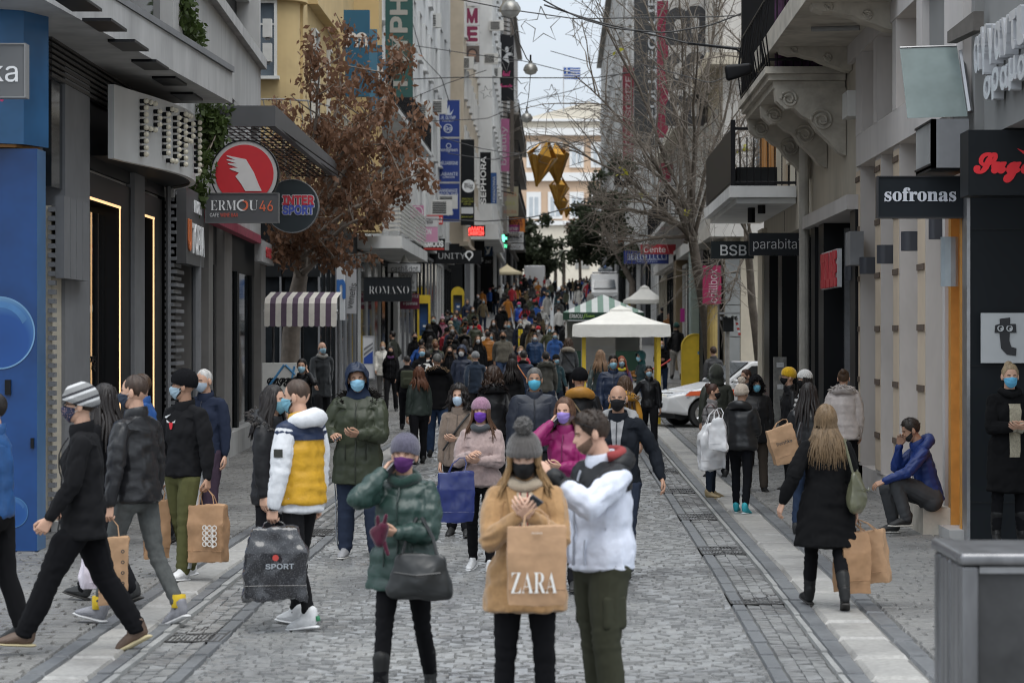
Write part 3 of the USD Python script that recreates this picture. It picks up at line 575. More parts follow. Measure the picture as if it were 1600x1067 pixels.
# ---------------------------------------------------------------- ground
def paving_mat(name, c, var, rough, tint=0.0):
    return usdkit.material(stage, '/World/Looks/' + name, {
        'g': ('geometry', {}), 'tc': ('texture_coordinate', {}), 'no': ('noise_texture', {'scale': 0.55, 'detail': 6.0, 'roughness': 0.65}), 'n2': ('noise_texture', {'scale': 22.0, 'detail': 5.0, 'roughness': 0.7}),
        'r1': ('rgb_ramp', {'ramp': [(0, [x * (1 - var) for x in c]), (0.5, c), (1, [x * (1 + var) for x in c])]}),
        'r2': ('rgb_ramp', {'ramp': [(0.3, (0.5, 0.5, 0.51)), (0.5, (.95, .95, .95)), (0.72, (1.15, 1.14, 1.11))]}), 'r3': ('rgb_ramp', {'ramp': [(0.35, (0.72, 0.72, 0.72)), (0.65, (1.1, 1.1, 1.1))]}),
        'm1': ('mix_color', {'blend_type': 'multiply', 'fac': 1.0, 'use_clamp': False}), 'm2': ('mix_color', {'blend_type': 'multiply', 'fac': 0.8, 'use_clamp': False}),
        'mr': ('map_range', {'from_min': 0.3, 'from_max': 0.7, 'to_min': rough - 0.12, 'to_max': rough + 0.16}), 'bp': ('bump', {'strength': 0.7, 'distance': 0.006}), 'p': ('principled_bsdf', {'specular_ior_level': 0.5})},
        [('g.random_per_island', 'r1.fac'), ('tc.object', 'no.vector'), ('tc.object', 'n2.vector'), ('no.fac', 'r2.fac'), ('n2.fac', 'r3.fac'), ('r1.color', 'm1.a'), ('r2.color', 'm1.b'), ('m1.result', 'm2.a'), ('r3.color', 'm2.b'), ('m2.result', 'p.base_color'),
         ('n2.fac', 'bp.height'), ('bp.normal', 'p.normal'), ('no.fac', 'mr.value'), ('mr.result', 'p.roughness')], surface='p.BSDF')
SETT = paving_mat('sett', (0.335, 0.335, 0.33), 0.38, 0.29); SLATE = paving_mat('slate', (0.165, 0.172, 0.18), 0.22, 0.45); MARBLE = paving_mat('marble', (0.37, 0.36, 0.34), 0.16, 0.5)
KERB = paving_mat('kerb', (0.30, 0.30, 0.29), 0.1, 0.5); PAVER = paving_mat('paver', (0.25, 0.245, 0.235), 0.25, 0.5); MORTAR = mat((0.14, 0.138, 0.132), 0.9, 0.3, 5, name='mortar')
def sheet(x0, x1, d0, d1, dz, step=2.0, n=1):
    dd = np.linspace(d0, d1, max(2, int((d1 - d0) / step) + 1)); xx = np.linspace(x0, x1, n + 1)
    P = np.stack(np.meshgrid(xx, dd), -1); Q = np.concatenate([P, (G(P[..., 1]) + dz)[..., None]], -1)
    return MB().grid(Q)
def blocks(x0, x1, d0, d1, wx, wd, dz, h=0.03, gap=0.006, jit=0.006, stagger=True, tilt=0.004, rng=np.random.default_rng(3), bev=.10):
    "paving stones: n x 8 x 3 corners, nearest row first"
    out = []
    for r, d in enumerate(np.arange(d0, d1, wd)):
        o = (r % 2) * wx * 0.5 if stagger else 0.0
        xs = np.arange(x0 - o, x1 + wx, wx); xs = xs + (rng.uniform(-.25, .25, len(xs)) * wx if stagger else 0)
        xs = np.clip(xs, x0, x1); xs = np.unique(np.r_[x0, xs, x1])
        a, b = xs[:-1] + gap / 2, xs[1:] - gap / 2; k = (b - a) > wx * 0.15; a, b = a[k], b[k]; n = len(a)
        y0, y1 = d + gap / 2 + rng.uniform(-jit, jit, n), d + wd - gap / 2 + rng.uniform(-jit, jit, n)
        z = G((y0 + y1) / 2) + dz; m = min(wx, wd) * bev
        top = lambda: z + rng.uniform(-tilt, tilt, n)
        lo = [np.stack([a, y0, z - h], 1), np.stack([b, y0, z - h], 1), np.stack([b, y1, z - h], 1), np.stack([a, y1, z - h], 1)]
        j = lambda: rng.uniform(0, m * .6, n)
        hi = [np.stack([a + m * .5 + j(), y0 + m * .5 + j(), top()], 1), np.stack([b - m * .5 - j(), y0 + m * .5 + j(), top()], 1), np.stack([b - m * .5 - j(), y1 - m * .5 - j(), top()], 1), np.stack([a + m * .5 + j(), y1 - m * .5 - j(), top()], 1)]
        out.append(np.stack(lo + hi, 1))
    return np.concatenate(out)
BLF = np.array([[4, 5, 6], [4, 6, 7], [0, 1, 5], [0, 5, 4], [1, 2, 6], [1, 6, 5], [2, 3, 7], [2, 7, 6], [3, 0, 4], [3, 4, 7]])
def lay(parent, name, B, m, singles=0):
    for b in B[:singles]: part(parent, name, trimesh.Trimesh(b, BLF, process=False), m)
    R = B[singles:]
    if len(R): part(parent, name + 's', trimesh.Trimesh(R.reshape(-1, 3), (BLF[None] + 8 * np.arange(len(R))[:, None, None]).reshape(-1, 3), process=False), m, kind='stuff')
def inview(B, m=0.3):
    c = B.mean(1); px = VX + FP * c[:, 0] / c[:, 1]; py = VY + FP * (CAMZ - c[:, 2]) / c[:, 1]
    v = (px > -20) & (px < 1620) & (py < 1090); return np.concatenate([B[v], B[~v]])
gr = struct('ground'); part(gr, 'earth', sheet(-400, 400, -60, 700, -0.30, 5, 2), mat((0.16, 0.155, 0.15), 0.9, 0.2, 0.3))
NEAR, FAR = 12.0, 78.0
road = struct('road')
part(road, 'bed', sheet(-2.80, 1.72, -30, 330, -0.022), MORTAR)
lay(road, 'sett', inview(blocks(-2.355, 1.275, NEAR, FAR, 0.118, 0.105, 0, gap=.0045, jit=.009, tilt=.009)), SETT, 220)
lay(road, 'channel_sett', inview(np.concatenate([blocks(1.395, 1.685, NEAR, FAR, 0.098, 0.12, 0.0, gap=.003, stagger=False, tilt=.008, bev=.04), blocks(-2.765, -2.475, NEAR, FAR, 0.098, 0.12, 0.0, gap=.003, stagger=False, tilt=.008, bev=.04)])), SETT, 80)
lay(road, 'band_slab', inview(np.concatenate([blocks(1.28, 1.39, NEAR, FAR, 0.11, 0.62, 0.003, stagger=False, tilt=.002), blocks(-2.47, -2.36, NEAR, FAR, 0.11, 0.62, 0.003, stagger=False, tilt=.002)])), SLATE, 60)
FARSETT = usdkit.material(stage, '/World/Looks/far_sett', {'tc': ('texture_coordinate', {}), 'b': ('brick_texture', {'scale': 1.0, 'brick_width': 0.12, 'row_height': 0.11, 'mortar_size': 0.008, 'color1': (0.36, 0.36, 0.35), 'color2': (0.24, 0.24, 0.235), 'mortar': (0.09, 0.09, 0.09)}), 'p': ('principled_bsdf', {'roughness': 0.45})},
    [('tc.object', 'b.vector'), ('b.color', 'p.base_color')], surface='p.BSDF')
part(road, 'far_paving', sheet(-2.79, 1.71, FAR, 330, 0.0), FARSETT)
part(road, 'near_paving', sheet(-2.79, 1.71, -30, NEAR - .01, 0.0), FARSETT)
for side, name, e in ((-1, 'left_pavement', (-2.77, -2.835, -2.94, -3.25, -3.38, -9.0)), (1, 'right_pavement', (1.69, 1.745, 1.88, 2.25, 2.40, 6.0))):
    pv = struct(name); E = sorted(e)
    part(pv, 'bed', sheet(E[0], E[-1], -30, 330, -0.007), MORTAR)
    k = sorted(e[:2]); lay(pv, 'kerb_stone', inview(blocks(k[0], k[1], NEAR, FAR, .07, 1.0, 0.019, h=.06, gap=.006, stagger=False, tilt=.001)), KERB, 24)
    for q, (a, b), m, w in (('edge_slab', e[1:3], SLATE, .8), ('marble_slab', e[2:4], MARBLE, .95), ('border_slab', e[3:5], SLATE, .8)):
        a, b = min(a, b), max(a, b); lay(pv, q, inview(blocks(a, b, NEAR, FAR, b - a, w, 0.016, h=.03, gap=.007, stagger=False, tilt=.0012)), m, 26)
    a, b = min(e[4:]), max(e[4:]); a, b = (max(a, -7.2), b) if side < 0 else (a, min(b, 5.0))
    lay(pv, 'paver', inview(blocks(a, b, NEAR, FAR, .26, .15, 0.016, gap=.007, jit=.006, tilt=.003)), PAVER, 150)
    part(pv, 'far_paving', sheet(min(e[1:]), max(e[1:]), FAR, 330, 0.016), PAVER); part(pv, 'near_paving', sheet(min(e[1:]), max(e[1:]), -30, NEAR - .01, 0.016), PAVER)
ss = struct('side_street'); part(ss, 'paving', sheet(5.0, 60, 49, 70, 0.02, 2, 4), PAVER); part(ss, 'paving', sheet(-60, -7.2, 49, 62, 0.02, 2, 4), PAVER)
IRON = mat((0.05, 0.048, 0.046), 0.5, 0.25, 30, metal=0.6); IRON2 = mat((0.013, 0.013, 0.013), 0.9, 0)
def grate(x0, x1, d, L, label, g):
    t = thing('drain_grate', label, 'drain', (x0, d, float(G(d))), 0, g); w = x1 - x0
    part(t, 'pit', MB().box(0, w, 0, L, -.012, .001), IRON2)
    m = MB()
    for a, b in ((0, .03), (L / 2 - .025, L / 2 + .025), (L - .03, L)): m.box(0, w, a, b, -.01, .008)
    for a in (0, w - .015): m.box(a, a + .015, 0, L, -.01, .0075)
    part(t, 'frame', m, IRON)
    for k in range(11):
        x = .02 + (w - .06) * (k + .5) / 11; part(t, 'bar', MB().box(x, x + .013, .01, L - .01, -.01, .0065), IRON)
for k, py in enumerate((934, 860.5, 808, 767, 736)):
    grate(1.28, 1.69, d_feet(py) - .45, .9, ('nearest', 'second nearest', 'third nearest', 'fourth nearest', 'farthest')[k] + ' iron drain grate in the right-hand channel of the road', 'drain grates in the right channel')
grate(-2.76, -2.38, d_feet(990) - .45, .9, 'iron drain grate left of the road, behind the striped-hat man', None)
grate(-2.76, -2.38, d_feet(832) - .45, .9, 'iron drain grate between the yellow-vest man and the parka man', None)
# ---------------------------------------------------------------- buildings: helpers
class Wall:
    "a facade from (x0, d0) to (x1, d1); u metres along it, w metres out of it towards the street's middle, z up"
    def __init__(s, a, b):
        s.a, s.e = np.array(a, float), np.array(b, float); s.t = (s.e - s.a); s.L = np.linalg.norm(s.t); s.t /= s.L
        n = np.array([s.t[1], -s.t[0]]); m = (s.a + s.e) / 2; s.n = n if n @ (np.array([-.5, m[1] - 4]) - m) > 0 else -n
    def U(s, px):
        k = (px - VX) / FP; return (k * s.a[1] - s.a[0]) / (s.t[0] - k * s.t[1])
    def D(s, px): return s.a[1] + s.U(px) * s.t[1]
    def Zp(s, px, py): return Z(py, s.D(px))
    def P(s, u, w, z):
        q = s.a + s.t * u + s.n * w; return np.array([q[0], q[1], z])
    def box(s, m, u0, u1, w0, w1, z0, z1):
        u0, u1 = min(u0, u1), max(u0, u1); w0, w1 = min(w0, w1), max(w0, w1)
        c = [(u0, w0), (u1, w0), (u1, w1), (u0, w1)]
        if s.t[0] * s.n[1] - s.t[1] * s.n[0] < 0: c = c[::-1]
        return m.hexa([s.P(u, w, z0) for u, w in c], [s.P(u, w, z1) for u, w in c])
    def b(s, u0, u1, w0, w1, z0, z1): return s.box(MB(), u0, u1, w0, w1, z0, z1)
    def face(s, m, shape, u, z, w, th=.02, flip=None):
        "a flat outline (x, z) laid on the facade, centred at (u, z), reading from left to right as seen from the street"
        right = np.array([s.n[1], -s.n[0]]) * -1.0                   # to the right when looking at the facade from the street
        q = MB().ext(shape, 0, th)
        def f(v):
            xy = s.a + s.t * u + right * v[:, :1] + s.n * (w + th - v[:, 1:2]); return np.stack([xy[:, 0], xy[:, 1], z + v[:, 2]], 1)
        for v, fc in zip(q.v, q.f): m.v.append(f(v)); m.f.append(fc - 0 + (m.n)); 
        m.n += q.n; return m
GLASS = usdkit.material(stage, '/World/Looks/pane_glass', {'f': ('fresnel', {'IOR': 1.5}), 't': ('transparent_bsdf', {'color': (0.80, 0.83, 0.83)}), 'g': ('glossy_bsdf', {'color': (0.9, 0.9, 0.9), 'roughness': 0.02}), 'm': ('mix_closure', {}), 'ad': ('math', {'math_type': 'add', 'value2': 0.06, 'use_clamp': True})},
    [('f.fac', 'ad.value1'), ('ad.value', 'm.fac'), ('t.BSDF', 'm.closure1'), ('g.BSDF', 'm.closure2')], surface='m.closure')
DGLASS = mat((0.012, 0.014, 0.016), 0.05, 0.6, 1.2, name='dark_glass', spec=0.35); SGLASS = mat((0.10, 0.12, 0.14), 0.07, 0.5, 0.8, spec=0.7)
DARK = mat((0.010, 0.011, 0.012), 0.55, 0.2, 4, spec=.2); BLACKP = mat((0.006, 0.0065, 0.0075), 0.4, 0.15, 3, spec=.2); CONC = mat((0.40, 0.395, 0.385), 0.85, 0.14, 2.5, 0.002, 40, dirt=0.5, stretch=(1, 1, .3)); GREYM = mat((0.17, 0.173, 0.18), 0.55, 0.12, 3, dirt=0.3)
WHITEP = mat((0.62, 0.62, 0.61), 0.7, 0.09, 1.2, 0.001, 40, dirt=0.6, stretch=(1, 1, .3)); CREAM = mat((0.50, 0.45, 0.36), 0.8, 0.08, 1.5, 0.001, 40, dirt=0.35); YELLOW = mat((0.52, 0.385, 0.19), 0.85, 0.08, 1.2, 0.002, 30, dirt=0.35); BEIGE = mat((0.50, 0.42, 0.32), 0.85, 0.08, 1.2, 0.002, 30, dirt=0.35)
STONE = mat((0.46, 0.42, 0.355), 0.9, 0.16, 4, 0.006, 24, dirt=0.6); WOODO = mat((0.34, 0.15, 0.035), 0.5, 0.25, 3, stretch=(8, 8, 1)); STEEL = mat((0.30, 0.30, 0.305), 0.35, 0.15, 8, metal=0.9); IRONB = mat((0.007, 0.007, 0.008), 0.5, 0.1, 9, spec=.2)
WHITE = mat((0.72, 0.72, 0.72), 0.5, 0.03); OFFW = mat((0.55, 0.54, 0.51), 0.6, 0.05)
def lum(c, e): return mat(c, 0.5, 0, emit=e)
def window(bd, W, u, z, w, h, out=.0, frame=WHITEP, pane=DGLASS, bars=1, sill=True, depth=.10, shutter=None):
    "one window of a facade: frame (> pane, sill) as a part of the building bd"
    m = MB(); f = .06; o = out
    W.box(m, u - w / 2 - f, u - w / 2, o, o + depth, z, z + h); W.box(m, u + w / 2, u + w / 2 + f, o, o + depth, z, z + h); W.box(m, u - w / 2 - f, u + w / 2 + f, o, o + depth + .01, z + h, z + h + f)
    for k in range(bars): c = u - w / 2 + w * (k + 1) / (bars + 1); W.box(m, c - .02, c + .02, o, o + depth * .6, z, z + h)
    if bars: W.box(m, u - w / 2, u + w / 2, o, o + depth * .55, z + h * .7, z + h * .7 + .04)
    fp = part(bd, 'window', m, frame); part(fp, 'pane', W.b(u - w / 2, u + w / 2, o - .02, o + .02, z, z + h), pane)
    if sill: part(fp, 'sill', W.b(u - w / 2 - .12, u + w / 2 + .12, o, o + depth + .08, z - .07, z), frame)
    if shutter is not None:
        for k in (-1, 1):
            m = MB(); c = u + k * (w / 2 + .06 + w * .25); W.box(m, c - w * .25, c + w * .25, o + .02, o + .06, z, z + h); part(fp, 'shutter', m, shutter)
def balcony(bd, W, u, z, w, dep, slab, rail, n=14, h=1.0, out=0.0, solid=None):
    p = part(bd, 'balcony', W.b(u - w / 2, u + w / 2, out, out + dep, z - .16, z), slab); m = MB()
    for a in np.linspace(0, w, n): W.box(m, u - w / 2 + a - .012, u - w / 2 + a + .012, out + dep - .06, out + dep - .035, z, z + h)
    for a in np.linspace(.15, dep, 5):
        for k in (-1, 1): W.box(m, u + k * (w / 2 - .04) - .012, u + k * (w / 2 - .04) + .012, out + dep - a, out + dep - a + .02, z, z + h)
    for zz in (z + h, z + .08):
        W.box(m, u - w / 2, u + w / 2, out + dep - .07, out + dep - .03, zz, zz + .04)
        for k in (-1, 1): W.box(m, u + k * (w / 2 - .04) - .02, u + k * (w / 2 - .04) + .02, out, out + dep - .07, zz, zz + .04)
    part(p, 'railing', m, rail)
def shopfront(bd, W, u0, u1, z0, z1, frame=DARK, pane=DGLASS, n=3, out=.06):
    m = MB(); W.box(m, u0, u1, out, out + .08, z1 - .12, z1); W.box(m, u0, u1, out, out + .10, z0, z0 + .18)
    for k in range(n + 1): c = u0 + (u1 - u0) * k / n; W.box(m, c - .04, c + .04, out, out + .09, z0 + .18, z1 - .12)
    fp = part(bd, 'shop_window', m, frame)
    for k in range(n): a, b_ = u0 + (u1 - u0) * k / n + .04, u0 + (u1 - u0) * (k + 1) / n - .04; part(fp, 'pane', W.b(a, b_, out + .01, out + .04, z0 + .18, z1 - .12), pane)
SIGN_T = 0
def sign(name, label, box, d, col, texts=(), th=.12, cat='sign', rough=.5, emit=0, border=None, mount=None, material=None):
    """a board square to the street: box = picture columns and rows it spans at the distance d; texts: (text, style, colour, column, row, cap height in pixels, width in pixels or None, options)"""
    x0, x1, y0, y1 = box; a, b = at(x0, y1, d), at(x1, y0, d); s = d / FP
    t = thing(name, label, cat, ((a[0] + b[0]) / 2, d, a[2]))
    hw, hh = (b[0] - a[0]) / 2, b[2] - a[2]
    part(t, 'board', MB().box(-hw, hw, 0, th, 0, hh), material or (lum(col, emit) if emit else mat([c * .6 for c in col] if max(col) < .04 else col, rough, .06, 2.5, spec=.2 if max(col) < .04 else .5)))
    if border is not None:
        m = MB(); e = border[1]
        for q in ((-hw - e, hw + e, -.012, th + .012, -e, .0), (-hw - e, hw + e, -.012, th + .012, hh, hh + e), (-hw - e, -hw, -.012, th + .012, 0, hh), (hw, hw + e, -.012, th + .012, 0, hh)): m.box(*q)
        part(t, 'rim', m, mat(border[0], .5, .05))
    for tx in texts:
        txt, style, c, cx, cy, hp, wp, op = (list(tx) + [None, None])[:8] if len(tx) < 8 else tx
        op = op or {}; sh = lettering(txt, hp * s, style, op.get('bold', 0), wp * s if wp else None, op.get('thin', 0)) if isinstance(txt, str) else shapely.affinity.scale(txt, s, s, origin=(0, 0))
        if op.get('rot'): sh = shapely.affinity.rotate(sh, op['rot'], origin=(0, 0))
        q = at(cx, cy, d); sh = shapely.affinity.translate(sh, q[0] - (a[0] + b[0]) / 2, q[2] - a[2])
        part(t, op.get('name', 'lettering'), MB().ext(sh, -.008 - op.get('lift', 0), .001 - op.get('lift', 0)), lum(c, op['emit']) if op.get('emit') else mat(c, .5, 0))
    if mount:                                                      # bars to the wall on the side 'mount' (-1 left, 1 right)
        for zz in (.2, .8): part(t, 'bracket', MB().tube([(mount * hw, th / 2, hh * zz), (mount * (hw + mount_len(d, mount, (a[0] + b[0]) / 2, hw)), th / 2, hh * zz)], .018, 6), IRONB)
    return t
def xl(d): return float(np.interp(d, [20, 26.5, 40, 50, 58, 100, 160, 200, 260], [-5.3, -5.35, -5.6, -6.0, -6.05, -6.1, -6.1, -5.3, -5.0]))
def mount_len(d, k, x, hw): return max(.1, (x - hw - xl(d)) if k < 0 else (4.0 - x - hw))
def rect(w, h): return shapely.box(-w / 2, -h / 2, w / 2, h / 2)
def disc(r, x=0, z=0): return shapely.Point(x, z).buffer(r, 24)
def ring(r, t, x=0, z=0): return disc(r, x, z).difference(disc(r - t, x, z))
def poly(*p): return Polygon(p)
sc_, tr_ = shapely.affinity.scale, shapely.affinity.translate

# ---------------------------------------------------------------- left side
BLUE = mat((0.007, 0.045, 0.16), 0.3, 0.5, 0.7); BLUE2 = mat((0.022, 0.095, 0.21), 0.3, 0.4, 0.7)
t = thing('shop_portal', 'glossy blue shop portal printed with bubbles at the far left', 'shop front', (-5.0, 24.2, 0))
part(t, 'panel', MB().box(-2.6, 0, 0, .12, .02, 3.82), BLUE); part(t, 'side_panel', MB().hexa([(0.003, .0, .02), (.003, .4, .02), (-.3, .4, .02), (-.3, .125, .02)][::-1], [(.003, 0, 3.82), (.003, .4, 3.82), (-.3, .4, 3.82), (-.3, .125, 3.82)][::-1]), BLUE2)
part(t, 'lintel', MB().hexa([(-2.6, -1.6, 3.86), (-.12, -.02, 3.86), (.02, .45, 3.86), (-2.6, .45, 3.86)], [(-2.6, -1.6, 7), (-.12, -.02, 7), (.02, .45, 7), (-2.6, .45, 7)]), BLUE2)
part(t, 'soffit', MB().hexa([(-2.6, -1.5, 3.83), (-.2, 0, 3.83), (-.05, .4, 3.83), (-2.6, .4, 3.83)], [(-2.6, -1.5, 3.858), (-.2, 0, 3.858), (-.05, .4, 3.858), (-2.6, .4, 3.858)]), WOODO)
cz = lambda px, py: (X(px, 24.2) + 5.0, Z(py, 24.2))
for px, py, r, cs in ((-2, 520, 57, ((.008, .05, .19), (.13, .26, .42), (.05, .15, .32))), (20, 800, 24, ((.009, .055, .19), (.05, .15, .30), (.03, .10, .25))), (-16, 660, 18, ((.009, .055, .19), (.05, .15, .30), (.03, .10, .25)))):
    x, z = cz(px, py); R = r * 24.2 / FP
    clip = shapely.box(-2.55, .05, -.01, 3.7)
    
    bm_ = usdkit.material(stage, f'/World/Looks/bubble_{px + 99}', {'tc': ('texture_coordinate', {}), 'di': ('vector_math', {'math_type': 'distance', 'vector2': (x + R * .12, 0, z - R * .22)}), 'mu': ('math', {'math_type': 'divide', 'value2': R * 1.25}), 'r': ('rgb_ramp', {'ramp': [(0, cs[0]), (.55, [q * 1.2 for q in cs[0]]), (.8, cs[2]), (.97, cs[1])]}), 'p': ('principled_bsdf', {'roughness': .3})}, [('tc.object', 'di.vector1'), ('di.value', 'mu.value1'), ('mu.value', 'r.fac'), ('r.color', 'p.base_color')], surface='p.BSDF')
    part(t, 'bubble_print', MB().ext(disc(R, x, z).intersection(clip), -.004, .001), bm_); part(t, 'bubble_rim', MB().ext(ring(R, R * .04, x, z).intersection(clip), -.006, -.0045), mat(cs[1], .4, .3, 2))
    part(t, 'bubble_gleam', MB().ext(ring(R * .86, R * .16, x, z).intersection(tr_(disc(R * .5), x + R * .35, z + R * .65)).intersection(clip), -.006, -.0045), mat(cs[2], .4, .4, 2))
for px, py, w, h in ((13, 605, 9, 24), (51, 692, 5, 16)): x, z = cz(px, py); part(t, 'handle', MB().box(x - w * .003, x + w * .003, -.03, .0, z - h * .003, z + h * .003), BLACKP)
part(t, 'lettering', MB().ext(tr_(lettering('TO!', .13, bold=2), *cz(14, 161)), -.9, -.885).map(lambda v: v), mat((.5, .05, .16), .5, 0))
sign('blade_sign', 'grey box sign ending in white letters ka, cut by the left edge', (-70, 38, 70, 151), 22.6, (.11, .112, .115), [('Vodka', 'sans', (.7, .7, .7), -36, 112, 32, 128, None)], th=.14, border=((.2, .2, .2), .012))

WA = Wall((-5.35, 26.5), (-5.6, 40.5)); gz_ = -.02
la = thing('shop_building', 'dark grey shop building with slatted frieze and lit shop doors', 'building', (0, 0, 0))
UA = WA.U; H1 = 7.5
def prt(bd, W, name, p0, p1, z0, z1, w0, w1, m, label=None):
    part(bd, name, W.b(W.U(p0), W.U(p1), w0, w1, z0, z1), m, label=label)
part(la, 'wall', WA.b(UA(60), UA(330), -6, -1.9, 0, 12), DARK); part(la, 'upper_wall', WA.b(UA(60), UA(250), -1.9, -.06, 3.95, 12), GREYM)
prt(la, WA, 'shutter_panel', 77, 93, .12, 3.4, -.1, .02, CREAM); prt(la, WA, 'pillar', 93, 132, 0, 4.9, -.5, .06, GREYM); prt(la, WA, 'pillar', 203, 219, 0, 4.35, -.4, .06, GREYM)
m = MB()
for k in range(34): WA.box(m, UA(75), UA(78.5), .0, .07, .2 + k * .095, .25 + k * .095)
part(la, 'shutter_guide', m, GREYM, kind='stuff')
for k in range(4): a = 76 + k * 10.2; prt(la, WA, 'cabinet_panel', a, a + 9.6, 2.65, 3.5, .07, .16, GREYM)
prt(la, WA, 'window', 76, 112, 3.6, 4.7, -.05, .03, DGLASS); part(la, 'step', WA.b(UA(80), UA(330), .0, .28, -.05, .12), CONC)
for k in range(7): z = 4.72 + k * .062; part(la, 'slat', WA.b(UA(70), UA(262), .03, .075, z, z + .034), mat((.05, .046, .042), .5, .2))
part(la, 'frieze', WA.b(UA(133), UA(262), -.4, .0, 3.95, 4.72), BLACKP)
WARM = mat((.52, .40, .24), .8, .1, 2)
for i, (p0, p1, q0, q1) in enumerate(((133, 203, 134, 184), (219, 252, 219.5, 237))):
    u0, u1, v1 = UA(p0), UA(p1), UA(q1)
    part(la, 'shop_interior', WA.b(u0, u1, -1.88, -1.8, 0, 3.9), WARM); part(la, 'shop_interior', WA.b(u0 - .02, u0 + .1, -1.8, -.06, 0, 3.9), WARM); part(la, 'shop_floor', WA.b(u0, u1, -1.8, -.02, -.02, .13), WARM)
    part(la, 'shop_ceiling', WA.b(u0, u1, -1.8, -.05, 3.88, 3.95), OFFW); part(la, 'ceiling_lamp', WA.b(u0 + .3, v1 - .2, -1.3, -1.0, 3.84, 3.875), lum((1.0, .82, .6), 5.0))
    part(la, 'door_surround', WA.b(v1 + .04, u1, -.4, .01, .12, 3.9), BLACKP); part(la, 'door_surround', WA.b(u0, v1 + .04, -.35, .02, 3.62, 3.9), BLACKP); part(la, 'door_surround', WA.b(u0, u0 + .12, -.35, .02, .12, 3.6), BLACKP)
    part(la, 'light_strip', WA.b(v1, v1 + .03, .015, .03, .13, 3.6), lum((1.0, .62, .30), .9)); part(la, 'light_strip', WA.b(u0 + .1, v1, .025, .04, 3.59, 3.62), lum((1.0, .62, .30), .9))
    for k in range(3): a = u0 + .12 + (v1 - u0 - .12) * k / 3; fp = part(la, 'door_frame', WA.b(a, a + .06, -.2, -.12, .12, 3.5), IRONB); part(fp, 'pane', WA.b(a + .06, a + (v1 - u0 - .12) / 3, -.17, -.15, .14, 3.5), GLASS)
    for k in range(4): part(la, 'display_shelf', WA.b(u0 + .3, v1 - .3, -1.75, -1.4, .5 + k * .6, .54 + k * .6), mat((.3, .2, .1), .6, .2))
for q, h_, py in (('45', .10, 573), ('TOP-AIR', .07, 561)): part(la, 'lettering', WA.face(MB(), lettering(q, h_, bold=1), UA(166), Z(py, WA.D(166)), -.14, .004), BLACKP)
part(la, 'upper_window', WA.b(UA(80), UA(250), -.04, .0, 6.2, 7.6), DGLASS)
m = MB()
for k in range(46): z = .3 + k * .09; WA.box(m, UA(257.5), UA(270), .0, .16 if k % 2 else .12, z, z + .05)
part(la, 'finned_column', m, GREYM, kind='stuff'); part(la, 'finned_core', WA.b(UA(259), UA(269), -.2, .05, 0, 4.6), DARK); part(la, 'pipe', MB().tube([WA.P(UA(254), .08, .1), WA.P(UA(254), .08, 4.2)], .035, 8), GREYM)
# concrete canopy
t = thing('concrete_canopy', 'pale concrete canopy with square lamps over the left shops', 'canopy')
e0, e1 = np.array([X(-60, 20.6) , 20.6]), np.array([X(363, 33.8), 33.8]); i0, i1 = np.array([-5.30, 20.6]), np.array([-5.46, 33.8])
cor = [tuple(e0), tuple(e1), tuple(i1), tuple(i0)]; part(t, 'slab', MB().hexa([(*c, 5.12) for c in cor], [(*c, 5.52) for c in cor]), CONC)
part(t, 'edge_trim', MB().hexa([(e0[0], e0[1], 5.525), (e1[0] + .03, e1[1], 5.525), (i1[0], i1[1], 5.525), (i0[0], i0[1], 5.525)], [(e0[0], e0[1], 5.6), (e1[0] + .03, e1[1], 5.6), (i1[0], i1[1], 5.6), (i0[0], i0[1], 5.6)]), GREYM)
for px, py in ((122, 4), (164, 37), (201, 69), (235, 99.5), (265, 125), (292, 149)):
    d = (5.12 - CAMZ) * FP / (525 - py); x = X(px, d); part(t, 'downlight', MB().box(x - .14, x + .14, d - .45, d + .45, 5.09, 5.118), BLACKP)
# curved sign with bulbs
t = thing('bulb_sign', 'curved pale metal sign with letters made of light bulbs', 'sign'); pl = np.array([(X(p, d), d) for p, d in ((178, 29), (210, 29.8), (240, 30.5), (265, 31.2), (285, 31.9), (297, 32.5), (304, 33.1), (306, 33.7), (302, 34.3), (290, 34.8), (270, 35.2))])
tt = np.linspace(0, 1, 41); ln = np.r_[0, np.cumsum(np.linalg.norm(np.diff(pl, axis=0), axis=1))]; ln /= ln[-1]; pc = np.stack([np.interp(tt, ln, pl[:, k]) for k in (0, 1)], 1); pc[1:-1] = (pc[:-2] + 2 * pc[1:-1] + pc[2:]) / 4
nr = np.gradient(pc, axis=0); nr = np.stack([nr[:, 1], -nr[:, 0]], 1); nr /= np.linalg.norm(nr, axis=1, keepdims=True)
z0, z1 = 4.06, 4.90; m = MB(); q = lambda o, z: np.c_[pc + nr * o, np.full(len(pc), z)]
m.grid([q(0, z0), q(0, z1), q(-.07, z1), q(-.07, z0), q(0, z0)]); m.grid([[q(0, z0)[0], q(0, z1)[0]], [q(-.07, z0)[0], q(-.07, z1)[0]]]); part(t, 'panel', m, mat((.60, .60, .585), .45, .06, 2, dirt=.2)); 
m = MB(); m.grid([q(-.07, z0 + .03), np.c_[np.full(len(pc), -5.5), np.linspace(29, 36, len(pc)), np.full(len(pc), z0 + .03)]]); part(t, 'underside', m, DARK)
lu = np.array([WA.n @ (p - WA.a) for p in pc])
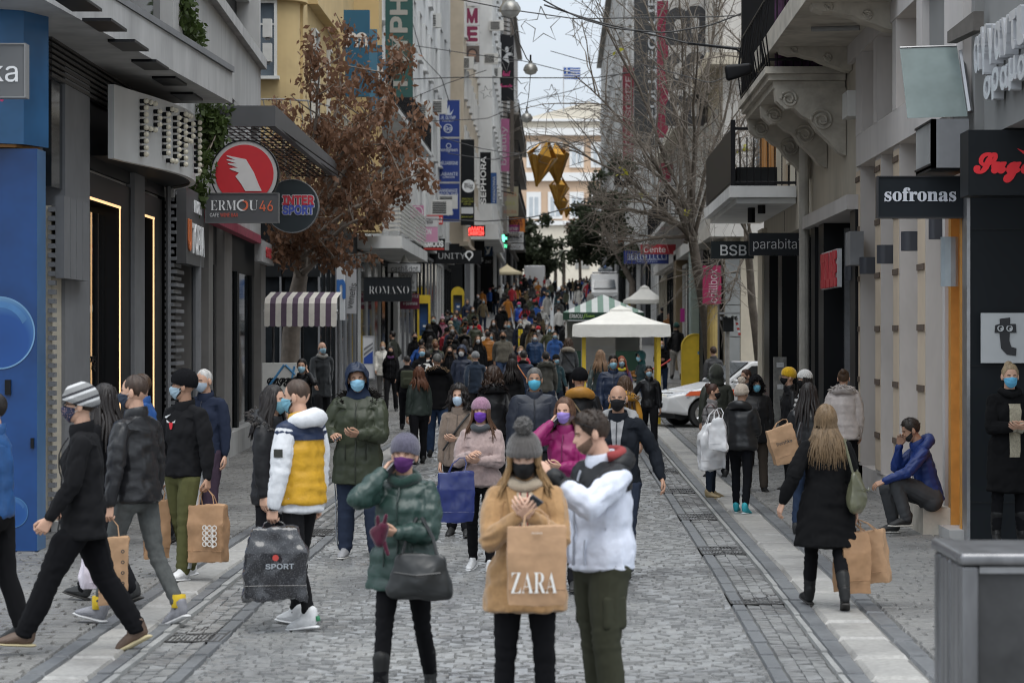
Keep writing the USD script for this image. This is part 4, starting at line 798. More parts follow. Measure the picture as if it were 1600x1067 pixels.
for u0, G_ in ((.16, ('XXX.', 'X..X', 'X..X', 'X..X', 'XXX.', 'X...', 'X...', 'X...', 'X...')), (.30, ('.XX.', 'X..X', 'X..X', 'X..X', 'X..X', 'X..X', 'X..X', 'X..X', '.XX.')), (.44, ('XXX.', 'X..X', 'X..X', 'X..X', 'XXX.', 'X...', 'X...', 'X...', 'X...')), (.64, ('X', 'X', 'X', 'X', 'X', 'X', 'X', 'X', 'X'))):
    for r_, row in enumerate(G_):
        for c_, ch in enumerate(row):
            if ch == 'X':
                k = (u0 + c_ * .027) * 40; p = np.array([np.interp(k, range(41), pc[:, 0]), np.interp(k, range(41), pc[:, 1])]); n_ = np.array([np.interp(k, range(41), nr[:, 0]), np.interp(k, range(41), nr[:, 1])])
                z = 4.80 - r_ * .078; a = part(t, 'lamp_holder', MB().tube([(*(p + n_ * .003), z), (*(p + n_ * .05), z)], .028, 7), BLACKP)
                part(a, 'bulb', trimesh.Trimesh(trimesh.creation.icosphere(1, .033).vertices + np.array([*(p + n_ * .075), z]), trimesh.creation.icosphere(1).faces), mat((.72, .66, .52), .15, 0), True)
# next building: grey concrete with deep windows
WB = Wall((-5.6, 40.5), (-6.02, 50.5)); UB = WB.U; LB0 = WB.U(272)
lb = thing('grey_building', 'grey concrete building with deep-set windows above the cafe sign', 'building')
part(lb, 'wall', WB.b(LB0, WB.L, -8, -.45, 0, 24), DARK); part(lb, 'end_wall', WB.b(WB.L - .25, WB.L, -8, .0, 0, 24), CONC)
for p0, p1 in ((270, 306), (319, 325), (336, 342), (352, 357), (366.5, 373), (382.5, 392)): prt(lb, WB, 'pier', p0, p1, 5.0, 7.5, -.45, 0, CONC)
for z0, z1, o in ((3.95, 5.0, 0), (6.15, 7.3, .0), (7.3, 7.5, .12), (8.6, 24, -.2)): part(lb, 'spandrel', WB.b(LB0, WB.L, -.45 if z0 < 6 or z0 > 7 else -.44, o + (.003 if z0 < 8 else 0), z0, z1), CONC)
for p0, p1 in ((306, 319), (325, 336), (342, 352), (357, 366.5), (373, 382.5), (392, 410)): f = part(lb, 'window', WB.b(WB.U(p0), WB.U(p1), -.42, -.36, 5.0, 6.15), IRONB); part(f, 'pane', WB.b(WB.U(p0) + .04, WB.U(p1) - .04, -.36, -.345, 5.04, 6.11), SGLASS if p0 < 340 else DGLASS)
for p0, p1 in ((303, 306), (321, 328), (346, 358), (404, 411)): prt(lb, WB, 'pillar', p0, p1, 0, 3.95, -.45, .05, mat((.19, .18, .17), .8, .1, 3, dirt=.3))
part(lb, 'plinth', WB.b(WB.U(303), WB.L, -.3, .08, 0, .42), CONC)
for p0, p1 in ((306, 321), (328, 346), (358, 386), (386, 404)):
    f = part(lb, 'shop_window', WB.b(WB.U(p0), WB.U(p1), -.16, -.08, 3.2, 3.95), DARK); part(f, 'pane', WB.b(WB.U(p0), WB.U(p1), -.14, -.1, .42, 3.2), DGLASS); part(f, 'mullion', WB.b(WB.U(p0 + (p1 - p0) * .55), WB.U(p0 + (p1 - p0) * .55 + 3), -.09, -.03, .42, 3.2), DARK)
part(lb, 'awning_strip', WB.b(WB.U(303), WB.U(391), .05, .20, 3.78, 3.93), mat((.30, .025, .06), .6, .35, 6))
part(lb, 'downpipe', MB().tube([WB.P(WB.U(296), .1, 0), WB.P(WB.U(296), .1, 3.2)], .07, 10), GREYM)
tw = WB.face(MB(), rect(1.0, .82), WB.U(287), 3.63, .0, .10)
t = one('shop_sign', 'dark sign reading UTOPIA on the grey facade', 'sign', WB.b(WB.U(273), WB.U(302), .02, .16, 3.05, 4.1), mat((.06, .06, .062), .5, .1))
m = WB.face(MB(), lettering('TOPIA', .42, bold=2), (WB.U(280) + WB.U(301)) / 2, 3.42, .165, .03); k_ = (WB.U(301) - WB.U(280)); m.n = 0
sh = lettering('TOPIA', .40, bold=2, width=k_ * .92); part(t, 'lettering', WB.face(MB(), sh, (WB.U(280) + WB.U(301)) / 2, 3.42, .165, .02), WHITE); part(t, 'letter_u', WB.face(MB(), lettering('U', .40, bold=3, width=.4), WB.U(277), 3.45, .165, .02), mat((.6, .16, .05), .5, 0)); part(t, 'small_lettering', WB.face(MB(), lettering('NYXTA', .16, bold=3, width=k_ * .5), WB.U(290), 3.88, .165, .02), WHITE)
one('shop_sign', 'small lit white sign with red letters beside the awning strip', 'sign', WB.b(WB.U(391), WB.U(411), .08, .22, 3.45, 3.85), mat((.42, .42, .42), .4, .1)); part('/World/shop_sign_001', 'lettering', WB.face(MB(), lettering('SPORTS', .18, bold=3, width=1.3), WB.U(401), 3.65, .225, .02), mat((.55, .05, .06), .5, 0))
one('sticker_sign', 'small blue sticker on the cafe window', 'sign', WB.b(WB.U(359), WB.U(370), -.095, -.085, 3.0, 3.25), mat((.03, .07, .3), .5, 0)); part('/World/sticker_sign', 'lettering', WB.face(MB(), lettering('OPEN', .08, bold=3, width=.9), WB.U(364.5), 3.12, -.084, .004), WHITE)
t = thing('security_camera', 'white security camera above the UTOPIA sign', 'camera', WB.P(WB.U(276), .2, 4.35)); part(t, 'housing', MB().tube([(-.05, .2, .03), (.1, -.22, -.03)], .075, 10), OFFW); part(t, 'arm', MB().tube([(-.3, .2, .05), (-.05, .15, .04)], .02, 6), OFFW)
# cafe canopy with lattice underside
t = thing('cafe_canopy', 'dark flat canopy with perforated underside behind the round red sign', 'canopy'); d0, d1 = 38.5, 51.5; z0, z1 = Z(200, 38.8), Z(168, 38.8); xo0, xo1 = X(430, d0), X(528, d1); xi = -5.5
DKC = mat((.075, .075, .078), .5, .1, 3, dirt=.2)
part(t, 'front_fascia', MB().box(xi, xo0, d0, d0 + .12, z0, z1), DKC); part(t, 'outer_fascia', MB().hexa([(xo0 - .1, d0 + .12, z0), (xo0, d0 + .12, z0), (xo1, d1, z0), (xo1 - .1, d1, z0)], [(xo0 - .1, d0 + .12, z1), (xo0, d0 + .12, z1), (xo1, d1, z1), (xo1 - .1, d1, z1)]), DKC)
for k in range(22): y = d0 + .3 + k * (d1 - d0 - .4) / 22; xo = xo0 + (xo1 - xo0) * (y - d0) / (d1 - d0); part(t, 'cross_slat', MB().box(xi - .1, xo - .1, y, y + .10, z0 + .02, z0 + .028), BLACKP)
for k in range(9): x = xi + .08 + k * .125; part(t, 'long_slat', MB().box(x, x + .035, d0 + .12, d1, z0 + .03, z0 + .037), BLACKP)
# round cafe sign
d = 37.6; t = thing('round_sign', 'round red cafe sign with a pale winged hand', 'sign', (X(382, d), d, Z(272, d))); s = d / FP
part(t, 'disc', MB().ext(disc(52 * s), 0, .14), mat((.36, .35, .34), .5, .05)); part(t, 'edge', MB().ext(ring(53.5 * s, 2 * s), -.01, .15), BLACKP); part(t, 'red_field', MB().ext(disc(45.5 * s), -.008, .001), mat((.42, .012, .018), .45, .05))
wing = shapely.union_all([poly((-27, 28), (2, 22), (14, 2), (22, -18), (26, -26), (2, -26), (-4, -16), (-9, -9), (-13, -4), (-7, 2), (-22, 8), (-6, 9), (-25, 16), (-6, 15), (-27, 22), (-8, 20))]).buffer(.8)
part(t, 'wing_emblem', MB().ext(sc_(wing, s, s, origin=(0, 0)), -.016, -.0085), mat((.50, .48, .47), .5, .05))
sign('cafe_sign', 'dark grey cafe board reading ERMOU46 under the round red sign', (322, 434, 303, 347), 37.5, (.062, .062, .066), [('ERM', 'serif', (.6, .6, .6), 349, 321, 17, 40, {'thin': 1.2}), ('U', 'serif', (.6, .6, .6), 396, 321, 17, 14, {'thin': 1.2}), (ring(9, 2.6).difference(shapely.box(2, -2, 12, 12)), '', (.6, .6, .6), 379, 321, 1), (ring(9, 3).intersection(shapely.box(0, -7, 12, 7)), '', (.6, .12, .05), 379, 321, 1, None, {'lift': .003}), ('46', 'sans', (.6, .12, .05), 416, 322, 16, 21), ('CAFE', 'sans', (.6, .6, .6), 335, 336, 5.5, 14), ('WINE BAR', 'sans', (.55, .08, .05), 358, 336, 5.5, 27)], border=((.1, .1, .1), .015))
d = 43.5; s = d / FP; t = thing('round_sign', 'round black sports shop sign behind the cafe board', 'sign', (X(456, d), d, Z(322, d))); part(t, 'disc', MB().ext(disc(41 * s), 0, .15), mat((.014, .022, .026), .45, .1)); part(t, 'edge', MB().ext(ring(42 * s, 1.2 * s), -.01, .16), GREYM)
for q, c, cz_ in (('INTER', (.5, .03, .05), 9), ('SPORT', (.06, .09, .40), -6)): part(t, 'lettering', MB().ext(tr_(lettering(q, 13 * s, 'sans', 5, 49 * s), 10 * s, cz_ * s), -.016, -.008), mat(c, .5, 0)); part(t, 'letter_outline', MB().ext(tr_(lettering(q, 13 * s, 'sans', 5, 49 * s).buffer(.012), 10 * s, cz_ * s), -.0075, .001), mat((.5, .5, .52), .5, 0))
part(t, 'arm', MB().tube([(-41 * s, .07, .1), (-41 * s - 1.0, .07, .1)], .03, 6), IRONB)
for py in (30, 68): t = thing('outdoor_speaker', 'white wall unit on the grey building corner, ' + ('upper' if py == 30 else 'lower') + ' of two', 'wall unit', (X(417, 50.6), 50.7, Z(py + 28, 50.6)), 0, 'white wall units'); part(t, 'case', ball((0, 0, .25), (.09, .1, .1), 12).trim_by_plane((0, 0, 1), .0) + Manifold.cube((.17, .18, .36), True).translate((0, 0, .18)), OFFW, 40); part(t, 'cap', Manifold.cylinder(.05, .06, .03, 12).translate((0, 0, -.05)), GREYM, 40)

# yellow corner building beyond the side street
WF = Wall((-16, 58.5), (-5.95, 58.5)); WY = Wall((-5.95, 58.6), (-6.1, 74)); yb = thing('yellow_building', 'ochre yellow corner building with balconies behind the brown tree', 'building')
WF.n = np.array([0, -1.0]); WF.t = np.array([1.0, 0])
part(yb, 'wall', MB().box(-16, -6.0, 58.5, 73.9, 5.0, 24), YELLOW); part(yb, 'ground_floor', MB().box(-16, -6.02, 58.6, 73.9, 0, 5.0), DARK)
bx = [X(p, 58.5) for p in (400, 478)]; part(yb, 'bay', smoothed(Manifold.batch_hull([Manifold.cylinder(5.4, .55, .55, 24).translate((-6.6, 58.3, 6.5)), Manifold.cube((3, 1.2, 5.4)).translate((-10, 58.0, 6.5))]), .8, 0), YELLOW, 30); 
part(yb, 'bay_ledge', Manifold.batch_hull([Manifold.cylinder(.22, .68, .68, 24).translate((-6.6, 58.3, 6.28)), Manifold.cube((3, 1.3, .22)).translate((-10, 57.86, 6.28))]), YELLOW, 30); part(yb, 'bay_cornice', Manifold.batch_hull([Manifold.cylinder(.25, .72, .72, 24).translate((-6.6, 58.3, 9.62)), Manifold.cube((3, 1.3, .25)).translate((-10, 57.82, 9.62))]), YELLOW, 30)
for c in (-6.98,): window(yb, Wall((-16, 57.75), (-5, 57.75)), 16 + c, 7.9, .82, 1.65, 0, OFFW, SGLASS, 1)
part(yb, 'slab', MB().box(-6.2, -5.75, 59.4, 73.5, 9.75, 9.95), YELLOW); part(yb, 'return_wall', MB().box(-6.0, -5.3, 72.6, 73.8, 5.0, 24), YELLOW); part(yb, 'party_wall', MB().box(-6.02, -5.62, 64.9, 65.2, 6.28, 9.75), YELLOW)
for k in range(3): window(yb, WY, 2.0 + k * 4.2, 7.0, 1.1, 2.2, .0, OFFW, SGLASS, 1)
rail = MB()
for k in range(16): x = -8.6 + k * .2; rail.tube([(x, 57.55, 6.5), (x + .1, 57.5, 6.9), (x, 57.5, 7.35)], .012, 4)
rail.tube([(-9.5, 57.5, 7.36), (-6.4, 57.45, 7.36), (-5.8, 57.9, 7.36), (-5.4, 59.5, 7.36), (-5.35, 66, 7.36)], .02, 5); rail.tube([(-9.5, 57.5, 6.5), (-6.4, 57.45, 6.5), (-5.8, 57.9, 6.5), (-5.4, 59.5, 6.5)], .015, 5)
for k in range(14): y = 59.5 + k * .45; rail.tube([(-5.38, y, 6.3), (-5.38, y, 7.36)], .012, 4)
part(yb, 'railing', rail, GREYM)
for p0, p1 in ((412, 440), (442, 470), (472, 500)): a, b_ = X(p0, 58.5), X(p1, 58.5); f = part(yb, 'shop_window', MB().box(a, b_, 58.42, 58.6, 3.4, 3.6), DARK); part(f, 'pane', MB().box(a + .04, b_ - .04, 58.5, 58.56, .5, 3.4), DGLASS); part(f, 'mullion', MB().box(b_ - .04, b_, 58.42, 58.5, .1, 3.4), GREYM)
shopfront(yb, WY, .6, 6.5, .2, 4.2, DARK, DGLASS, 4); shopfront(yb, WY, 7, 14, .3, 4.3, GREYM, DGLASS, 4)
def far_building(name, label, W, z0, h, depth, wall, base, rows, cols, wz, wh, ww, frame=WHITEP, pane=DGLASS, balc=(), shop=True, base_h=4.2, u_off=0, seed=1, rail=IRONB, cornice=True, shutter=None):
    bd = thing(name, label, 'building'); rg = np.random.default_rng(seed)
    part(bd, 'wall', W.b(0, W.L, -depth, 0, z0 + base_h, z0 + h), wall); part(bd, 'ground_floor', W.b(0, W.L, -depth, -.05, z0 - 2, z0 + base_h), base)
    if cornice: part(bd, 'cornice', W.b(-.05, W.L + .05, -.2, .28, z0 + base_h - .12, z0 + base_h + .1), wall); part(bd, 'roof_cornice', W.b(-.05, W.L + .05, -.3, .45, z0 + h, z0 + h + .3), wall)
    for r in range(rows):
        for c in range(cols):
            u = u_off + (c + .5) * W.L / cols; z = z0 + base_h + wz + r * 3.3
            window(bd, W, u, z, ww, wh, 0, frame, pane if rg.random() < .7 else SGLASS, 1, shutter=shutter)
        if r in balc: balcony(bd, W, W.L / 2, z0 + base_h + wz + r * 3.3 - .1, W.L * .9, .95, wall, rail, int(W.L * 4))
    if shop:
        n = max(1, int(W.L / 7))
        for k in range(n): shopfront(bd, W, W.L * k / n + .3, W.L * (k + 1) / n - .3, z0 - .3, z0 + base_h - .4, (DARK, GREYM, WHITEP)[(k + seed) % 3], DGLASS, 3)
    return bd
def GZ(d): return float(G(d))
far_building('white_building', 'white plastered building behind the teal banner, left side', Wall((-6.1, 74), (-6.1, 100)), GZ(80), 21, 10, WHITEP, DARK, 5, 6, 1.0, 1.9, 1.2, balc=(1,), seed=2)
part('/World/white_building', 'pilaster', MB().box(-6.1, -5.8, 88.5, 89.4, 1, 6), WHITEP)
far_building('white_building', 'white building with balconies beside the blue banners', Wall((-6.12, 100.1), (-6.12, 134)), GZ(110), 22, 10, WHITEP, GREYM, 5, 8, 1.0, 1.9, 1.3, seed=3)
far_building('beige_building', 'beige building with a blank side wall, left side', Wall((-5.4, 135), (-5.6, 164)), GZ(140), 24, 10, BEIGE, DARK, 5, 7, 1.2, 1.8, 1.2, seed=4)
far_building('white_tower', 'tall white building behind the red lettered panels', Wall((-4.75, 165.2), (-5.1, 205)), GZ(170), 26, 10, WHITEP, DARK, 6, 9, 1.2, 1.8, 1.3, seed=5)
far_building('brown_building', 'dark edged building at the far left end of the street', Wall((-4.75, 206), (-4.9, 262)), GZ(215), 25, 10, mat((.22, .20, .18), .8, .1, 2), GREYM, 5, 12, 1.0, 1.9, 1.3, balc=(0, 1, 2, 3), seed=6)
# curtain wall of narrow glass on the second white building
for k in range(9):
    y = 122 + k * 1.3; f = part('/World/white_building_001', 'glazing_bay', MB().box(-6.12, -5.98, y, y + .12, 13.5, 27), WHITEP); part(f, 'pane', MB().box(-6.11, -6.03, y + .12, y + 1.3, 13.6, 27), SGLASS)
# ---------------------------------------------------------------- signs hung over the left pavement
W8, W6, W5 = (.75, .75, .74), (.55, .55, .55), (.42, .42, .42); NAVY = (.008, .035, .13); BLK = (.014, .015, .017)
mm = shapely.union_all([ring(9.5, 6, -8, 2).intersection(shapely.box(-30, 2, 30, 30)), shapely.box(-17.5, -13, -12, 2), ring(9.5, 6, 8.5, 2).intersection(shapely.box(-30, 2, 30, 30)), shapely.box(-1.8, -13, 3, 2), shapely.box(14, -13, 18.2, 2), disc(3.4, 8.5, 3), disc(3.2, 8.5, -5), shapely.box(5.3, -13, 11.7, -6)])
for i, (x0, x1, y0, y1, d, c, my, lb) in enumerate(((537, 577, 16, 151, 66, (.012, .085, .15), 62, 'tall navy shop banner with a white letter emblem, the nearest of four'), (576, 589, 46, 175, 69, (.05, .15, .23), 0, 'narrow pale blue shop banner behind the navy one'), (587, 597, 71, 190, 72, (.012, .085, .15), 112, 'second navy shop banner, half hidden by the first'), (596, 606, 96, 200, 74, (.06, .13, .2), 138, 'farthest greyish blue shop banner beside the teal one'))):
    sign('hanging_banner', lb, (x0, x1, y0, y1), d, c, [(sc_(mm.intersection(shapely.box(-18, -30, 40, 30)) if i == 0 else mm.intersection(shapely.box(4, -30, 40, 30)), .95 if i == 0 else .8, .95, origin=(0, 0)), '', (.60, .55, .50), (x0 + x1) / 2 - (0 if i == 0 else 8), my, 1)] if my else (), th=.25 if i == 0 else .1)
sign('hanging_banner', 'tall teal banner with pale Greek letters running upwards', (602, 645, -30, 152), 77, (.022, .085, .075), [('ΤΟΥΡΗ', 'sans', (.36, .34, .30), 623, 70, 25, 150, {'rot': 90, 'bold': 4})], th=.1)
sign('blade_sign', 'black blade sign reading ROMANO in thin grey capitals', (569, 642, 434, 470), 70, (.02, .024, .028), [('ROMANO', 'serif', (.46, .46, .46), 608, 453, 13, 62, {'thin': 2.2})], border=((.012, .012, .013), .02))
sign('blade_sign', 'white blade sign with blue letter n beside the dark storefront', (526, 538, 415, 500), 62, (.5, .51, .52), [('n', 'sans', (.03, .12, .35), 533, 452, 34, 14, {'bold': 5})], th=.3)
sign('blade_sign', 'grey upright shop sign with dark letters, next to the white one', (541, 556, 420, 490), 63, (.33, .33, .34), [('venetis', 'sans', (.05, .05, .05), 549, 462, 10, 40, {'rot': 80})], th=.2)
sign('hanging_sign', 'white hanging sign reading cash and dot under the balcony', (606, 657, 412, 425), 78, (.55, .55, .55), [('cash&dot.', 'sans', (.03, .03, .03), 633, 420, 9, 44, {'thin': .5})], border=((.02, .02, .02), .03))
sign('notice_board', 'white board with small writing behind the ROMANO sign', (624, 651, 426, 455), 84, (.55, .55, .55), [('happy', 'sans', BLK, 634, 431, 8, 22), ('hair', 'sans', BLK, 642, 441, 5, 12), ('nails', 'sans', BLK, 642, 449, 5, 12)], border=((.02, .02, .02), .03))
sign('hanging_sign', 'small maroon sign under the ROMANO board', (625, 655, 459, 483), 86, (.15, .012, .04), [('e-paremana', 'sans', W6, 641, 475, 5, 22, {'bold': 2}), ('NOEΣ', 'sans', W6, 648, 463, 4, 12)])
sign('salon_sign', 'white and pink salon sign next to the slatted balcony', (651, 684, 339, 378), 98, (.62, .30, .44), [(rect(33, 15), '', (.62, .6, .6), 667.5, 347, 1, None, {'name': 'white_band'}), ('pasarella', 'sans', BLK, 664, 347, 6, 24, {'lift': .012}), ('SALON', 'sans', W8, 663, 362, 8, 22, {'bold': 3})], border=((.5, .5, .5), .03))
sign('salon_sign', 'pink rounded sign above the white and pink salon sign', (641, 662, 321, 342), 100, (.55, .22, .36), [(ring(9, 1.5), '', W8, 652, 331, 1)])
sign('shop_sign', 'small bright red sign behind the salon sign', (666, 692, 336, 351), 106, (.5, .03, .03), [('SALE', 'sans', W8, 685, 344, 7, 12, {'bold': 3})])
sign('shop_sign', 'black sign with bold white letters MOUS and a red line', (658, 695, 373, 392), 106, BLK, [('FAMOUS', 'sans', W8, 675, 381, 9, 36, {'bold': 6}), (rect(32, 3), '', (.5, .04, .03), 678, 389, 1)])
sign('shop_sign', 'long black fascia sign with thin letters ending in a white shield', (664, 752, 391, 412), 116, BLK, [('UNITY', 'sans', W5, 706, 400, 9, 42, {'thin': .5}), (shapely.union_all([disc(6.5, 0, 1), poly((-6, 0), (6, 0), (0, -9))]).difference(shapely.union_all([disc(4, 0, 1), poly((-4, 0), (4, 0), (0, -6))])), '', W8, 733, 399, 1)], th=.4)
for i, (y0, y1, tx) in enumerate(((157, 214, [(poly((-6, -4), (0, 12), (1, -2), (7, 5), (3, -4)), 702, 176, 0, 0), ('JR. OLYMP', 700, 184, 5, 24), ('COLLECT', 700, 189, 2.6, 18), (ring(7, 1.3).union(lettering('Go', 6, bold=2)), 700, 201, 0, 0)]), (217, 284, [(ring(4, 1), 701, 228, 0, 0), ('nordgreen', 701, 235, 5, 28), ('HELIABRINE', 701, 255, 5, 29), ('LABANTE', 701, 272, 5, 29), ('LONDON', 701, 277, 3, 18)]), (287, 346, [('ANNEMARIE', 701, 298, 5, 28), ('BORLIND', 702, 305, 6.5, 27), ('Germany', 702, 311, 3, 16), (poly((0, 5), (4, 0), (0, -4), (-4, 0)), 701, 317, 0, 0), ('Vegan', 700, 333, 7, 16)]))):
    sign('shop_banner', ('topmost', 'middle', 'lowest')[i] + ' of three bright blue banner panels listing white brand lettering', (685, 718, y0, y1), 124, (.010, .035, .20), [(q[0], 'sans', (.55, .58, .62), q[1], q[2], q[3] or 1, q[4] or None, {'bold': 1}) for q in tx], border=((.4, .4, .42), .03))
sign('shop_banner', 'tall black banner with a white Big disc, beside the blue panels', (720, 741, 218, 352), 134, (.016, .018, .02), [(disc(10), '', W8, 732, 291, 1), ('Big', 'serif', BLK, 732, 291, 8, 14, {'lift': .012, 'thin': .6})] + [(q, 'sans', c, 730, y, 2.6, w) for q, c, y, w in (('OPEN DAILY', (.4, .4, .05), 311, 17), ('SECOND FLOOR', (.4, .4, .05), 315, 19), ('COFFEE', (.4, .4, .05), 319, 12), ('BREAKFAST', (.4, .4, .05), 339, 18))] + [(rect(19, 10), '', W6, 730, 329, 1)])
for i, (y0, y1, ch, lb) in enumerate(((-30, 9, 'A', 'white lettered panel at the top edge with its letter cut off'), (13, 39, 'M', 'white panel with the maroon letter M'), (41, 68, 'E', 'white panel with the maroon letter E'))): sign('letter_sign', lb, (724, 749, y0, y1), 140, (.62, .61, .61), [(ch, 'sans', (.20, .015, .06), 737, (y0 + y1) / 2 - 1, 20, 19, {'bold': 6})], border=((.5, .5, .5), .03))
sign('wall_poster', 'framed dark portrait poster below the letter panels', (726, 749, 72, 98), 140, (.11, .085, .075), [(disc(6), '', (.30, .18, .13), 738, 85, 1, None, {'name': 'portrait'}), (ring(8, 2.5).intersection(shapely.box(-9, -2, 9, 9)), '', (.03, .02, .02), 738, 84, 1, None, {'name': 'portrait_hair'}), (poly((-8, -7), (8, -7), (5, 0), (-5, 0)), '', (.05, .05, .05), 738, 93, 1, None, {'name': 'portrait_coat'})], border=((.5, .5, .5), .04))
sign('shop_banner', 'tall black vertical banner reading SEPHORA upwards', (750, 767, 238, 318), 150, BLK, [('SEPHORA', 'sans', W8, 755, 282, 8, 74, {'rot': 90, 'bold': 2})])
sign('shop_banner', 'narrow blue vertical banner right of the black lettered one', (767, 776, 270, 318), 156, (.01, .06, .2), [('PRIMADONNA', 'sans', W6, 772, 296, 4, 40, {'rot': 90})])
sign('led_sign', 'glowing red Greek letters on a black display board', (717, 758, 352, 369), 144, (.012, .004, .005), [('ΑΝΤΑΛΛΑΓΗ', 'sans', (1, .06, .05), 737.5, 357.5, 6, 36, {'bold': 3, 'emit': 2.6}), ('ΧΡΥΣΑΦΙΚΩΝ', 'sans', (1, .06, .05), 737.5, 364.5, 6, 37, {'bold': 3, 'emit': 2.6})], th=.3)
sign('shop_sign', 'black upright sign with white letters hs beside the red display', (741, 757, 369, 412), 150, BLK, [('hs', 'sans', W8, 751, 373, 7, 8), ('hs', 'sans', W8, 751, 405, 7, 8)])
sign('shop_sign', 'dark blue square sign with a white bird', (757, 770, 382, 400), 160, (.01, .04, .10), [(poly((-5, 6), (-1, 0), (5, 8), (1, -6), (-4, -7), (-2, -3)), '', W8, 763, 391, 1)])
sign('shop_sign', 'black sign with small letters ZAC under the bird sign', (757, 770, 403, 415), 160, BLK, [('ZAC', 'sans', W6, 763, 409, 4, 9)])
sign('hanging_banner', 'black hanging banner with white flower and pink words', (781, 803, 55, 158), 195, (.022, .022, .025), [(shapely.union_all([sc_(disc(4), .7, 1.2).buffer(0), tr_(sc_(disc(4), 1.2, .6), 4, -7), poly((0, -5), (-7, -14), (-3, -17), (4, -22), (2, -12))]), '', W6, 792, 78, 1), ('Nail', 'script', (.6, .05, .2), 790, 115, 10, 15, {'bold': 1}), ('Cosmetic', 'script', (.6, .05, .2), 791, 134, 6, 19, {'bold': 1})], th=.2)
sign('hanging_banner', 'pink vertical banner with floral print at the street end', (781, 796, 186, 268), 200, (.42, .13, .26), [('beauty', 'sans', W6, 788, 228, 8, 60, {'rot': 90})])
sign('hanging_banner', 'faded yellow and grey banner above the orange sign', (785, 810, 292, 338), 206, (.30, .27, .18), [('ΧΡΥΣΑ', 'sans', (.35, .10, .05), 797, 304, 6, 20), ('ΦΙΚΑ', 'sans', (.30, .30, .08), 797, 318, 6, 16), ('AGORA', 'sans', (.35, .10, .05), 797, 331, 5, 20)])
sign('shop_sign', 'orange sign with dark Greek letters, at the street end', (788, 820, 340, 363), 212, (.62, .20, .03), [('ΑΓΟΡΑ', 'sans', (.14, .01, .02), 804, 344.5, 6.5, 24, {'bold': 3}), ('ΧΡΥΣΟΥ', 'sans', (.14, .01, .02), 804, 352, 6.5, 27, {'bold': 3})])
sign('shop_sign', 'magenta sign reading woman below the orange sign', (788, 812, 351.5, 363), 211, (.35, .03, .20), [('woman', 'sans', W8, 800, 357.5, 6, 20, {'bold': 1})])
sign('shop_sign', 'white sign reading PANSIK in dark letters, the larger one', (790, 818, 362, 379), 209, (.55, .55, .55), [('PANSIK', 'sans', BLK, 804, 369, 7.5, 25, {'bold': 1}), ('KOMMOTIRIO', 'sans', BLK, 804, 376, 3, 24)])
sign('shop_sign', 'smaller white sign reading PANSIK in a single row', (790, 818, 381, 390), 209, (.55, .55, .55), [('PANSIK', 'sans', BLK, 804, 385.5, 5, 20)])
sign('pharmacy_cross', 'glowing green pharmacy cross', (780.5, 792.5, 366.5, 379), 200, (.004, .02, .012), [(rect(11, 3.6).union(rect(3.6, 11)), '', (.15, 1, .55), 786.5, 372.5, 1, None, {'emit': 2.2})])
sign('pharmacy_sign', 'glowing green lettering below the pharmacy cross', (780, 793, 380, 389), 200, (.004, .02, .012), [('22:30', 'sans', (.15, 1, .5), 786.5, 384.5, 5, 11, {'emit': 1.6, 'bold': 2})])
# balconies and canopies over the pavement
t = thing('slatted_balcony', 'white balcony with horizontal slat railing behind the brown tree', 'balcony', (0, 0, 0)); wb = Wall((-6.1, 72), (-6.1, 100)); a, b_ = X(668, 82), X(560, 74); d0, d1 = 74, 88; z0 = Z(398, 80); xo = X(640, 82)
part(t, 'slab', MB().hexa([(-6.1, d0, z0), (X(628, d0), d0, z0), (X(652, 82), d1, z0 - .0), (-6.1, d1, z0)], [(-6.1, d0, z0 + .35), (X(628, d0), d0, z0 + .35), (X(652, 82), d1, z0 + .35), (-6.1, d1, z0 + .35)]), WHITEP)
for k in range(9): z = z0 + .5 + k * .12; part(t, 'slat', MB().box(-6.1, X(626, d0), d0 + .02, d0 + .06, z, z + .06), OFFW); part(t, 'slat', MB().hexa([(X(626, d0) - .05, d0, z), (X(626, d0), d0, z), (X(650, 82), d1, z), (X(650, 82) - .05, d1, z)], [(X(626, d0) - .05, d0, z + .06), (X(626, d0), d0, z + .06), (X(650, 82), d1, z + .06), (X(650, 82) - .05, d1, z + .06)]), OFFW)
part(t, 'lamp', MB().lathe([(.03, .35), (.06, .3), (.14, .1), (.17, 0)], (X(632, 79), 79, z0 - .4), 12), OFFW)
t = thing('white_canopy', 'white shop canopy above the black sephora fascia', 'canopy'); z0 = Z(376, 150); part(t, 'slab', MB().hexa([(-6, 148, z0), (X(780, 148), 148, z0), (X(789, 172), 172, z0), (-6, 172, z0)], [(-6, 148, z0 + .9), (X(778, 148), 148, z0 + .9), (X(787, 172), 172, z0 + .6), (-6, 172, z0 + .9)]), WHITEP); part(t, 'rail', MB().tube([(X(778, 148), 148, z0 + 1.6), (X(787, 172), 172, z0 + 1.5)], .04, 5), OFFW)
for (px, py, d, q) in ((674, 35, 118, 'on the white wall near the top'), (657, 400 - 222, 102, 'beside the blue banner'), (700, 318, 122, 'right under the lowest blue panel'), (683, 170, 118, 'left of the topmost blue panel'), (767, 92, 160, 'by the white tower'), (773, 113, 168, 'high on the white tower'), (690, 328, 110, 'below the railings on the white wall'), (727, 100, 136, 'below the portrait poster'), (776, 40, 165, 'at the top of the tower edge')):
    t = thing('air_conditioner', 'white air conditioner unit ' + q, 'air conditioner', at(px, py + 8, d), 0, None); w = .45; part(t, 'case', MB().box(-w, w, 0, .35, 0, .65), OFFW); m = MB()
    for k in range(7): m.box(-w + .06, w - .25, -.012, -.002, .07 + k * .075, .11 + k * .075)
    part(t, 'grille', m, DARK, kind='stuff')
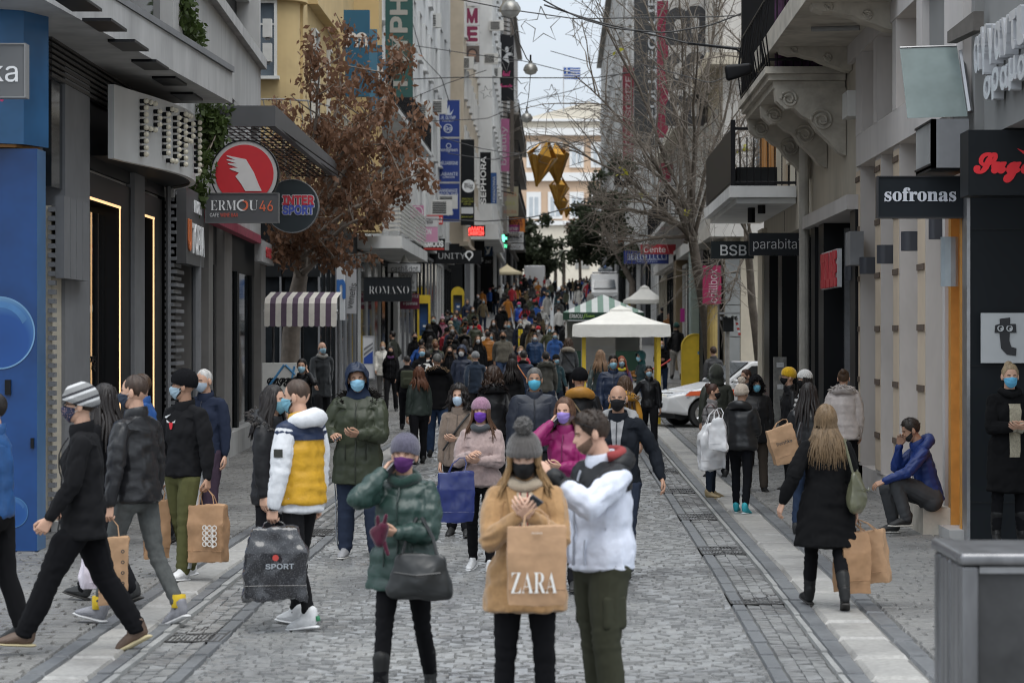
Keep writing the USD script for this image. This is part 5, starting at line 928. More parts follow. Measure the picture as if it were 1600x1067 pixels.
# long dark vertical pole edge and trusses of the banner at the end
t = thing('steel_lattice', 'dark steel lattice frame holding the flower banner', 'frame'); m = MB(); d = 197; xa, xb = X(797, d), X(803, d)
part(t, 'mast', MB().box(xa, xb, d, d + .25, Z(300, d), Z(30, d)), mat((.10, .08, .065), .7, .2, 3))
for y in list(range(18, 56, 7)) + list(range(160, 186, 7)) + list(range(270, 300, 7)): part(t, 'strut', MB().tube([(X(781, d), d + .1, Z(y, d)), (xb, d + .1, Z(y + 5, d))], .05, 4), IRONB)

# ---------------------------------------------------------------- right side
WR = Wall((4.0, 25.6), (4.0, 41.5)); UR = WR.U; PIL = mat((.49, .46, .44), .8, .08, 1.5, .001, 40, dirt=.4, stretch=(1, 1, .3)); PANEL = mat((.54, .44, .33), .85, .07, 1.5, dirt=.25)
pb = thing('pilaster_building', 'pale shop building with grey pilasters and square panels on the right', 'building')
part(pb, 'wall', WR.b(UR(1512), UR(1342), -8, -.24, 0, 16), PANEL); part(pb, 'plinth', WR.b(UR(1484), UR(1345), -.24, -.02, 0, .30), PIL)
zc = 4.35
for p0, p1 in ((1345, 1338), (1377, 1368), (1406, 1396), (1447, 1434), (1484, 1477)):
    f = part(pb, 'pilaster', WR.b(UR(p0), UR(p1), -.24, .0, .30, zc), PIL); part(f, 'face_strip', WR.b(UR(p0) + .05, UR(p1) - .04, .001, .008, .34, zc - .05), PANEL)
    for k in range(6): z = .75 + k * .68; part(f, 'joint_block', WR.b(UR(p0) + .05, UR(p1) - .04, .009, .022, z, z + .07), mat((.10, .07, .05), .9, .2))
m = MB()
part(pb, 'architrave', WR.b(UR(1512), UR(1342), -.2, .04, zc, zc + .42), PIL); part(pb, 'frieze_top', WR.b(UR(1512), UR(1330), -.2, .055, zc + 1.5, zc + 2.1), PIL)
for p0, p1 in ((1512, 1482), (1447, 1438), (1406, 1400), (1376, 1370), (1352, 1342)): part(pb, 'frieze_pier', WR.b(UR(p0), UR(p1) , -.2, .045, zc + .42, zc + 1.5), PIL)
part(pb, 'string_course', WR.b(UR(1512), UR(1330), -.2, .18, zc + 2.1, zc + 2.35), STONE); part(pb, 'upper_wall', WR.b(UR(1512), UR(1342), -.2, -.02, zc + 2.35, 16), PIL)
part(pb, 'door_jamb', WR.b(UR(1512), UR(1484), -1.5, -.22, 0, zc), DARK); part(pb, 'lit_wall', WR.b(UR(1510), UR(1488), -.21, -.05, .15, 3.6), lum((.8, .30, .05), .06)); part(pb, 'door_frame', WR.b(UR(1495), UR(1491), -.05, .06, .12, 3.4), mat((.42, .20, .04), .45, .2)); part(pb, 'door_frame', WR.b(UR(1509), UR(1507), -.05, .05, .12, 3.4), mat((.42, .20, .04), .45, .2)); part(pb, 'door_frame', WR.b(UR(1487), UR(1483), -.1, .07, 0, 3.9), PIL); part(pb, 'door_step', WR.b(UR(1512), UR(1480), -.2, .18, 0, .12), CONC)  # orange wall emits by itself, standing in for the light of the interior
part(pb, 'lantern', MB().tube([WR.P(UR(1502), .12, 2.55), WR.P(UR(1502), .12, 3.05)], .09, 10), mat((.30, .34, .36), .4, .1))
for px0, px1, y0, y1, q in ((1322, 1347, 415, 438, 'farthest'), (1345, 1374, 402, 428, 'second farthest'), (1372, 1405, 383, 412, 'middle'), (1410, 1446, 362, 392, 'second nearest'), (1455, 1481, 340, 374, 'nearest')):
    d = WR.D((px0 + px1) / 2); x = X((px0 + px1) / 2, d) - .02; w = (px1 - px0) * d / FP / 2; z = Z((y0 + y1) / 2, d); h = (y1 - y0) * d / FP / 2
    t = thing('wall_lamp', q + ' dark box lamp in the row along the pale pilasters', 'wall lamp', (x, d, z), 0, 'box lamps on the pilasters'); part(t, 'case', Manifold.batch_hull([Manifold.cylinder(2 * h, w * .75, w * .75, 16).translate((-.03, 0, -h)), Manifold.cube((.1, w * 1.4, 2 * h)).translate((w * .5, -w * .7, -h))]), mat((.035, .037, .045), .5, .1), 40); part(t, 'arm', MB().tube([(w * .5, 0, 0), (4.05 - x, 0, 0)], .02, 6), IRONB)
sign('blade_sign', 'black blade sign reading sofronas in white letters', (1373, 1510, 277, 339), 25.5, (.016, .021, .026), [('sofronas', 'serif', (.55, .56, .6), 1438, 304, 22, 112, {'bold': 1})], th=.16, border=((.012, .012, .014), .012))
sign('box_sign', 'black box sign with red script lettering at the right edge', (1513, 1640, 203, 305), 24.0, (.010, .013, .016), [('Sugar', 'script', (.62, .012, .02), 1578, 262, 34, 114, {'bold': 4}), (poly((-12, 4), (-2, 0), (4, 5), (16, 9), (6, -1), (-2, -5), (-5, -2)), '', (.6, .012, .02), 1601, 236, 1)], th=.5)
d = 25.3; t = thing('black_shop_front', 'black shop front wall behind the standing woman, right edge', 'shop front', (X(1516, d), d, 0)); part(t, 'wall', MB().box(0, 3, 0, .3, 0, 3.5), mat((.005, .007, .009), .5, .2, 2, spec=.2)); part(t, 'corner_trim', MB().box(-.035, -.002, -.01, .3, 0, 3.52), STEEL)
for k in range(3): part(t, 'panel_joint', MB().box(0, 3, -.006, .001, .4 + k * 1.35, .41 + k * 1.35), DARK)
part(t, 'upper_wall', MB().box(.04, 4, -.05, 4, 4.0, 12), mat((.20, .20, .195), .8, .08, 1, dirt=.3))
WS = Wall((X(1521, 25.9), 25.9), (X(1521, 25.9), 20)); WS.n = np.array([-1.0, 0])
part(t, 'side_wall', MB().box(X(1521, 25.9) - X(1516, d), 4, -7, -.05, 4.0, 12), mat((.20, .20, .195), .8, .08, 1, dirt=.3))
WS2 = Wall((X(1521, 25.9), 20), (X(1521, 25.9), 25.9)); WS2.n = np.array([-1.0, 0])
t = thing('raised_lettering', 'raised metal Greek letters on the grey wall, upper right corner', 'lettering'); mW = mat((.50, .51, .53), .3, .05, metal=.3)
for txt, h, py, p1, p0, dep in (('αγναντι', .42, 62, 1543, 1625, .12), ('οραμα', .26, 121, 1555, 1625, .10)):
    u1, u0 = WS2.U(p1), WS2.U(p0); n_ = len(txt)
    for k, ch in enumerate(txt):
        u = u1 + (u0 - u1) * (k + .5) / n_; part(t, 'letter', WS2.face(MB(), lettering(ch, h, bold=3, width=abs(u1 - u0) / n_ * .86), u, Z(py, WS2.D((p0 + p1) / 2)) + .0, .02, dep), mW)
lt = shapely.union_all([poly((-16, -6), (-15, 6), (-8, 8), (-8, 16), (8, 18), (8, 8), (17, 8), (18, -6), (8, -6)), poly((-9, 0), (8, 0), (7, -18), (10, -28), (18, -30), (17, -42), (3, -40), (-6, -30))])
eyes = shapely.union_all([ring(5, 1.6, -5, 0), ring(5, 1.6, 9, 0)]).union(disc(2, -3.5, -1)).union(disc(2, 10.5, -1)).intersection(shapely.box(-20, -6, 20, 4))
sign('logo_sign', 'white square panel with a thick black letter t emblem', (1533, 1612, 489, 567), 25.2, (.42, .43, .43), [(lt, '', (.012, .012, .014), 1570, 514, 1), (eyes, '', (.42, .43, .43), 1568, 513, 1, None, {'lift': .012})], th=.03)
t = thing('glass_screen', 'tilted greenish glass screen on a balcony over the sofronas sign', 'glass screen'); d = 25.3; c = [at(1418, 185, d), at(1512, 182, d), at(1495, 72, d + .3), at(1406, 75, d + .3)]
part(t, 'pane', MB().hexa([c[0], c[1], c[1] + (0, .02, 0), c[0] + (0, .02, 0)], [c[3], c[2], c[2] + (0, .02, 0), c[3] + (0, .02, 0)]), mat((.24, .29, .28), .12, .25, 1.2)); part(t, 'post', MB().tube([at(1502, 80, d + .25), at(1516, 175, d)], .03, 6), STEEL); part(t, 'rail', MB().tube([c[3], c[2]], .012, 5), STEEL)
t = thing('grey_box', 'grey metal box hood under the glass screen', 'hood'); d = 25.2; a, b_ = at(1455, 262, d), at(1514, 186, d); part(t, 'front', MB().box(a[0], b_[0], d, d + .06, a[2], b_[2]), GREYM); a2 = at(1420, 204, d + 1.1); part(t, 'side', MB().hexa([(a[0], d, a[2]), (a[0] + .05, d, a[2]), (a[0] + .05, d + 1.1, a[2]), (a[0], d + 1.1, a[2])][::-1][::-1], [(a[0], d, b_[2]), (a[0] + .05, d, b_[2]), (a[0] + .05, d + 1.1, b_[2]), (a[0], d + 1.1, b_[2])]), mat((.24, .24, .235), .8, .1, 2)); part(t, 'soffit', MB().box(a[0], b_[0], d + .06, d + 1.1, a[2] - .02, a[2] + .02), DARK)
for k in (0, 1): z = a[2] + .02 if k == 0 else b_[2] - .03; part(t, 'edge', MB().box(a[0] - .015, a[0] - .001, d, d + 1.1, z, z + .02), IRONB)
t = thing('shop_window_frame', 'dark window frame above the grey hood at the right', 'window'); d = 24.9; part(t, 'frame', MB().hexa([at(1480, 68, d + .6), at(1521, 48, 24.9), at(1521, 48, 24.9) + (.1, 0, 0), at(1480, 68, d + .6) + (.1, 0, 0)], [at(1480, 50, d + .6), at(1521, 18, 24.9), at(1521, 18, 24.9) + (.1, 0, 0), at(1480, 50, d + .6) + (.1, 0, 0)]), mat((.10, .09, .08), .7, .2))
# dark storefront bay and upper stone balcony
db = thing('stone_building', 'old stone building with carved balconies over dark shop fronts', 'building'); WD = Wall((4.0, 34.8), (4.0, 52)); UD = WD.U
part(db, 'wall', WD.b(UD(1342), UD(1192), -8, -.02, 3.9, 16), mat((.48, .43, .35), .85, .12, 1.2, .003, 20, dirt=.5, stretch=(1, 1, .4))); part(db, 'ground_floor', WD.b(UD(1342), UD(1192), -8, -.5, 0, 3.9), BLACKP); part(db, 'end_pier', WD.b(UD(1197), UD(1190), -8, .08, 0, 4.2), CREAM)
m = MB(); part(db, 'shop_cornice', WD.b(UD(1342), UD(1268), -.5, .16, 3.78, 3.98), PIL)
for p0, p1, z1 in ((1342, 1334, 3.78), (1292, 1284, 3.78), (1278, 1272, 3.78), (1258, 1250, 3.7), (1226, 1220, 3.7), (1206, 1198, 3.7)): part(db, 'dark_column', WD.b(UD(p0), UD(p1), -.5, .05, 0, z1), BLACKP)
for p0, p1, gl in ((1334, 1316, DGLASS), (1314, 1292, DGLASS), (1284, 1278, DGLASS), (1250, 1238, SGLASS), (1236, 1227, DGLASS), (1220, 1206, DGLASS)): f = part(db, 'shop_window', WD.b(UD(p0), UD(p1), -.4, -.34, .3, 3.6), gl); part(f, 'frame', WD.b(UD(p1) - .08, UD(p1), -.34, -.26, .1, 3.7), STEEL)
part(db, 'lit_sill', WD.b(UD(1342), UD(1192), -.5, .06, 0, .28), BLACKP)  # sill in the same plain black as the columns
part(db, 'downpipe', MB().tube([WD.P(UD(1268), .12, 0), WD.P(UD(1268), .12, 6.3)], .085, 10), mat((.42, .39, .34), .7, .15, 3, dirt=.5)); part(db, 'meter_box', WD.b(UD(1352), UD(1344), .02, .2, 3.0, 3.45), GREYM); part(db, 'alarm_box', WD.b(UD(1342), UD(1334), .0, .16, 5.05, 5.4), OFFW); part(db, 'meter_box', WD.b(UD(1254), UD(1246), .0, .2, 5.0, 5.5), CREAM)
for px, z in ((1225, 4.6), (1300, 6.9)): window(db, WD, UD(px), z, 1.0, 2.1, .0, CREAM, DGLASS, 1, shutter=mat((.30, .24, .17), .8, .2, 3))
for k in range(4): part(db, 'wood_shutter', WD.b(UD(1217 - k * 6), UD(1213 - k * 6), -.0, .10, 4.7, 7.2), WOODO)
m = MB()
for k, ch in enumerate((0, 1, 2, 3)): pass
t = thing('shop_sign', 'red and white slanted letters sign on the dark shop front', 'sign'); u0, u1 = UD(1322), UD(1296); part(t, 'board', WD.b(u0, u1, .06, .12, 2.75, 3.3), mat((.50, .50, .50), .5, .1)); part(t, 'lettering', WD.face(MB(), lettering('ITALASE', .44, bold=6, width=abs(u1 - u0) * .95), (u0 + u1) / 2, 3.02, .125, .02), mat((.5, .04, .05), .5, 0))
def scroll(cx, cz, r, n=40, turns=2.0, w=.35):
    a = np.linspace(0, turns * 2 * np.pi, n); rr = r * (1 - .8 * a / a[-1]); return np.stack([cx + rr * np.cos(a), cz + rr * np.sin(a)], 1)
def stone_bracket(bd, W, u, z, dep, h, w=.32):
    "carved console: side outline in (out, z), given width along the wall, with raised scrolls on its sides"
    o = [(0, 0), (dep, 0), (dep * .98, -h * .18), (dep * .86, -h * .30), (dep * .74, -h * .28), (dep * .62, -h * .40), (dep * .5, -h * .46), (dep * .40, -h * .62), (dep * .22, -h * .8), (dep * .1, -h * .95), (0, -h)]
    p = Polygon(o).buffer(.02).buffer(-.01); q = MB().ext(p, 0, w); m = MB()
    f = lambda v: np.array([W.P(u + b, a, z + c) for a, b, c in v]); m.raw(f(q.v[0]), q.f[0]); a_ = part(bd, 'bracket', m, STONE)
    for (cx, cz, r) in ((dep * .8, -h * .16, h * .13), (dep * .33, -h * .48, h * .17)):
        for uu in (-.012, w + .012):
            s_ = scroll(cx, cz, r); part(a_, 'scroll', MB().tube([W.P(u + uu, a, z + c) for a, c in s_], .022, 5), STONE)
def stone_balcony(label, px0, px1, W, zs, dep, rail_h=1.05):
    t = thing('stone_balcony', label, 'balcony'); u0, u1 = W.U(px0), W.U(px1)
    for k, (o, za, zb) in enumerate(((0, zs - .10, zs), (-.05, zs - .19, zs - .103), (-.12, zs - .30, zs - .193))): part(t, 'slab', W.b(u0 - o, u1 + o, 0, dep + o, za, zb), STONE)
    for k in range(3): stone_bracket(t, W, u0 + .1 + (u1 - u0 - .52) * k / 2, zs - .303, dep - .15, .95)
    m = MB(); n = 20
    for k in range(n): u = u0 + (u1 - u0) * k / (n - 1); part(t, 'baluster', MB().tube([W.P(u, dep - .06, zs), W.P(u, dep + .04 * math.sin(k), zs + .5), W.P(u, dep - .06, zs + rail_h)], .011, 4), IRONB)
    for k in range(9):
        for u in (u0 + .02, u1 - .02): part(t, 'baluster', MB().tube([W.P(u, .05 + (dep - .1) * k / 9, zs), W.P(u, .05 + (dep - .1) * k / 9, zs + rail_h)], .011, 4), IRONB)
    for z in (zs + .10, zs + rail_h): part(t, 'rail', MB().tube([W.P(u0 + .02, 0, z), W.P(u0 + .02, dep - .06, z), W.P(u1 - .02, dep - .06, z), W.P(u1 - .02, 0, z)], .022, 5), IRONB)
    return t
zb = Z(66, 33.5); st = stone_balcony('carved stone balcony with iron railing and purple cloth, upper right', 1322, 1262, WD, zb, 1.15)
part(st, 'backing_panel', WD.b(WD.U(1262) - .2, WD.U(1262), .1, 1.1, zb + .1, zb + 1.9), IRONB); 
t = thing('hung_cloth', 'purple cloth hung behind the stone balcony railing', 'cloth'); m = MB(); uu = np.linspace(.3, 1.0, 22); u0 = WD.U(1322)
m.grid([[WD.P(u0 + .22, a, z) + (0, .04 * math.sin(a * 26), 0) for a in uu] for z in (zb + .02, zb + .6, zb + 1.25)]); part(t, 'cloth', m, mat((.05, .018, .05), .9, .5, 5)); part(t, 'red_patch', MB().grid([[WD.P(u0 + .15, a, z) for a in (.35, .6)] for z in (zb + .75, zb + 1.2)]), mat((.4, .02, .04), .9, .2))
t = one('rolled_awning', 'grey rolled awning tube on the stone balcony', 'awning', MB().tube([at(1268, 46, 33.4), at(1343, 44, 33.2)], .034, 10), mat((.25, .25, .245), .7, .1))
st2 = thing('stone_balcony', 'underside of a higher carved stone balcony at the top edge', 'balcony'); zt = Z(2, 31); part(st2, 'slab', WD.b(WD.U(1410), WD.U(1290), -.1, 1.1, zt, zt + .3), STONE); stone_bracket(st2, WR, UR(1398), zt - .003, 1.0, .32, .4); stone_bracket(st2, WR, UR(1330), zt - .003, 1.0, .32, .4)
# white balcony further along
t = thing('iron_balcony', 'white slab balcony with black iron railing over the BSB sign', 'balcony'); d0, d1 = 44.5, 52.5; zs = Z(318, d0); xo = 4.0 - 1.35; xo = X(1110, d1); xo0 = X(1131, d0)
part(t, 'slab', MB().hexa([(4, d0, zs), (4.0, d1, zs), (xo, d1, zs), (xo, d0, zs)][::-1], [(4, d0, zs + .1), (4.0, d1, zs + .1), (xo, d1, zs + .1), (xo, d0, zs + .1)][::-1]), WHITEP); part(t, 'slab_top', MB().box(xo - .12, 4, d0 - .1, d1 + .1, zs + .103, zs + .30), WHITEP)
xo -= .06; n = 22; zt = zs + .30
for k in range(n): part(t, 'baluster', MB().tube([(xo, d0 + (d1 - d0) * k / (n - 1), zt), (xo, d0 + (d1 - d0) * k / (n - 1), zt + 1.0)], .014, 4), IRONB)
for k in range(10): part(t, 'baluster', MB().tube([(xo + (4 - xo) * k / 9, d0, zt), (xo + (4 - xo) * k / 9, d0, zt + .85)], .012, 4), IRONB)
for z in (zt + .06, zt + 1.0): part(t, 'rail', MB().tube([(4, d0, z), (xo, d0, z), (xo, d1, z)], .028, 5), IRONB)
part(t, 'backing_panel', MB().box(xo - .03, xo - .016, d0 + .1, d1 - .05, zt + .08, zt + .98), IRONB); part(t, 'corner_post', MB().box(xo - .04, xo + .04, d0 - .04, d0 + .04, zt, zt + 1.15), IRONB); part(t, 'clutter', MB().box(3.0, 3.7, d0 + .3, d0 + .8, zt, zt + .35), DARK)
for px, y0, y1, d, q in ((1190, 308, 334, 45, 'nearer'), (1174, 322, 348, 46, 'farther')): one('spotlight', f'black cylinder spotlight under the iron balcony, the {q} one', 'spotlight', MB().tube([at(px, y1, d), at(px, y0 - 10, d)], .07, 10), BLACKP)
sign('blade_sign', 'dark blade sign reading parabita with a small heart', (1171, 1262, 364, 399), 42, (.020, .023, .027), [('parabita', 'sans', (.42, .42, .42), 1211, 383, 15, 68, {'thin': .8}), (shapely.union_all([disc(3, -2.2, 1.5), disc(3, 2.2, 1.5), poly((-5, 1), (5, 1), (0, -6))]), '', (.35, .35, .35), 1253, 376, 1)], th=.18)
sign('blade_sign', 'dark blade sign reading BSB in bold white capitals', (1111, 1178, 377, 404), 46, (.022, .028, .030), [('BSB', 'sans', (.55, .55, .55), 1146, 391, 16, 41, {'bold': 1})], th=.18)
sign('shop_sign', 'white letters over the dark shop door under the parabita sign', (1226, 1244, 330, 362), 47, (.02, .02, .02), [('rabel', 'sans', (.2, .2, .2), 1235, 346, 10, 28, {'rot': 78})], th=.1)
# buildings beyond the side street
bb = thing('beige_building', 'beige building across the right side street, behind the bare tree', 'building'); WQ = Wall((4.05, 66), (4.05, 108)); RW = mat((.55, .53, .50), .85, .08, 1.5, dirt=.4)
part(bb, 'wall', MB().box(4.05, 16, 66, 108, 4.6, 24), RW); part(bb, 'ground_floor', MB().box(4.1, 16, 66.1, 108, 0, 4.6), CREAM)
for k in range(5): part(bb, 'stone_panel', MB().box(X(1133, 66), X(1156, 66), 65.95, 66.1, .4 + k * .82, 1.2 + k * .82), mat((.24, .25, .25), .8, .1, 2, dirt=.3))
part(bb, 'side_wall', MB().box(X(1157, 66), 16, 65.97, 66.1, .3, 4.6), CREAM); part(bb, 'cornice', MB().box(3.7, 16, 65.6, 108, 4.602, 4.95), RW); part(bb, 'cornice', MB().box(3.6, 16, 65.5, 108, 9.0, 9.3), CREAM)
for k in range(3):
    window(bb, Wall((4.4, 65.99), (14, 65.99)), 1.0 + k * 1.9, 6.0, 1.0, 2.2, .0, WHITEP, SGLASS, 1); window(bb, Wall((4.4, 65.99), (14, 65.99)), 1.0 + k * 1.9, 10.2, 1.0, 2.2, .0, WHITEP, SGLASS, 1)
for r in range(4):
    for c in range(9): window(bb, WQ, 2.5 + c * 4.5, 6.0 + r * 3.6, 1.3, 2.0, 0, WHITEP, DGLASS if (c + r) % 3 else SGLASS, 1)
    if r == 0: balcony(bb, WQ, 27, 5.9 + r * 3.6, 20, .8, RW, IRONB, 60)
for k in range(5): shopfront(bb, WQ, .5 + k * 8.3, 7.9 + k * 8.3, .4, 4.4, (GREYM, DARK, WHITEP, DARK, CREAM)[k], DGLASS, 3)
part(bb, 'black_pier', MB().box(3.75, 4.1, 70, 71.5, .5, 4.4), BLACKP); part(bb, 'green_pier', MB().box(3.72, 4.1, 76, 77.5, .6, 4.8), mat((.22, .27, .25), .7, .1)); part(bb, 'brown_pier', MB().box(3.7, 4.1, 86, 88, .8, 4.8), mat((.20, .15, .09), .8, .1))
far_building('white_building', 'white building behind the vertical red banners, right side', Wall((4.0, 108.2), (3.9, 168)), GZ(125), 26, 10, WHITEP, WHITEP, 6, 14, 1.0, 1.9, 1.3, seed=8)
far_building('grey_building', 'grey building at the far right end of the street', Wall((3.8, 168.3), (3.6, 262)), GZ(190), 25, 10, mat((.30, .29, .27), .85, .1, 1), GREYM, 5, 20, 1.0, 1.9, 1.3, seed=9)
sign('hanging_banner', 'tall pink red vertical banner behind the bare branches', (1027, 1044, 2, 215), 96, (.25, .018, .05), th=.3); sign('hanging_banner', 'red lower return of the tall pink banner', (1030, 1076, 255, 284), 97, (.25, .018, .05), th=.3)
sign('hanging_banner', 'wide dark vertical banner with a column of white lettering', (991, 1023, -10, 232), 112, (.045, .045, .045), [('FOLLI FOLLIE', 'sans', W6, 1019, 90, 12, 190, {'rot': 90, 'bold': 2})], th=.4)
sign('hanging_banner', 'dull red vertical banner with pale letters at the far right', (973, 991, 103, 266), 146, (.19, .022, .035), [('ACCESSORIZE', 'sans', (.4, .3, .3), 982, 180, 9, 120, {'rot': 90, 'bold': 2})], th=.3)
sign('letter_column', 'giant dark letters standing on a pale board behind the tree', (1046, 1100, -4, 200), 73, (.55, .54, .53), [('B', 'sans', (.05, .05, .055), 1073, 40, 60, 62, {'rot': 90, 'bold': 4}), ('S', 'sans', (.05, .05, .055), 1073, 112, 60, 62, {'rot': 90, 'bold': 4}), ('B', 'sans', (.05, .05, .055), 1073, 172, 60, 50, {'rot': 90, 'bold': 4})], th=.2)
sign('shop_sign', 'blue blade sign reading BERTO LUCCI in white capitals', (975, 1047, 392, 412), 92, (.012, .028, .17), [('BERTO LUCCI', 'serif', (.5, .55, .65), 1011, 400.5, 8.5, 63, {'thin': 1}), (rect(62, 1), '', (.5, .55, .65), 1011, 405.5, 1), ('MILANO', 'sans', (.4, .45, .6), 1011, 408.6, 2.6, 32)], th=.3)
sign('shop_sign', 'red sign with white letters half hidden by branches', (1001, 1056, 382, 397), 88, (.38, .02, .035), [('Cente', 'sans', W8, 1023, 390, 9, 34)], th=.3)
sign('hanging_banner', 'magenta banner reading chillbox upwards beside the tree trunk', (1098, 1127, 415, 475), 63, (.27, .012, .065), [('chillbox', 'sans', (.55, .42, .46), 1114, 447, 13, 52, {'rot': 90})], th=.12)
one('gold_column', 'gold coloured column below the magenta banner', 'column', MB().tube([(X(1113, 63.2), 63.2, GZ(63)), (X(1113, 63.2), 63.2, Z(474, 63.2))], .13, 12), mat((.36, .26, .09), .4, .2, 2, metal=.4))
sign('shop_sign', 'orange and white sign at the far right end of the street', (966, 981, 355, 382), 170, (.5, .5, .5), [(rect(15, 10), '', (.5, .14, .04), 973.5, 377, 1)], th=.2)
sign('hanging_banner', 'magenta panel on a shop pier behind the white parasol', (1063, 1070, 482, 503), 82, (.35, .02, .2), th=.1)
sign('shop_sign', 'black round ornament panel between the red banners', (960, 990, 268, 290), 130, BLK, [(disc(5), '', W6, 974, 278, 1)], th=.2)
# ---------------------------------------------------------------- far end: old palace, trees
pal = thing('palace_building', 'pale three storey palace closing the far end of the street', 'building'); d = 444.0; PCR = mat((.62, .56, .46), .85, .05, .3, dirt=.15); POR = mat((.60, .43, .30), .85, .05, .3, dirt=.15); PWH = mat((.70, .69, .67), .8, .03, .3)  # cream, orange and white kept pale to stand in for distance haze
zr = lambda py: Z(py, d)
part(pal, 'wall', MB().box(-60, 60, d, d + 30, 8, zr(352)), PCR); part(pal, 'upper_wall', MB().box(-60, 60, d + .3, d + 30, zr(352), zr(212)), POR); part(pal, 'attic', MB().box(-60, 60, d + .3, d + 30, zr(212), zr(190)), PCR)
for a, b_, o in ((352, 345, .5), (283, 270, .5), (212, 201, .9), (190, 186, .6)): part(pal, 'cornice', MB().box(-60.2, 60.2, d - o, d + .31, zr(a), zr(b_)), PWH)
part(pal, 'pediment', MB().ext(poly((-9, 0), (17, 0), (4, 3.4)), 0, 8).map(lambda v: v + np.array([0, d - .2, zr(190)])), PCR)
for px in [826 + 33.5 * k for k in range(-8, 14)]:
    x = X(px + 8, d)
    for y0, y1 in ((262, 222), (342, 300)):
        f = part(pal, 'window', MB().box(x - 1.25, x + 1.25, d - .12, d + .35, zr(y0), zr(y1)), PWH); part(f, 'pane', MB().box(x - .8, x + .8, d - .16, d - .10, zr(y0 - 4), zr(y1 + 8)), mat((.44, .47, .49), .4, .15, .5)); part(f, 'mullion', MB().box(x - .12, x + .12, d - .2, d - .165, zr(y0 - 4), zr(y1 + 8)), PWH)  # panes painted lighter, haze put into their colour
part(pal, 'doorway', MB().box(X(899, d), X(921, d), d - .1, d + .1, zr(420), zr(368)), mat((.25, .24, .22), .7, .2))

def leafcloud(centres, radii, n, size, rng, droop=0.0, flat=1.0):
    "many leaf quads through a set of lobes"
    centres, radii = np.asarray(centres, float), np.asarray(radii, float); w = radii ** 2; k = rng.choice(len(centres), n, p=w / w.sum())
    u = rng.normal(size=(n, 3)); u /= np.linalg.norm(u, axis=1, keepdims=True); p = centres[k] + u * (radii[k] * rng.random(n) ** .45)[:, None] * np.array([1, 1, flat])
    a = rng.normal(size=(n, 3)); a[:, 2] -= droop; a /= np.linalg.norm(a, axis=1, keepdims=True); b = np.cross(a, rng.normal(size=(n, 3))); b /= np.linalg.norm(b, axis=1, keepdims=True)
    s = size * rng.uniform(.4, 1.55, n)[:, None]; V = np.stack([p, p + a * s * .5 + b * s * .28, p + a * s, p + a * s * .5 - b * s * .28], 1).reshape(-1, 3); i = np.arange(n)[:, None] * 4
    return trimesh.Trimesh(V, np.vstack([i + [0, 1, 2], i + [0, 2, 3]]), process=False)
def leaf_mat(name, c, var=.4, trans=.25):
    return usdkit.material(stage, '/World/Looks/' + name, {'g': ('geometry', {}), 'r': ('rgb_ramp', {'ramp': [(0, [x * (1 - var) for x in c]), (.6, c), (1, [x * (1 + var * 1.4) for x in c])]}), 'p': ('principled_bsdf', {'roughness': .6, 'specular_ior_level': .3}), 't': ('translucent_bsdf', {}), 'm': ('mix_closure', {'fac': trans})},
        [('g.random_per_island', 'r.fac'), ('r.color', 'p.base_color'), ('r.color', 't.color'), ('p.BSDF', 'm.closure1'), ('t.BSDF', 'm.closure2')], surface='m.closure')
LBROWN, LGREEN, LDARK, LYEL = leaf_mat('brown_leaf', (.34, .175, .10), .5), leaf_mat('plant_leaf', (.085, .13, .03), .5), leaf_mat('evergreen_leaf', (.09, .115, .062), .45, .1), leaf_mat('yellow_leaf', (.42, .40, .04), .2)
BARK = mat((.20, .165, .135), .9, .3, 6, .01, 18); BARK2 = mat((.095, .078, .062), .9, .4, 5, .01, 14); TWIG = mat((.14, .118, .097), .85, .15, 8)
def limb(p, q, rng, n=8, wob=.08, sag=0.0):
    t = np.linspace(0, 1, n)[:, None]; P = p + (q - p) * t; L = np.linalg.norm(q - p); w = np.cumsum(rng.normal(0, wob * L / n, (n, 3)), 0); w -= t * w[-1]; P = P + w; P[:, 2] += sag * L * np.sin(t[:, 0] * np.pi); return P
# brown-leaved tree
rng = np.random.default_rng(21); d = 52.0; t = thing('leafy_tree', 'street tree with dry rusty brown leaves in front of the yellow building', 'tree', (0, 0, 0)); base = np.array([X(458, d), d, GZ(d)]); fork = at(470, 430, d); m = MB()
tk = np.array([base, at(452, 590, d), at(455, 520, d), at(462, 470, d), fork]); m.tube(tk, [.24, .20, .185, .18, .15], 10); tips = []
for (px, py, dd) in ((430, 300, 51), (445, 180, 53), (500, 110, 51), (540, 60, 52.5), (560, 190, 50.5), (600, 170, 52), (640, 210, 53), (655, 270, 51.5), (600, 330, 50.5), (520, 300, 54), (480, 330, 50), (640, 95, 54), (585, 260, 54), (440, 380, 51), (530, 400, 50.8)):
    q = at(px, py, dd); P = limb(fork + (0, 0, rng.uniform(-.4, .5)), q, rng, 9, .10, .05); m.tube(P, np.linspace(.075, .014, 9), 5)
    for k in range(5, 9) if py > 100 else range(3, 9):
        for _ in range(3):
            e = P[k] + np.array([rng.normal(0, .38), rng.normal(0, .45), rng.uniform(-.25, .85)]); b_ = limb(P[k], e, rng, 4, .08); m.tube(b_, np.linspace(.02, .006, 4), 4); tips += [b_[1], b_[2], e]
    tips.append(q)
part(t, 'trunk', m, BARK, True); tips = np.array(tips); part(t, 'crown', leafcloud(tips - (0, 0, .08), rng.uniform(.10, .30, len(tips)), 10500, .125, rng, 1.2), LBROWN, kind='stuff')
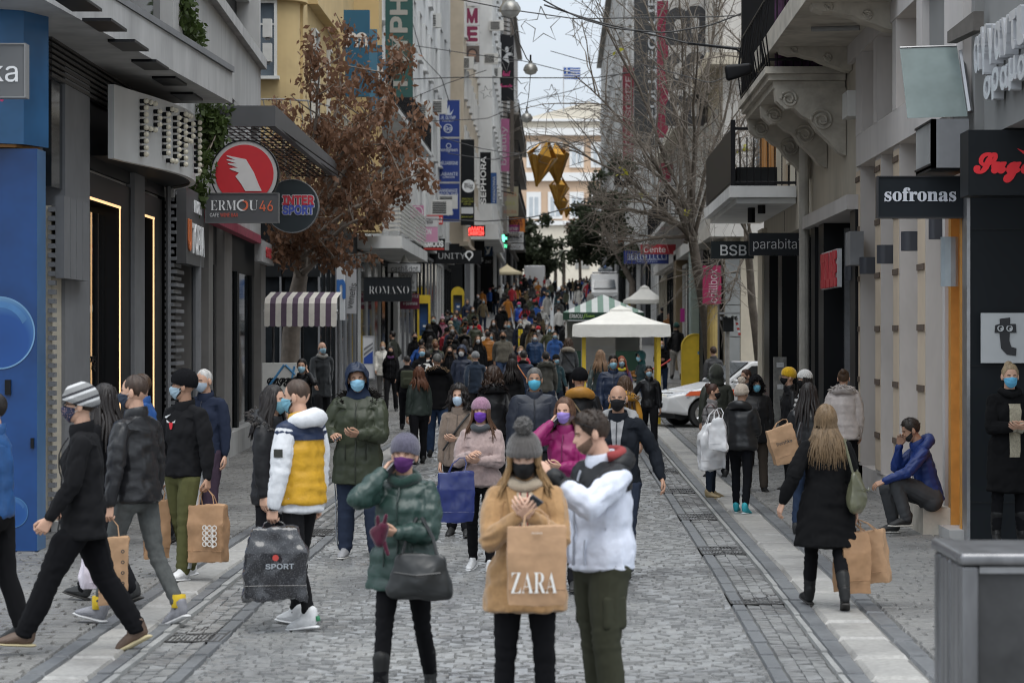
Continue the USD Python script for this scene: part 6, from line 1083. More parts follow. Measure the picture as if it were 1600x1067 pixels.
# bare plane tree
def bare_tree(label, root, fork, targets, rng, r0=.2, leaves=0, sub=(9, 6, 3)):
    t = thing('bare_tree', label, 'tree'); m = MB(); tw = MB(); P = limb(root, fork, rng, 7, .03); m.tube(P, np.linspace(r0, r0 * .72, 7), 10); ends = []
    for q in targets:
        L = limb(fork + rng.normal(0, .08, 3), q, rng, 10, .10, .06); ln = np.linalg.norm(q - fork); m.tube(L, np.linspace(r0 * .36, .014, 10), 6)
        for i in range(sub[0]):
            k = rng.uniform(2.5, 9); p = np.array([np.interp(k, range(10), L[:, j]) for j in range(3)]); dr = (q - fork) / ln + rng.normal(0, .62, 3) * (1, .8, .8) + (0, 0, .15); e = p + dr / np.linalg.norm(dr) * ln * rng.uniform(.18, .42); B = limb(p, e, rng, 6, .10, rng.uniform(-.05, .12)); tw.tube(B, np.linspace(.022, .008, 6), 4)
            for j in range(sub[1]):
                k = rng.uniform(1, 5); p2 = np.array([np.interp(k, range(6), B[:, c]) for c in range(3)]); dr = (e - p) / np.linalg.norm(e - p) + rng.normal(0, .7, 3); e2 = p2 + dr / np.linalg.norm(dr) * rng.uniform(.4, 1.1); C_ = limb(p2, e2, rng, 5, .10, rng.uniform(-.08, .08)); tw.tube(C_, np.linspace(.0105, .0045, 5), 3, False)
                for _ in range(sub[2]):
                    k = rng.uniform(1, 4); p3 = np.array([np.interp(k, range(5), C_[:, c]) for c in range(3)]); e3 = p3 + rng.normal(0, .22, 3); tw.tube([p3, (p3 + e3) / 2 + rng.normal(0, .02, 3), e3], [.006, .0045, .003], 3, False); ends.append(e3)
    part(t, 'trunk', m, BARK2, True); part(t, 'crown', tw, TWIG, kind='stuff')
    if leaves: E_ = np.array(ends)[rng.choice(len(ends), leaves)]; part(t, 'last_leaves', leafcloud(E_, np.full(leaves, .12), leaves * 7, .13, rng, .6), LYEL, kind='stuff')
rng = np.random.default_rng(5); d = 63.0
bare_tree('tall bare plane tree with pale twigs on the right pavement', np.array([X(1122, 64.5), 64.5, GZ(64.5)]), at(1082, 372, d), [at(*q) for q in ((880, 225, 62), (900, 120, 64), (945, 40, 62), (1000, -20, 64), (1060, -30, 61), (1120, -10, 64), (1165, 60, 62), (1190, 150, 64), (905, 320, 61), (985, 190, 60), (1040, 110, 65), (960, 300, 66), (1010, 260, 59), (1140, 200, 61), (1060, 300, 60), (950, 400, 62), (1090, 60, 59))], rng, .17, 9)
bare_tree('smaller bare tree behind the BSB sign, right side street', np.array([X(1196, 60), 60, GZ(60)]), at(1168, 380, 59), [at(*q) for q in ((1135, 330, 58), (1120, 250, 59), (1150, 180, 60), (1180, 230, 58), (1110, 420, 58), (1140, 470, 58))], rng, .12, 0, (6, 5, 2))
for i, (lob, lb) in enumerate(((((775, 385, 22), (800, 360, 24), (825, 372, 26), (850, 395, 22), (815, 405, 26), (790, 340, 14), (842, 420, 20)), 'dense dark evergreen tree at the left end of the street'), (((905, 390, 22), (925, 350, 30), (950, 300, 26), (965, 350, 26), (940, 395, 28), (970, 260, 18), (915, 330, 18), (975, 400, 22), (900, 360, 14)), 'dense dark evergreen tree at the right end of the street'))):
    rng = np.random.default_rng(40 + i); d = (252.0, 128.0)[i]; t = thing('evergreen_tree', lb, 'tree'); c = np.array([at(a, b_, d + rng.uniform(-2, 2)) for a, b_, r in lob]); r = np.array([r * d / FP for *_, r in lob]); cc = np.concatenate([c + rng.normal(0, 1, c.shape) * r[:, None] * .5 for _ in range(9)]); rr = np.tile(r * .42, 9)
    tx_ = (c[:, 0].mean(), X(988, d))[i]; part(t, 'trunk', MB().tube([(tx_, d, GZ(d)), (tx_, d, GZ(d) + 2.4), (c[:, 0].mean(), d, c[:, 2].mean())], [.2, .16, .1], 8), BARK); part(t, 'crown', leafcloud(cc, rr, 9000, .42 * d / 252, rng), LDARK, kind='stuff')
t = thing('brown_shrub_tree', 'brownish half bare tree left of the right evergreen', 'tree'); rng = np.random.default_rng(9); d = 248.0; c = np.array([at(px, py, d) for px, py in ((893, 355), (905, 372), (915, 340), (903, 395), (920, 400))]); part(t, 'trunk', MB().tube([(c[:, 0].mean(), d, GZ(d)), c[1]], [.2, .1], 6), BARK); part(t, 'crown', leafcloud(c, np.full(5, .75), 900, .35, rng), LBROWN, kind='stuff')
for px, h, q in ((881, 395, 'taller'), (868, 408, 'shorter')):
    rng = np.random.default_rng(px); d = 262.0; t = thing('palm_tree', q + ' of two palms at the end of the street', 'tree'); top = at(px, h, d); part(t, 'trunk', MB().tube([(top[0], d, GZ(d)), top], [.2, .16], 7), BARK); m = MB()
    for k in range(26):
        a = rng.uniform(0, 6.28); l = rng.uniform(1.1, 1.8); u = rng.uniform(-.2, 1.0); P = [top + np.array([math.cos(a) * l * s_, math.sin(a) * l * s_, u * s_ * 1.4 - 1.5 * s_ * s_]) for s_ in (0, .35, .7, 1)]; w = np.array([-math.sin(a), math.cos(a), 0]) * .16
        m.grid([[p - w * f, p + w * f] for p, f in zip(P, (.3, 1, 1, .1))])
    part(t, 'crown', m, leaf_mat(f'palm_leaf_{px}', (.07, .085, .04)), kind='stuff')
for lob, n, lb in (([(322, 190, 38), (330, 225, 38), (340, 205, 38), (318, 255, 37.5), (308, 290, 37), (300, 305, 37), (345, 180, 38.5), (325, 170, 38)], 1500, 'green plants hanging beside the round red sign'), ([(280, 10, 36), (292, 30, 36.3), (300, 50, 36.6), (285, -5, 36), (305, 62, 37), (272, 20, 35.8)], 900, 'green plants trailing over the concrete canopy')):
    rng = np.random.default_rng(n); t = thing('hanging_plant', lb, 'plant'); c = np.array([at(*q) for q in lob]); part(t, 'foliage', leafcloud(c, np.full(len(c), .19), n, .10, rng, .9, 1.5), LGREEN, kind='stuff'); part(t, 'stem', MB().tube([c[0] + (-.2, .2, 0), *c], .012, 4), BARK)

# ---------------------------------------------------------------- kiosks and parasols
YEL = mat((.64, .45, .03), .5, .12, 3, dirt=.3); CANV = mat((.66, .645, .60), .85, .06, 4, .004, 9, dirt=.12)
def pyramid_canopy(t, c, half, z_e, z_a, fringe, cap=.16, m_=CANV, n=12, scallop=.02):
    cx, cy = c; q = MB(); k = np.linspace(-1, 1, n); e = [np.array([[cx + half * s_ * a[0] + half * a[1] * b_, cy + half * a[2] * s_ + half * a[3] * b_, 0] for s_ in k]) for a, b_ in (((1, 0, 0, -1), 1), ((0, 1, 1, 0), 1), ((-1, 0, 0, 1), 1), ((0, -1, -1, 0), 1))]
    for s_ in e:
        rows = []
        for f in np.linspace(0, 1, 6): p = np.array([cx, cy, 0]) + (s_ - [cx, cy, 0]) * (cap + (1 - cap) * f); p[:, 2] = z_a + (z_e - z_a) * f - .10 * (z_a - z_e) * math.sin(f * np.pi); rows.append(p)
        p = s_.copy(); p[:, :2] = [cx, cy] + (p[:, :2] - [cx, cy]) * 1.012; p[:, 2] = z_e - fringe * .5; rows.append(p); p = p.copy(); p[:, 2] = z_e - fringe - scallop * np.abs(np.sin(np.linspace(0, 5 * np.pi, n))); rows.append(p); q.grid(rows)
    part(t, 'canopy', q, m_, 20)
    q = MB(); cw = cap * half * 1.5
    for s_ in e:
        rows = [np.repeat([[cx, cy, z_a + .12]], n, 0)]; p = np.array([cx, cy, 0]) + (s_ - [cx, cy, 0]) * cap * 1.35; p[:, 2] = z_a + .02; rows.append(p); p = np.array([cx, cy, 0]) + (s_ - [cx, cy, 0]) * cap * 1.5; p[:, 2] = z_a - .05 - .04 * np.abs(np.sin(np.linspace(0, 3 * np.pi, n))); rows.append(p); q.grid(rows)
    part(t, 'canopy_cap', q, m_)
def posts(t, c, half, z0, z1, m_, r=.045):
    for a in (-1, 1):
        for b_ in (-1, 1): part(t, 'post', MB().box(c[0] + a * half - r, c[0] + a * half + r, c[1] + b_ * half - r, c[1] + b_ * half + r, z0, z1), m_)
d = 58.0; c = (X(971, d), d + 1.0); g0 = GZ(d); t = thing('bread_stand', 'bread ring stand under a white canopy with yellow posts', 'kiosk'); pyramid_canopy(t, c, 1.1, Z(507, d), Z(484, d), .27)
posts(t, c, .85, g0, Z(510, d), YEL); part(t, 'counter', MB().box(c[0] - .8, c[0] + .8, c[1] - .85, c[1] + .6, g0, g0 + .95), mat((.5, .5, .49), .5, .1)); part(t, 'tray', MB().box(c[0] - .75, c[0] + .8, c[1] - .8, c[1] - .1, g0 + 1.0, g0 + 1.04), mat((.2, .12, .06), .6, .2)); part(t, 'back_panel', MB().box(c[0] - .9, c[0] - .1, c[1] + .8, c[1] + .83, g0 + .6, Z(515, d)), OFFW)
for k in range(9): part(t, 'louvre', MB().box(c[0] - .9, c[0] - .1, c[1] + .77, c[1] + .798, g0 + 1.05 + k * .085, g0 + 1.11 + k * .085), WHITEP)
tor = trimesh.creation.torus(.085, .026, 14, 7)
for k in range(14):
    o = one('bread_ring', 'golden sesame bread ring piled on the stand\'s tray', 'bread', trimesh.Trimesh(tor.vertices @ rotx(.5 + .3 * math.sin(k)).T + np.array([c[0] - .65 + .2 * (k % 7), c[1] - .7 + .25 * (k // 7), g0 + 1.12 + .06 * (k // 7)]), tor.faces), mat((.42, .19, .05), .6, .3, 20), True, 'bread rings on the tray')
d = 80.0; t = thing('flower_kiosk', 'kiosk with green and white striped pyramid roof', 'kiosk'); cx, cy = X(943, d), d + 1.25; h = 1.27; ze, za = Z(488, d), Z(459, d); GST, WST = mat((.20, .30, .25), .8, .1), mat((.62, .64, .63), .8, .05)
for k in range(14):
    a, b_ = -h + 2 * h * k / 14, -h + 2 * h * (k + 1) / 14; f = lambda x: za + (ze - za) * abs(x) / h
    part(t, 'roof_stripe', MB().grid([[(cx + a, cy - h, ze), (cx + b_, cy - h, ze)], [(cx + a, cy - abs(a), f(a)), (cx + b_, cy - abs(b_), f(b_))]]), (GST, WST)[k % 2])
    part(t, 'roof_stripe', MB().grid([[(cx + a, cy + abs(a), f(a)), (cx + b_, cy + abs(b_), f(b_))], [(cx + a, cy + h, ze), (cx + b_, cy + h, ze)]]), (GST, WST)[k % 2])
for sx in (-1, 1): part(t, 'roof_side', MB().grid([[(cx + sx * h, cy - h, ze), (cx + sx * h, cy, ze + .002), (cx + sx * h, cy + h, ze)], [(cx, cy, za)] * 3]), GST)
DGRN = mat((.012, .05, .03), .7, .1); part(t, 'valance', MB().box(cx - h, cx + h, cy - h, cy - h + .02, ze - .24, ze), DGRN); part(t, 'valance', MB().box(cx - h, cx - h + .02, cy - h + .02, cy + h, ze - .24, ze), DGRN); part(t, 'valance', MB().box(cx + h - .02, cx + h, cy - h + .02, cy + h, ze - .24, ze), DGRN)
s = d / FP; part(t, 'lettering', MB().ext(lettering('ERMOU', 6 * s, 'sans', 1, 20 * s), -.01, -.002).map(lambda v: v + np.array([X(900, d), cy - h, Z(494, d)])), mat(W8, .5, 0)); part(t, 'lettering', MB().ext(lettering('flower', 7 * s, 'script', 1, 18 * s), -.01, -.002).map(lambda v: v + np.array([X(920, d), cy - h, Z(494, d)])), mat((.30, .5, .10), .5, 0))
posts(t, (cx, cy), h - .1, GZ(d), ze - .2, OFFW, .03); part(t, 'shutter', MB().box(cx - h + .1, cx + h - .1, cy + h - .15, cy + h - .1, GZ(d) + .2, ze - .25), OFFW); part(t, 'counter', MB().box(cx - h + .1, cx + h - .1, cy - h + .1, cy + .3, GZ(d), GZ(d) + .9), DGRN)
for px, d, ap, ev, hf, lb, pm in ((1008, 108, 449, 468, .88, 'white canopy stand on yellow posts behind the striped kiosk', YEL), (792, 184, 413, 425, 1.05, 'cream peaked canopy at the top of the street, left', OFFW)):
    t = thing('canopy_stand', lb, 'kiosk'); c = (X(px, d), d + hf); pyramid_canopy(t, c, hf, Z(ev, d), Z(ap, d), .16, .16 if d < 150 else .02, CANV if d < 150 else mat((.66, .57, .38), .85, .05)); posts(t, c, hf * .75, GZ(d), Z(ev, d), pm, .05); part(t, 'counter', MB().box(c[0] - hf * .7, c[0] + hf * .7, c[1] - hf * .6, c[1] + hf * .6, GZ(d), GZ(d) + .9), GREYM)
# left striped awning on its frame
t = thing('striped_awning', 'purple and white striped awning in front of the brown tree trunk', 'awning'); d = 46.0; x0, x1 = X(413, d), X(526, d); n = 13; PUR = mat((.085, .055, .085), .85, .15, 8); IVO = mat((.56, .53, .48), .85, .08, 8, dirt=.2)
for k in range(n):
    a, b_ = x0 + (x1 - x0) * k / n, x0 + (x1 - x0) * (k + 1) / n; q = MB(); xs = np.linspace(a, b_, 4); h = Z(509, d) - .02 * np.abs(np.sin(np.linspace(0, np.pi, 4)))
    q.grid([[(x, d + 1.0, Z(455, d)) for x in xs], [(x, d + .12, Z(466, d)) for x in xs], [(x, d + .02, Z(474, d)) for x in xs], [(x, d, Z(486, d)) for x in xs], [(x, d - .02, hh) for x, hh in zip(xs, h)]]); part(t, 'stripe', q, (IVO, PUR)[k % 2])
part(t, 'rod', MB().tube([(x0 - .02, d + .03, Z(486, d)), (x1 + .02, d + .03, Z(486, d))], .018, 6), STEEL)
for x in (x0 + .05, x1 - .05): part(t, 'post', MB().tube([(x, d + .95, 0), (x, d + .95, Z(457, d))], .025, 6), STEEL); part(t, 'arm', MB().tube([(x, d + .95, Z(490, d)), (x, d + .05, Z(484, d))], .015, 5), STEEL)
t = thing('graffiti_board', 'white board with black and blue graffiti beneath the striped awning', 'board'); d = 45.0; x0, x1 = X(410, d), X(463, d); part(t, 'board', MB().box(x0, x1, d, d + .5, 0, Z(567, d)), OFFW); s = d / FP
part(t, 'graffiti', MB().ext(lettering('COSP', 14 * s, 'script', 4, 38 * s), -.006, .001).map(lambda v: v + np.array([X(436, d), d, Z(597, d)])), BLACKP)
for a, b_ in (((414, 612), (444, 570)), ((446, 570), (461, 585)), ((452, 612), (460, 572))): part(t, 'paint_stroke', MB().tube([at(*a, d - .006), at(*b_, d - .006)], .02, 5), mat((.06, .22, .42), .5, .1))
part(t, 'graffiti', MB().ext(lettering('KAI', 7 * s, 'sans', 6, 20 * s), -.006, .001).map(lambda v: v + np.array([X(424, d), d, Z(618, d)])), BLACKP)
stp = [poly((-7, -12), (7, -12), (7, 8), (-7, -3)), poly((-7, 0), (7, 11), (7, 15), (-7, 4)), poly((-7, 8), (7, 18), (7, 21), (-7, 12))]
sign('upright_sign', 'white upright board with slanting blue bars beside the white coated woman', (568, 583, 526, 590), 66, (.55, .55, .56), [(q, '', (.02, .06, .28) if i == 0 else (.15, .15, .16), 575.5, 556, 1, None, {'name': 'bar'}) for i, q in enumerate(stp)], border=((.4, .4, .42), .02))
# yellow cabinet and phone booths
t = thing('yellow_cabinet', 'weathered yellow street cabinet with rounded top by the tree trunk', 'cabinet'); d = 75.0; w = 22 * d / FP; zt, zb_ = Z(521, d), GZ(d); pr = shapely.union_all([shapely.box(-w, 0, w, zt - zb_ - w), disc(w, 0, zt - zb_ - w)]); mv = lambda v: v + np.array([X(1087, d), d, zb_])
part(t, 'body', MB().ext(pr, 0, .55).map(mv), YEL); part(t, 'door', MB().ext(shapely.box(-w * .12, .12, w * .92, zt - zb_ - w * .95), -.014, .001).map(mv), YEL); part(t, 'edge', MB().ext(pr.difference(pr.buffer(-.03)), -.02, .0).map(mv), YEL); part(t, 'sticker', MB().ext(tr_(rect(.14, .09), w * .3, 1.05), -.02, -.0145).map(mv), mat((.15, .28, .42), .4, .1)); part(t, 'scratches', MB().ext(tr_(lettering('K.', .12, bold=1), w * .4, .7), -.018, -.0145).map(mv), BLACKP)
for px, d, y0, y1, lb in ((715, 122, 448, 512, 'tall yellow phone booth with arched top on the left pavement'), (662, 90, 461, 540, 'yellow phone booth with blue panel behind the maroon sign')):
    t = thing('phone_booth', lb, 'phone booth'); w = 10 * d / FP; zb_, zt = GZ(d), Z(y0, d); H_ = zt - zb_; fr = shapely.union_all([shapely.box(-w, 0, w, H_ - w), disc(w, 0, H_ - w)]) if d > 100 else shapely.box(-w, 0, w, H_); hole = shapely.union_all([shapely.box(-w * .72, H_ * .42, w * .72, H_ - w * 1.3)]); mv = lambda v, d=d, px=px, zb_=zb_: v + np.array([X(px, d), d, zb_])
    part(t, 'frame', MB().ext(fr.difference(hole), 0, .35).map(mv), YEL); part(t, 'back', MB().ext(hole, .28, .34).map(mv), mat((.12, .13, .14), .5, .2) if d > 100 else mat((.03, .10, .30), .5, .1)); part(t, 'phone', MB().box(-w * .4, w * .4, .12, .28, H_ * .5, H_ * .5 + w * 1.2).map(mv), mat((.03, .08, .2), .4, .2)); part(t, 'card_label', MB().box(-w * .15, w * .3, .11, .119, H_ * .5 + w * .5, H_ * .5 + w * .8).map(mv), WHITE)
# metal planter box in the foreground
t = thing('metal_box', 'brushed steel street box with framed panel, lower right corner', 'street box'); d0, d1 = 11.35, 12.25; x0 = X(1503, d0); x1 = x0 + 1.3; zt = Z(864, d0); MET = mat((.19, .19, .195), .36, .45, 3.5, .002, 60, metal=.85, dirt=.5, stretch=(1, 1, .25)); MET2 = mat((.045, .045, .046), .32, .6, 3.0, metal=.25, dirt=.8)  # panel mottling holds smudges plus a mottled reflection put into the colour
cb = lambda a, b_, c, e, f, g, r=.012: Manifold.batch_hull([Manifold.sphere(r, 8).translate((x, y, z)) for x in (a + r, b_ - r) for y in (c + r, e - r) for z in (f + r, g - r)])
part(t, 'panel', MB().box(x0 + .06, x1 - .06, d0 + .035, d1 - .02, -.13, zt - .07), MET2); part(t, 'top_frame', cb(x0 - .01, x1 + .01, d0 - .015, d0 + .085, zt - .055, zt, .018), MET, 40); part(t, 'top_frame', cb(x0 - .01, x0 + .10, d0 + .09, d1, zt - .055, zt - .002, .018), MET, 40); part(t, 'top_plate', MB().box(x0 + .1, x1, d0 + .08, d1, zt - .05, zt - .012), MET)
part(t, 'front_post', cb(x0, x0 + .075, d0, d0 + .075, -.13, zt - .058), MET, 40); part(t, 'inner_bead', MB().box(x0 + .08, x1 - .08, d0 + .012, d0 + .03, zt - .09, zt - .062), STEEL)
for k in range(5): y = d0 + .09 + k * .16; part(t, 'side_rib', cb(x0 + .005 * (k % 2), x0 + .08, y, y + .135, -.13, zt - .058, .02), MET, 40)
# posts on the right
t = thing('lamp_post', 'thin post with a small roofed box and red white tape, right side', 'post'); d = 56.5; part(t, 'pole', MB().tube([(X(1137, d), d, GZ(d)), (X(1137, d), d, Z(505, d))], .045, 8), mat((.20, .19, .17), .7, .3, 5)); part(t, 'roof', MB().box(X(1124, d), X(1155, d), d - .2, d + .2, Z(491, d), Z(488, d)), GREYM)
for px in (1128, 1134, 1145, 1151): part(t, 'lantern', Manifold.sphere(.05, 10).translate(tuple(at(px, 497, d))), STEEL, True)
part(t, 'box', MB().box(X(1130, d), X(1146, d), d - .08, d + .08, Z(518, d), Z(496, d)), DARK)
for k in range(6): part(t, 'tape', MB().grid([[at(1148 + k, 500 + k * 4, d), at(1152 + k, 500 + k * 4, d)], [at(1149 + k, 504 + k * 4, d), at(1153 + k, 503 + k * 4, d)]]), mat((.4, .03, .03) if k % 2 else W6, .6, 0))
t = thing('stone_post', 'grey sticker-covered post in front of the dark shop windows', 'post'); d = 43.0; part(t, 'shaft', MB().box(X(1210, d), X(1229, d), d, d + .22, 0, Z(558, d)), mat((.20, .195, .18), .8, .4, 9, dirt=.7))
for k, (a, c_) in enumerate(((570, W6), (590, (.3, .25, .2)), (604, W6), (622, (.1, .1, .1)))): part(t, 'sticker', MB().ext(rect(.12 - .01 * k, .08), -.006, .001).map(lambda v: v + np.array([X(1219 + (k % 2) * 3, d), d, Z(a, d)])), mat(c_, .6, .3, 20))

# ---------------------------------------------------------------- vehicles
CARW = mat((.62, .62, .62), .25, .03, 1, coat=.5); TYRE = mat((.018, .018, .018), .85, .1); CHR = mat((.45, .45, .46), .22, .1, metal=.9); LAMPG = mat((.45, .47, .5), .08, .4, 20, coat=1.0)
def wheel(t, p, r=.31, w=.2, ax=1):
    a = part(t, 'wheel', MB().tube([p - np.array([0, w / 2, 0]), p + np.array([0, w / 2, 0])], r, 24), TYRE, 40); 
    for s_ in (-1, 1): part(a, 'rim', MB().lathe([(.0, .012), (.04, .015), (.19, .004), (.205, 0), (.205, -.02), (0, -.02)], n=20).map(lambda v: np.stack([v[:, 0], s_ * v[:, 2], v[:, 1]], 1) + p + np.array([0, s_ * (w / 2 + .012), 0])), CHR, 30)
    for s_ in (-1, 1):
        for k in range(5): b_ = k * 1.2566; part(a, 'spoke', MB().tube([p + np.array([.04 * math.cos(b_), s_ * (w / 2 + .022), .04 * math.sin(b_)]), p + np.array([.19 * math.cos(b_), s_ * (w / 2 + .016), .19 * math.sin(b_)])], .02, 4), CHR)
def car(label, x, d, face, body=CARW, stripe=None, group=None):
    t = thing('parked_car', label, 'car', (x, d, GZ(d)), face - 90, group)      # nose towards -x before turning
    hl = lambda P, r: Manifold.batch_hull([Manifold.sphere(r, 12).translate(p) for p in P]); W_ = .84
    low = fuse([hl([(x_, s_ * w, z) for s_ in (-1, 1) for x_, w, z in q], .06) for q in (((-2.02, .62, .38), (-2.0, .66, .62), (-1.6, .80, .32), (-1.5, .80, .74), (-1.9, .7, .66)), ((-1.6, .80, .32), (-1.5, .78, .76), (-.75, .80, .92), (-.7, W_ - .02, .30), (-.7, W_ - .03, .8)), ((-.75, .80, .92), (-.7, W_ - .02, .30), (1.5, W_ - .02, .30), (1.5, .80, .92), (.2, W_, .7)), ((1.5, W_ - .02, .30), (1.5, .80, .92), (2.0, .7, .42), (2.02, .70, .88)))])
    cab = hl([(-.72, s_ * .70, .92) for s_ in (-1, 1)] + [(-.02, s_ * .58, 1.40) for s_ in (-1, 1)] + [(1.15, s_ * .56, 1.40) for s_ in (-1, 1)] + [(1.85, s_ * .66, .95) for s_ in (-1, 1)], .05)
    b_ = low + cab
    for cx in (-1.27, 1.25): b_ = b_ - Manifold.cylinder(2.2, .37, .37, 28, True).rotate((90, 0, 0)).translate((cx, 0, .31))
    bt = smoothed(b_, .05, 2); part(t, 'body', bt, body, 35); part(t, 'underbody', MB().box(-1.9, 1.9, -.7, .7, .2, .5), DARK)
    for cx in (-1.27, 1.25):
        for s_ in (-1, 1): wheel(t, np.array([cx, s_ * .74, .31]))
    for s_ in (-1, 1):
        y = lambda z: s_ * (.765 - (z - .92) * .27 + .012)
        for q in (((-.62, .97), (-.05, 1.35), (.36, 1.37), (.36, .97)), ((.42, .97), (.42, 1.37), (1.05, 1.36), (1.35, .97)), ((1.42, .98), (1.15, 1.33), (1.25, 1.32), (1.7, 1.0))):
            P = np.array([(a, y(z), z) for a, z in q]); part(t, 'side_window', MB().raw(np.vstack([P, P - (0, s_ * .02, 0)]), [[0, 1, 2, 3], [7, 6, 5, 4], [0, 4, 5, 1], [1, 5, 6, 2], [2, 6, 7, 3], [3, 7, 4, 0]]), DGLASS)
        part(t, 'headlight', Manifold.batch_hull([Manifold.sphere(.05, 10).translate(p) for p in ((-1.97, s_ * .52, .68), (-1.80, s_ * .70, .70), (-1.55, s_ * .80, .77), (-1.62, s_ * .79, .66))]), LAMPG, 40); part(t, 'mirror', Manifold.batch_hull([Manifold.sphere(.05, 8).translate((-.55, s_ * q, 1.02)) for q in (.88, .98)]), body, True); part(t, 'tail_light', MB().box(1.98, 2.06, s_ * .62 - .1, s_ * .62 + .1, .72, .92), mat((.3, .01, .01), .3, 0)); part(t, 'handle', MB().box(.1, .26, s_ * .86 - .02, s_ * .86 + .02, .80, .83), CHR)
        part(t, 'fog_light', Manifold.sphere(1, 10).scale((.04, .10, .06)).translate((-2.03, s_ * .56, .40)), LAMPG, True)
        if stripe is not None: part(t, 'stripe', MB().grid([[(-1.72, s_ * .855, .70), (-.75, s_ * .902, .72), (1.6, s_ * .902, .72)], [(-1.60, s_ * .845, .80), (-.75, s_ * .894, .84), (1.6, s_ * .885, .84)]]), stripe)
    P = np.array([(-.70, -.66, .975), (-.70, .66, .975), (-.07, .54, 1.405), (-.07, -.54, 1.405)]); o = np.array([-.035, 0, .03]); part(t, 'windscreen', MB().raw(np.vstack([P, P + o]), [[3, 2, 1, 0], [4, 5, 6, 7], [0, 1, 5, 4], [1, 2, 6, 5], [2, 3, 7, 6], [3, 0, 4, 7]]), DGLASS)
    part(t, 'grille', MB().box(-2.09, -2.05, -.4, .4, .44, .54), DARK); part(t, 'number_plate', MB().box(-2.10, -2.07, -.26, .26, .34, .43), WHITE); part(t, 'bonnet_line', MB().tube([(-1.86, -.5, .76), (-1.94, 0, .75), (-1.86, .5, .76)], .008, 4), DARK)
    return t
car('white car with orange stripe parked across the right pavement', X(1035, 56.6) + 1.85, 57.6, 108, stripe=mat((.62, .10, .03), .4, .05))
car('pale car half hidden by the crowd at the top left', X(772, 196), 198, 200, mat((.45, .48, .5), .3, .05))
def van(label, px, d, face, rear=False):
    t = thing('delivery_van', label, 'van', (X(px, d), d, GZ(d)), face); hl = lambda P, r: Manifold.batch_hull([Manifold.sphere(r, 10).translate(p) for p in P]); S2 = (-1, 1)
    b_ = fuse([hl([(s_ * .92, y, z) for s_ in S2 for y, z in ((.1, .5), (.1, 1.05), (3.6, .5), (3.6, 1.05))], .08), hl([(s_ * .88, y, z) for s_ in S2 for y, z in ((.55, 1.1), (1.0, 2.30), (3.6, 2.35), (3.6, 1.1))], .08), hl([(s_ * .85, y, z) for s_ in S2 for y, z in ((.08, .85), (.6, 1.25), (.3, .5), (.9, .5))], .08)]); part(t, 'body', b_, CARW, 40)
    P = np.array([(-.78, .50, 1.38), (.78, .50, 1.38), (.70, .80, 1.98), (-.70, .80, 1.98)]); part(t, 'windscreen', MB().raw(np.vstack([P + (0, -.05, 0), P + (0, .1, 0)]), [[0, 1, 2, 3], [7, 6, 5, 4], [0, 4, 5, 1], [1, 5, 6, 2], [2, 6, 7, 3], [3, 7, 4, 0]]), SGLASS)
    part(t, 'grille', MB().box(-.5, .5, -.03, .02, .62, .78), DARK); part(t, 'bumper', MB().box(-.96, .96, -.08, .1, .32, .52), DARK); part(t, 'number_plate', MB().box(-.26, .26, -.1, -.082, .38, .48), WHITE)
    for s_ in S2: part(t, 'headlight', hl([(s_ * .62, .02, .78), (s_ * .88, .08, .82), (s_ * .88, .10, .95)], .06), LAMPG, True); part(t, 'mirror', hl([(s_ * 1.08, .7, 1.35), (s_ * 1.08, .7, 1.6)], .07), DARK, True)
    for s_ in S2:
        for y in (.8, 3.0): wheel(t, np.array([0, 0, 0]) + 0, .01, .01) if False else part(t, 'wheel', MB().tube([(s_ * .72, y, .32), (s_ * .95, y, .32)], .32, 16), TYRE, 40)
    return t
t = van('white van coming down the street, junk on its roof rack', 945, 178, 0); m = MB()
for k in range(5): part(t, 'roof_rack', MB().tube([(-.85, 1.0 + k * .6, 2.5), (.85, 1.0 + k * .6, 2.5)], .03, 4), STEEL)
part(t, 'roof_load', smoothed(Manifold.batch_hull([Manifold.sphere(.18, 8).translate(p) for p in ((-.3, 1.2, 2.65), (.4, 1.3, 2.7), (.1, 2, 2.75), (-.2, 2.2, 2.6))]), .1, 1), mat((.3, .32, .34), .7, .5, 9)); part(t, 'beacon', MB().tube([(-.1, 1.1, 2.8), (.2, 1.1, 2.98)], .08, 6), mat((.05, .15, .4), .4, .1))
van('white van seen from far off at the top of the street, left of centre', 836, 240, 180)

# ---------------------------------------------------------------- overhead: lamps, wires, ornaments
DOMEM = mat((.22, .215, .20), .38, .2, 6, metal=.6)
for px, py, r, d, q in ((797, 14, 17, 52, 'large dark dome lamp hanging at the top edge'), (829, 108, 11.5, 78, 'dome lamp hanging below the wires, the middle one'), (823, 184, 9.5, 96, 'small dome lamp hanging lowest over the street')):
    R = r * d / FP; c = at(px, py, d); t = thing('pendant_lamp', q, 'street lamp', c); part(t, 'shade', MB().lathe([(.01, R * 1.1), (R * .25, R * 1.08), (R * .30, R * .75), (R * .7, R * .55), (R * .96, R * .1), (R, -.25 * R), (R * .94, -.25 * R), (R * .6, R * .4), (.01, R * .6)], n=20), DOMEM, 40); part(t, 'glass', MB().lathe([(R * .93, -.25 * R), (R * .7, -.65 * R), (.01, -.85 * R)], n=20), mat((.5, .5, .48), .15, .1), True); part(t, 'hanger', MB().tube([(0, 0, R * 1.05), (0, 0, R * 1.9)], .03, 5), IRONB)
WIRE = mat((.02, .02, .02), .6, 0); n_ = 0
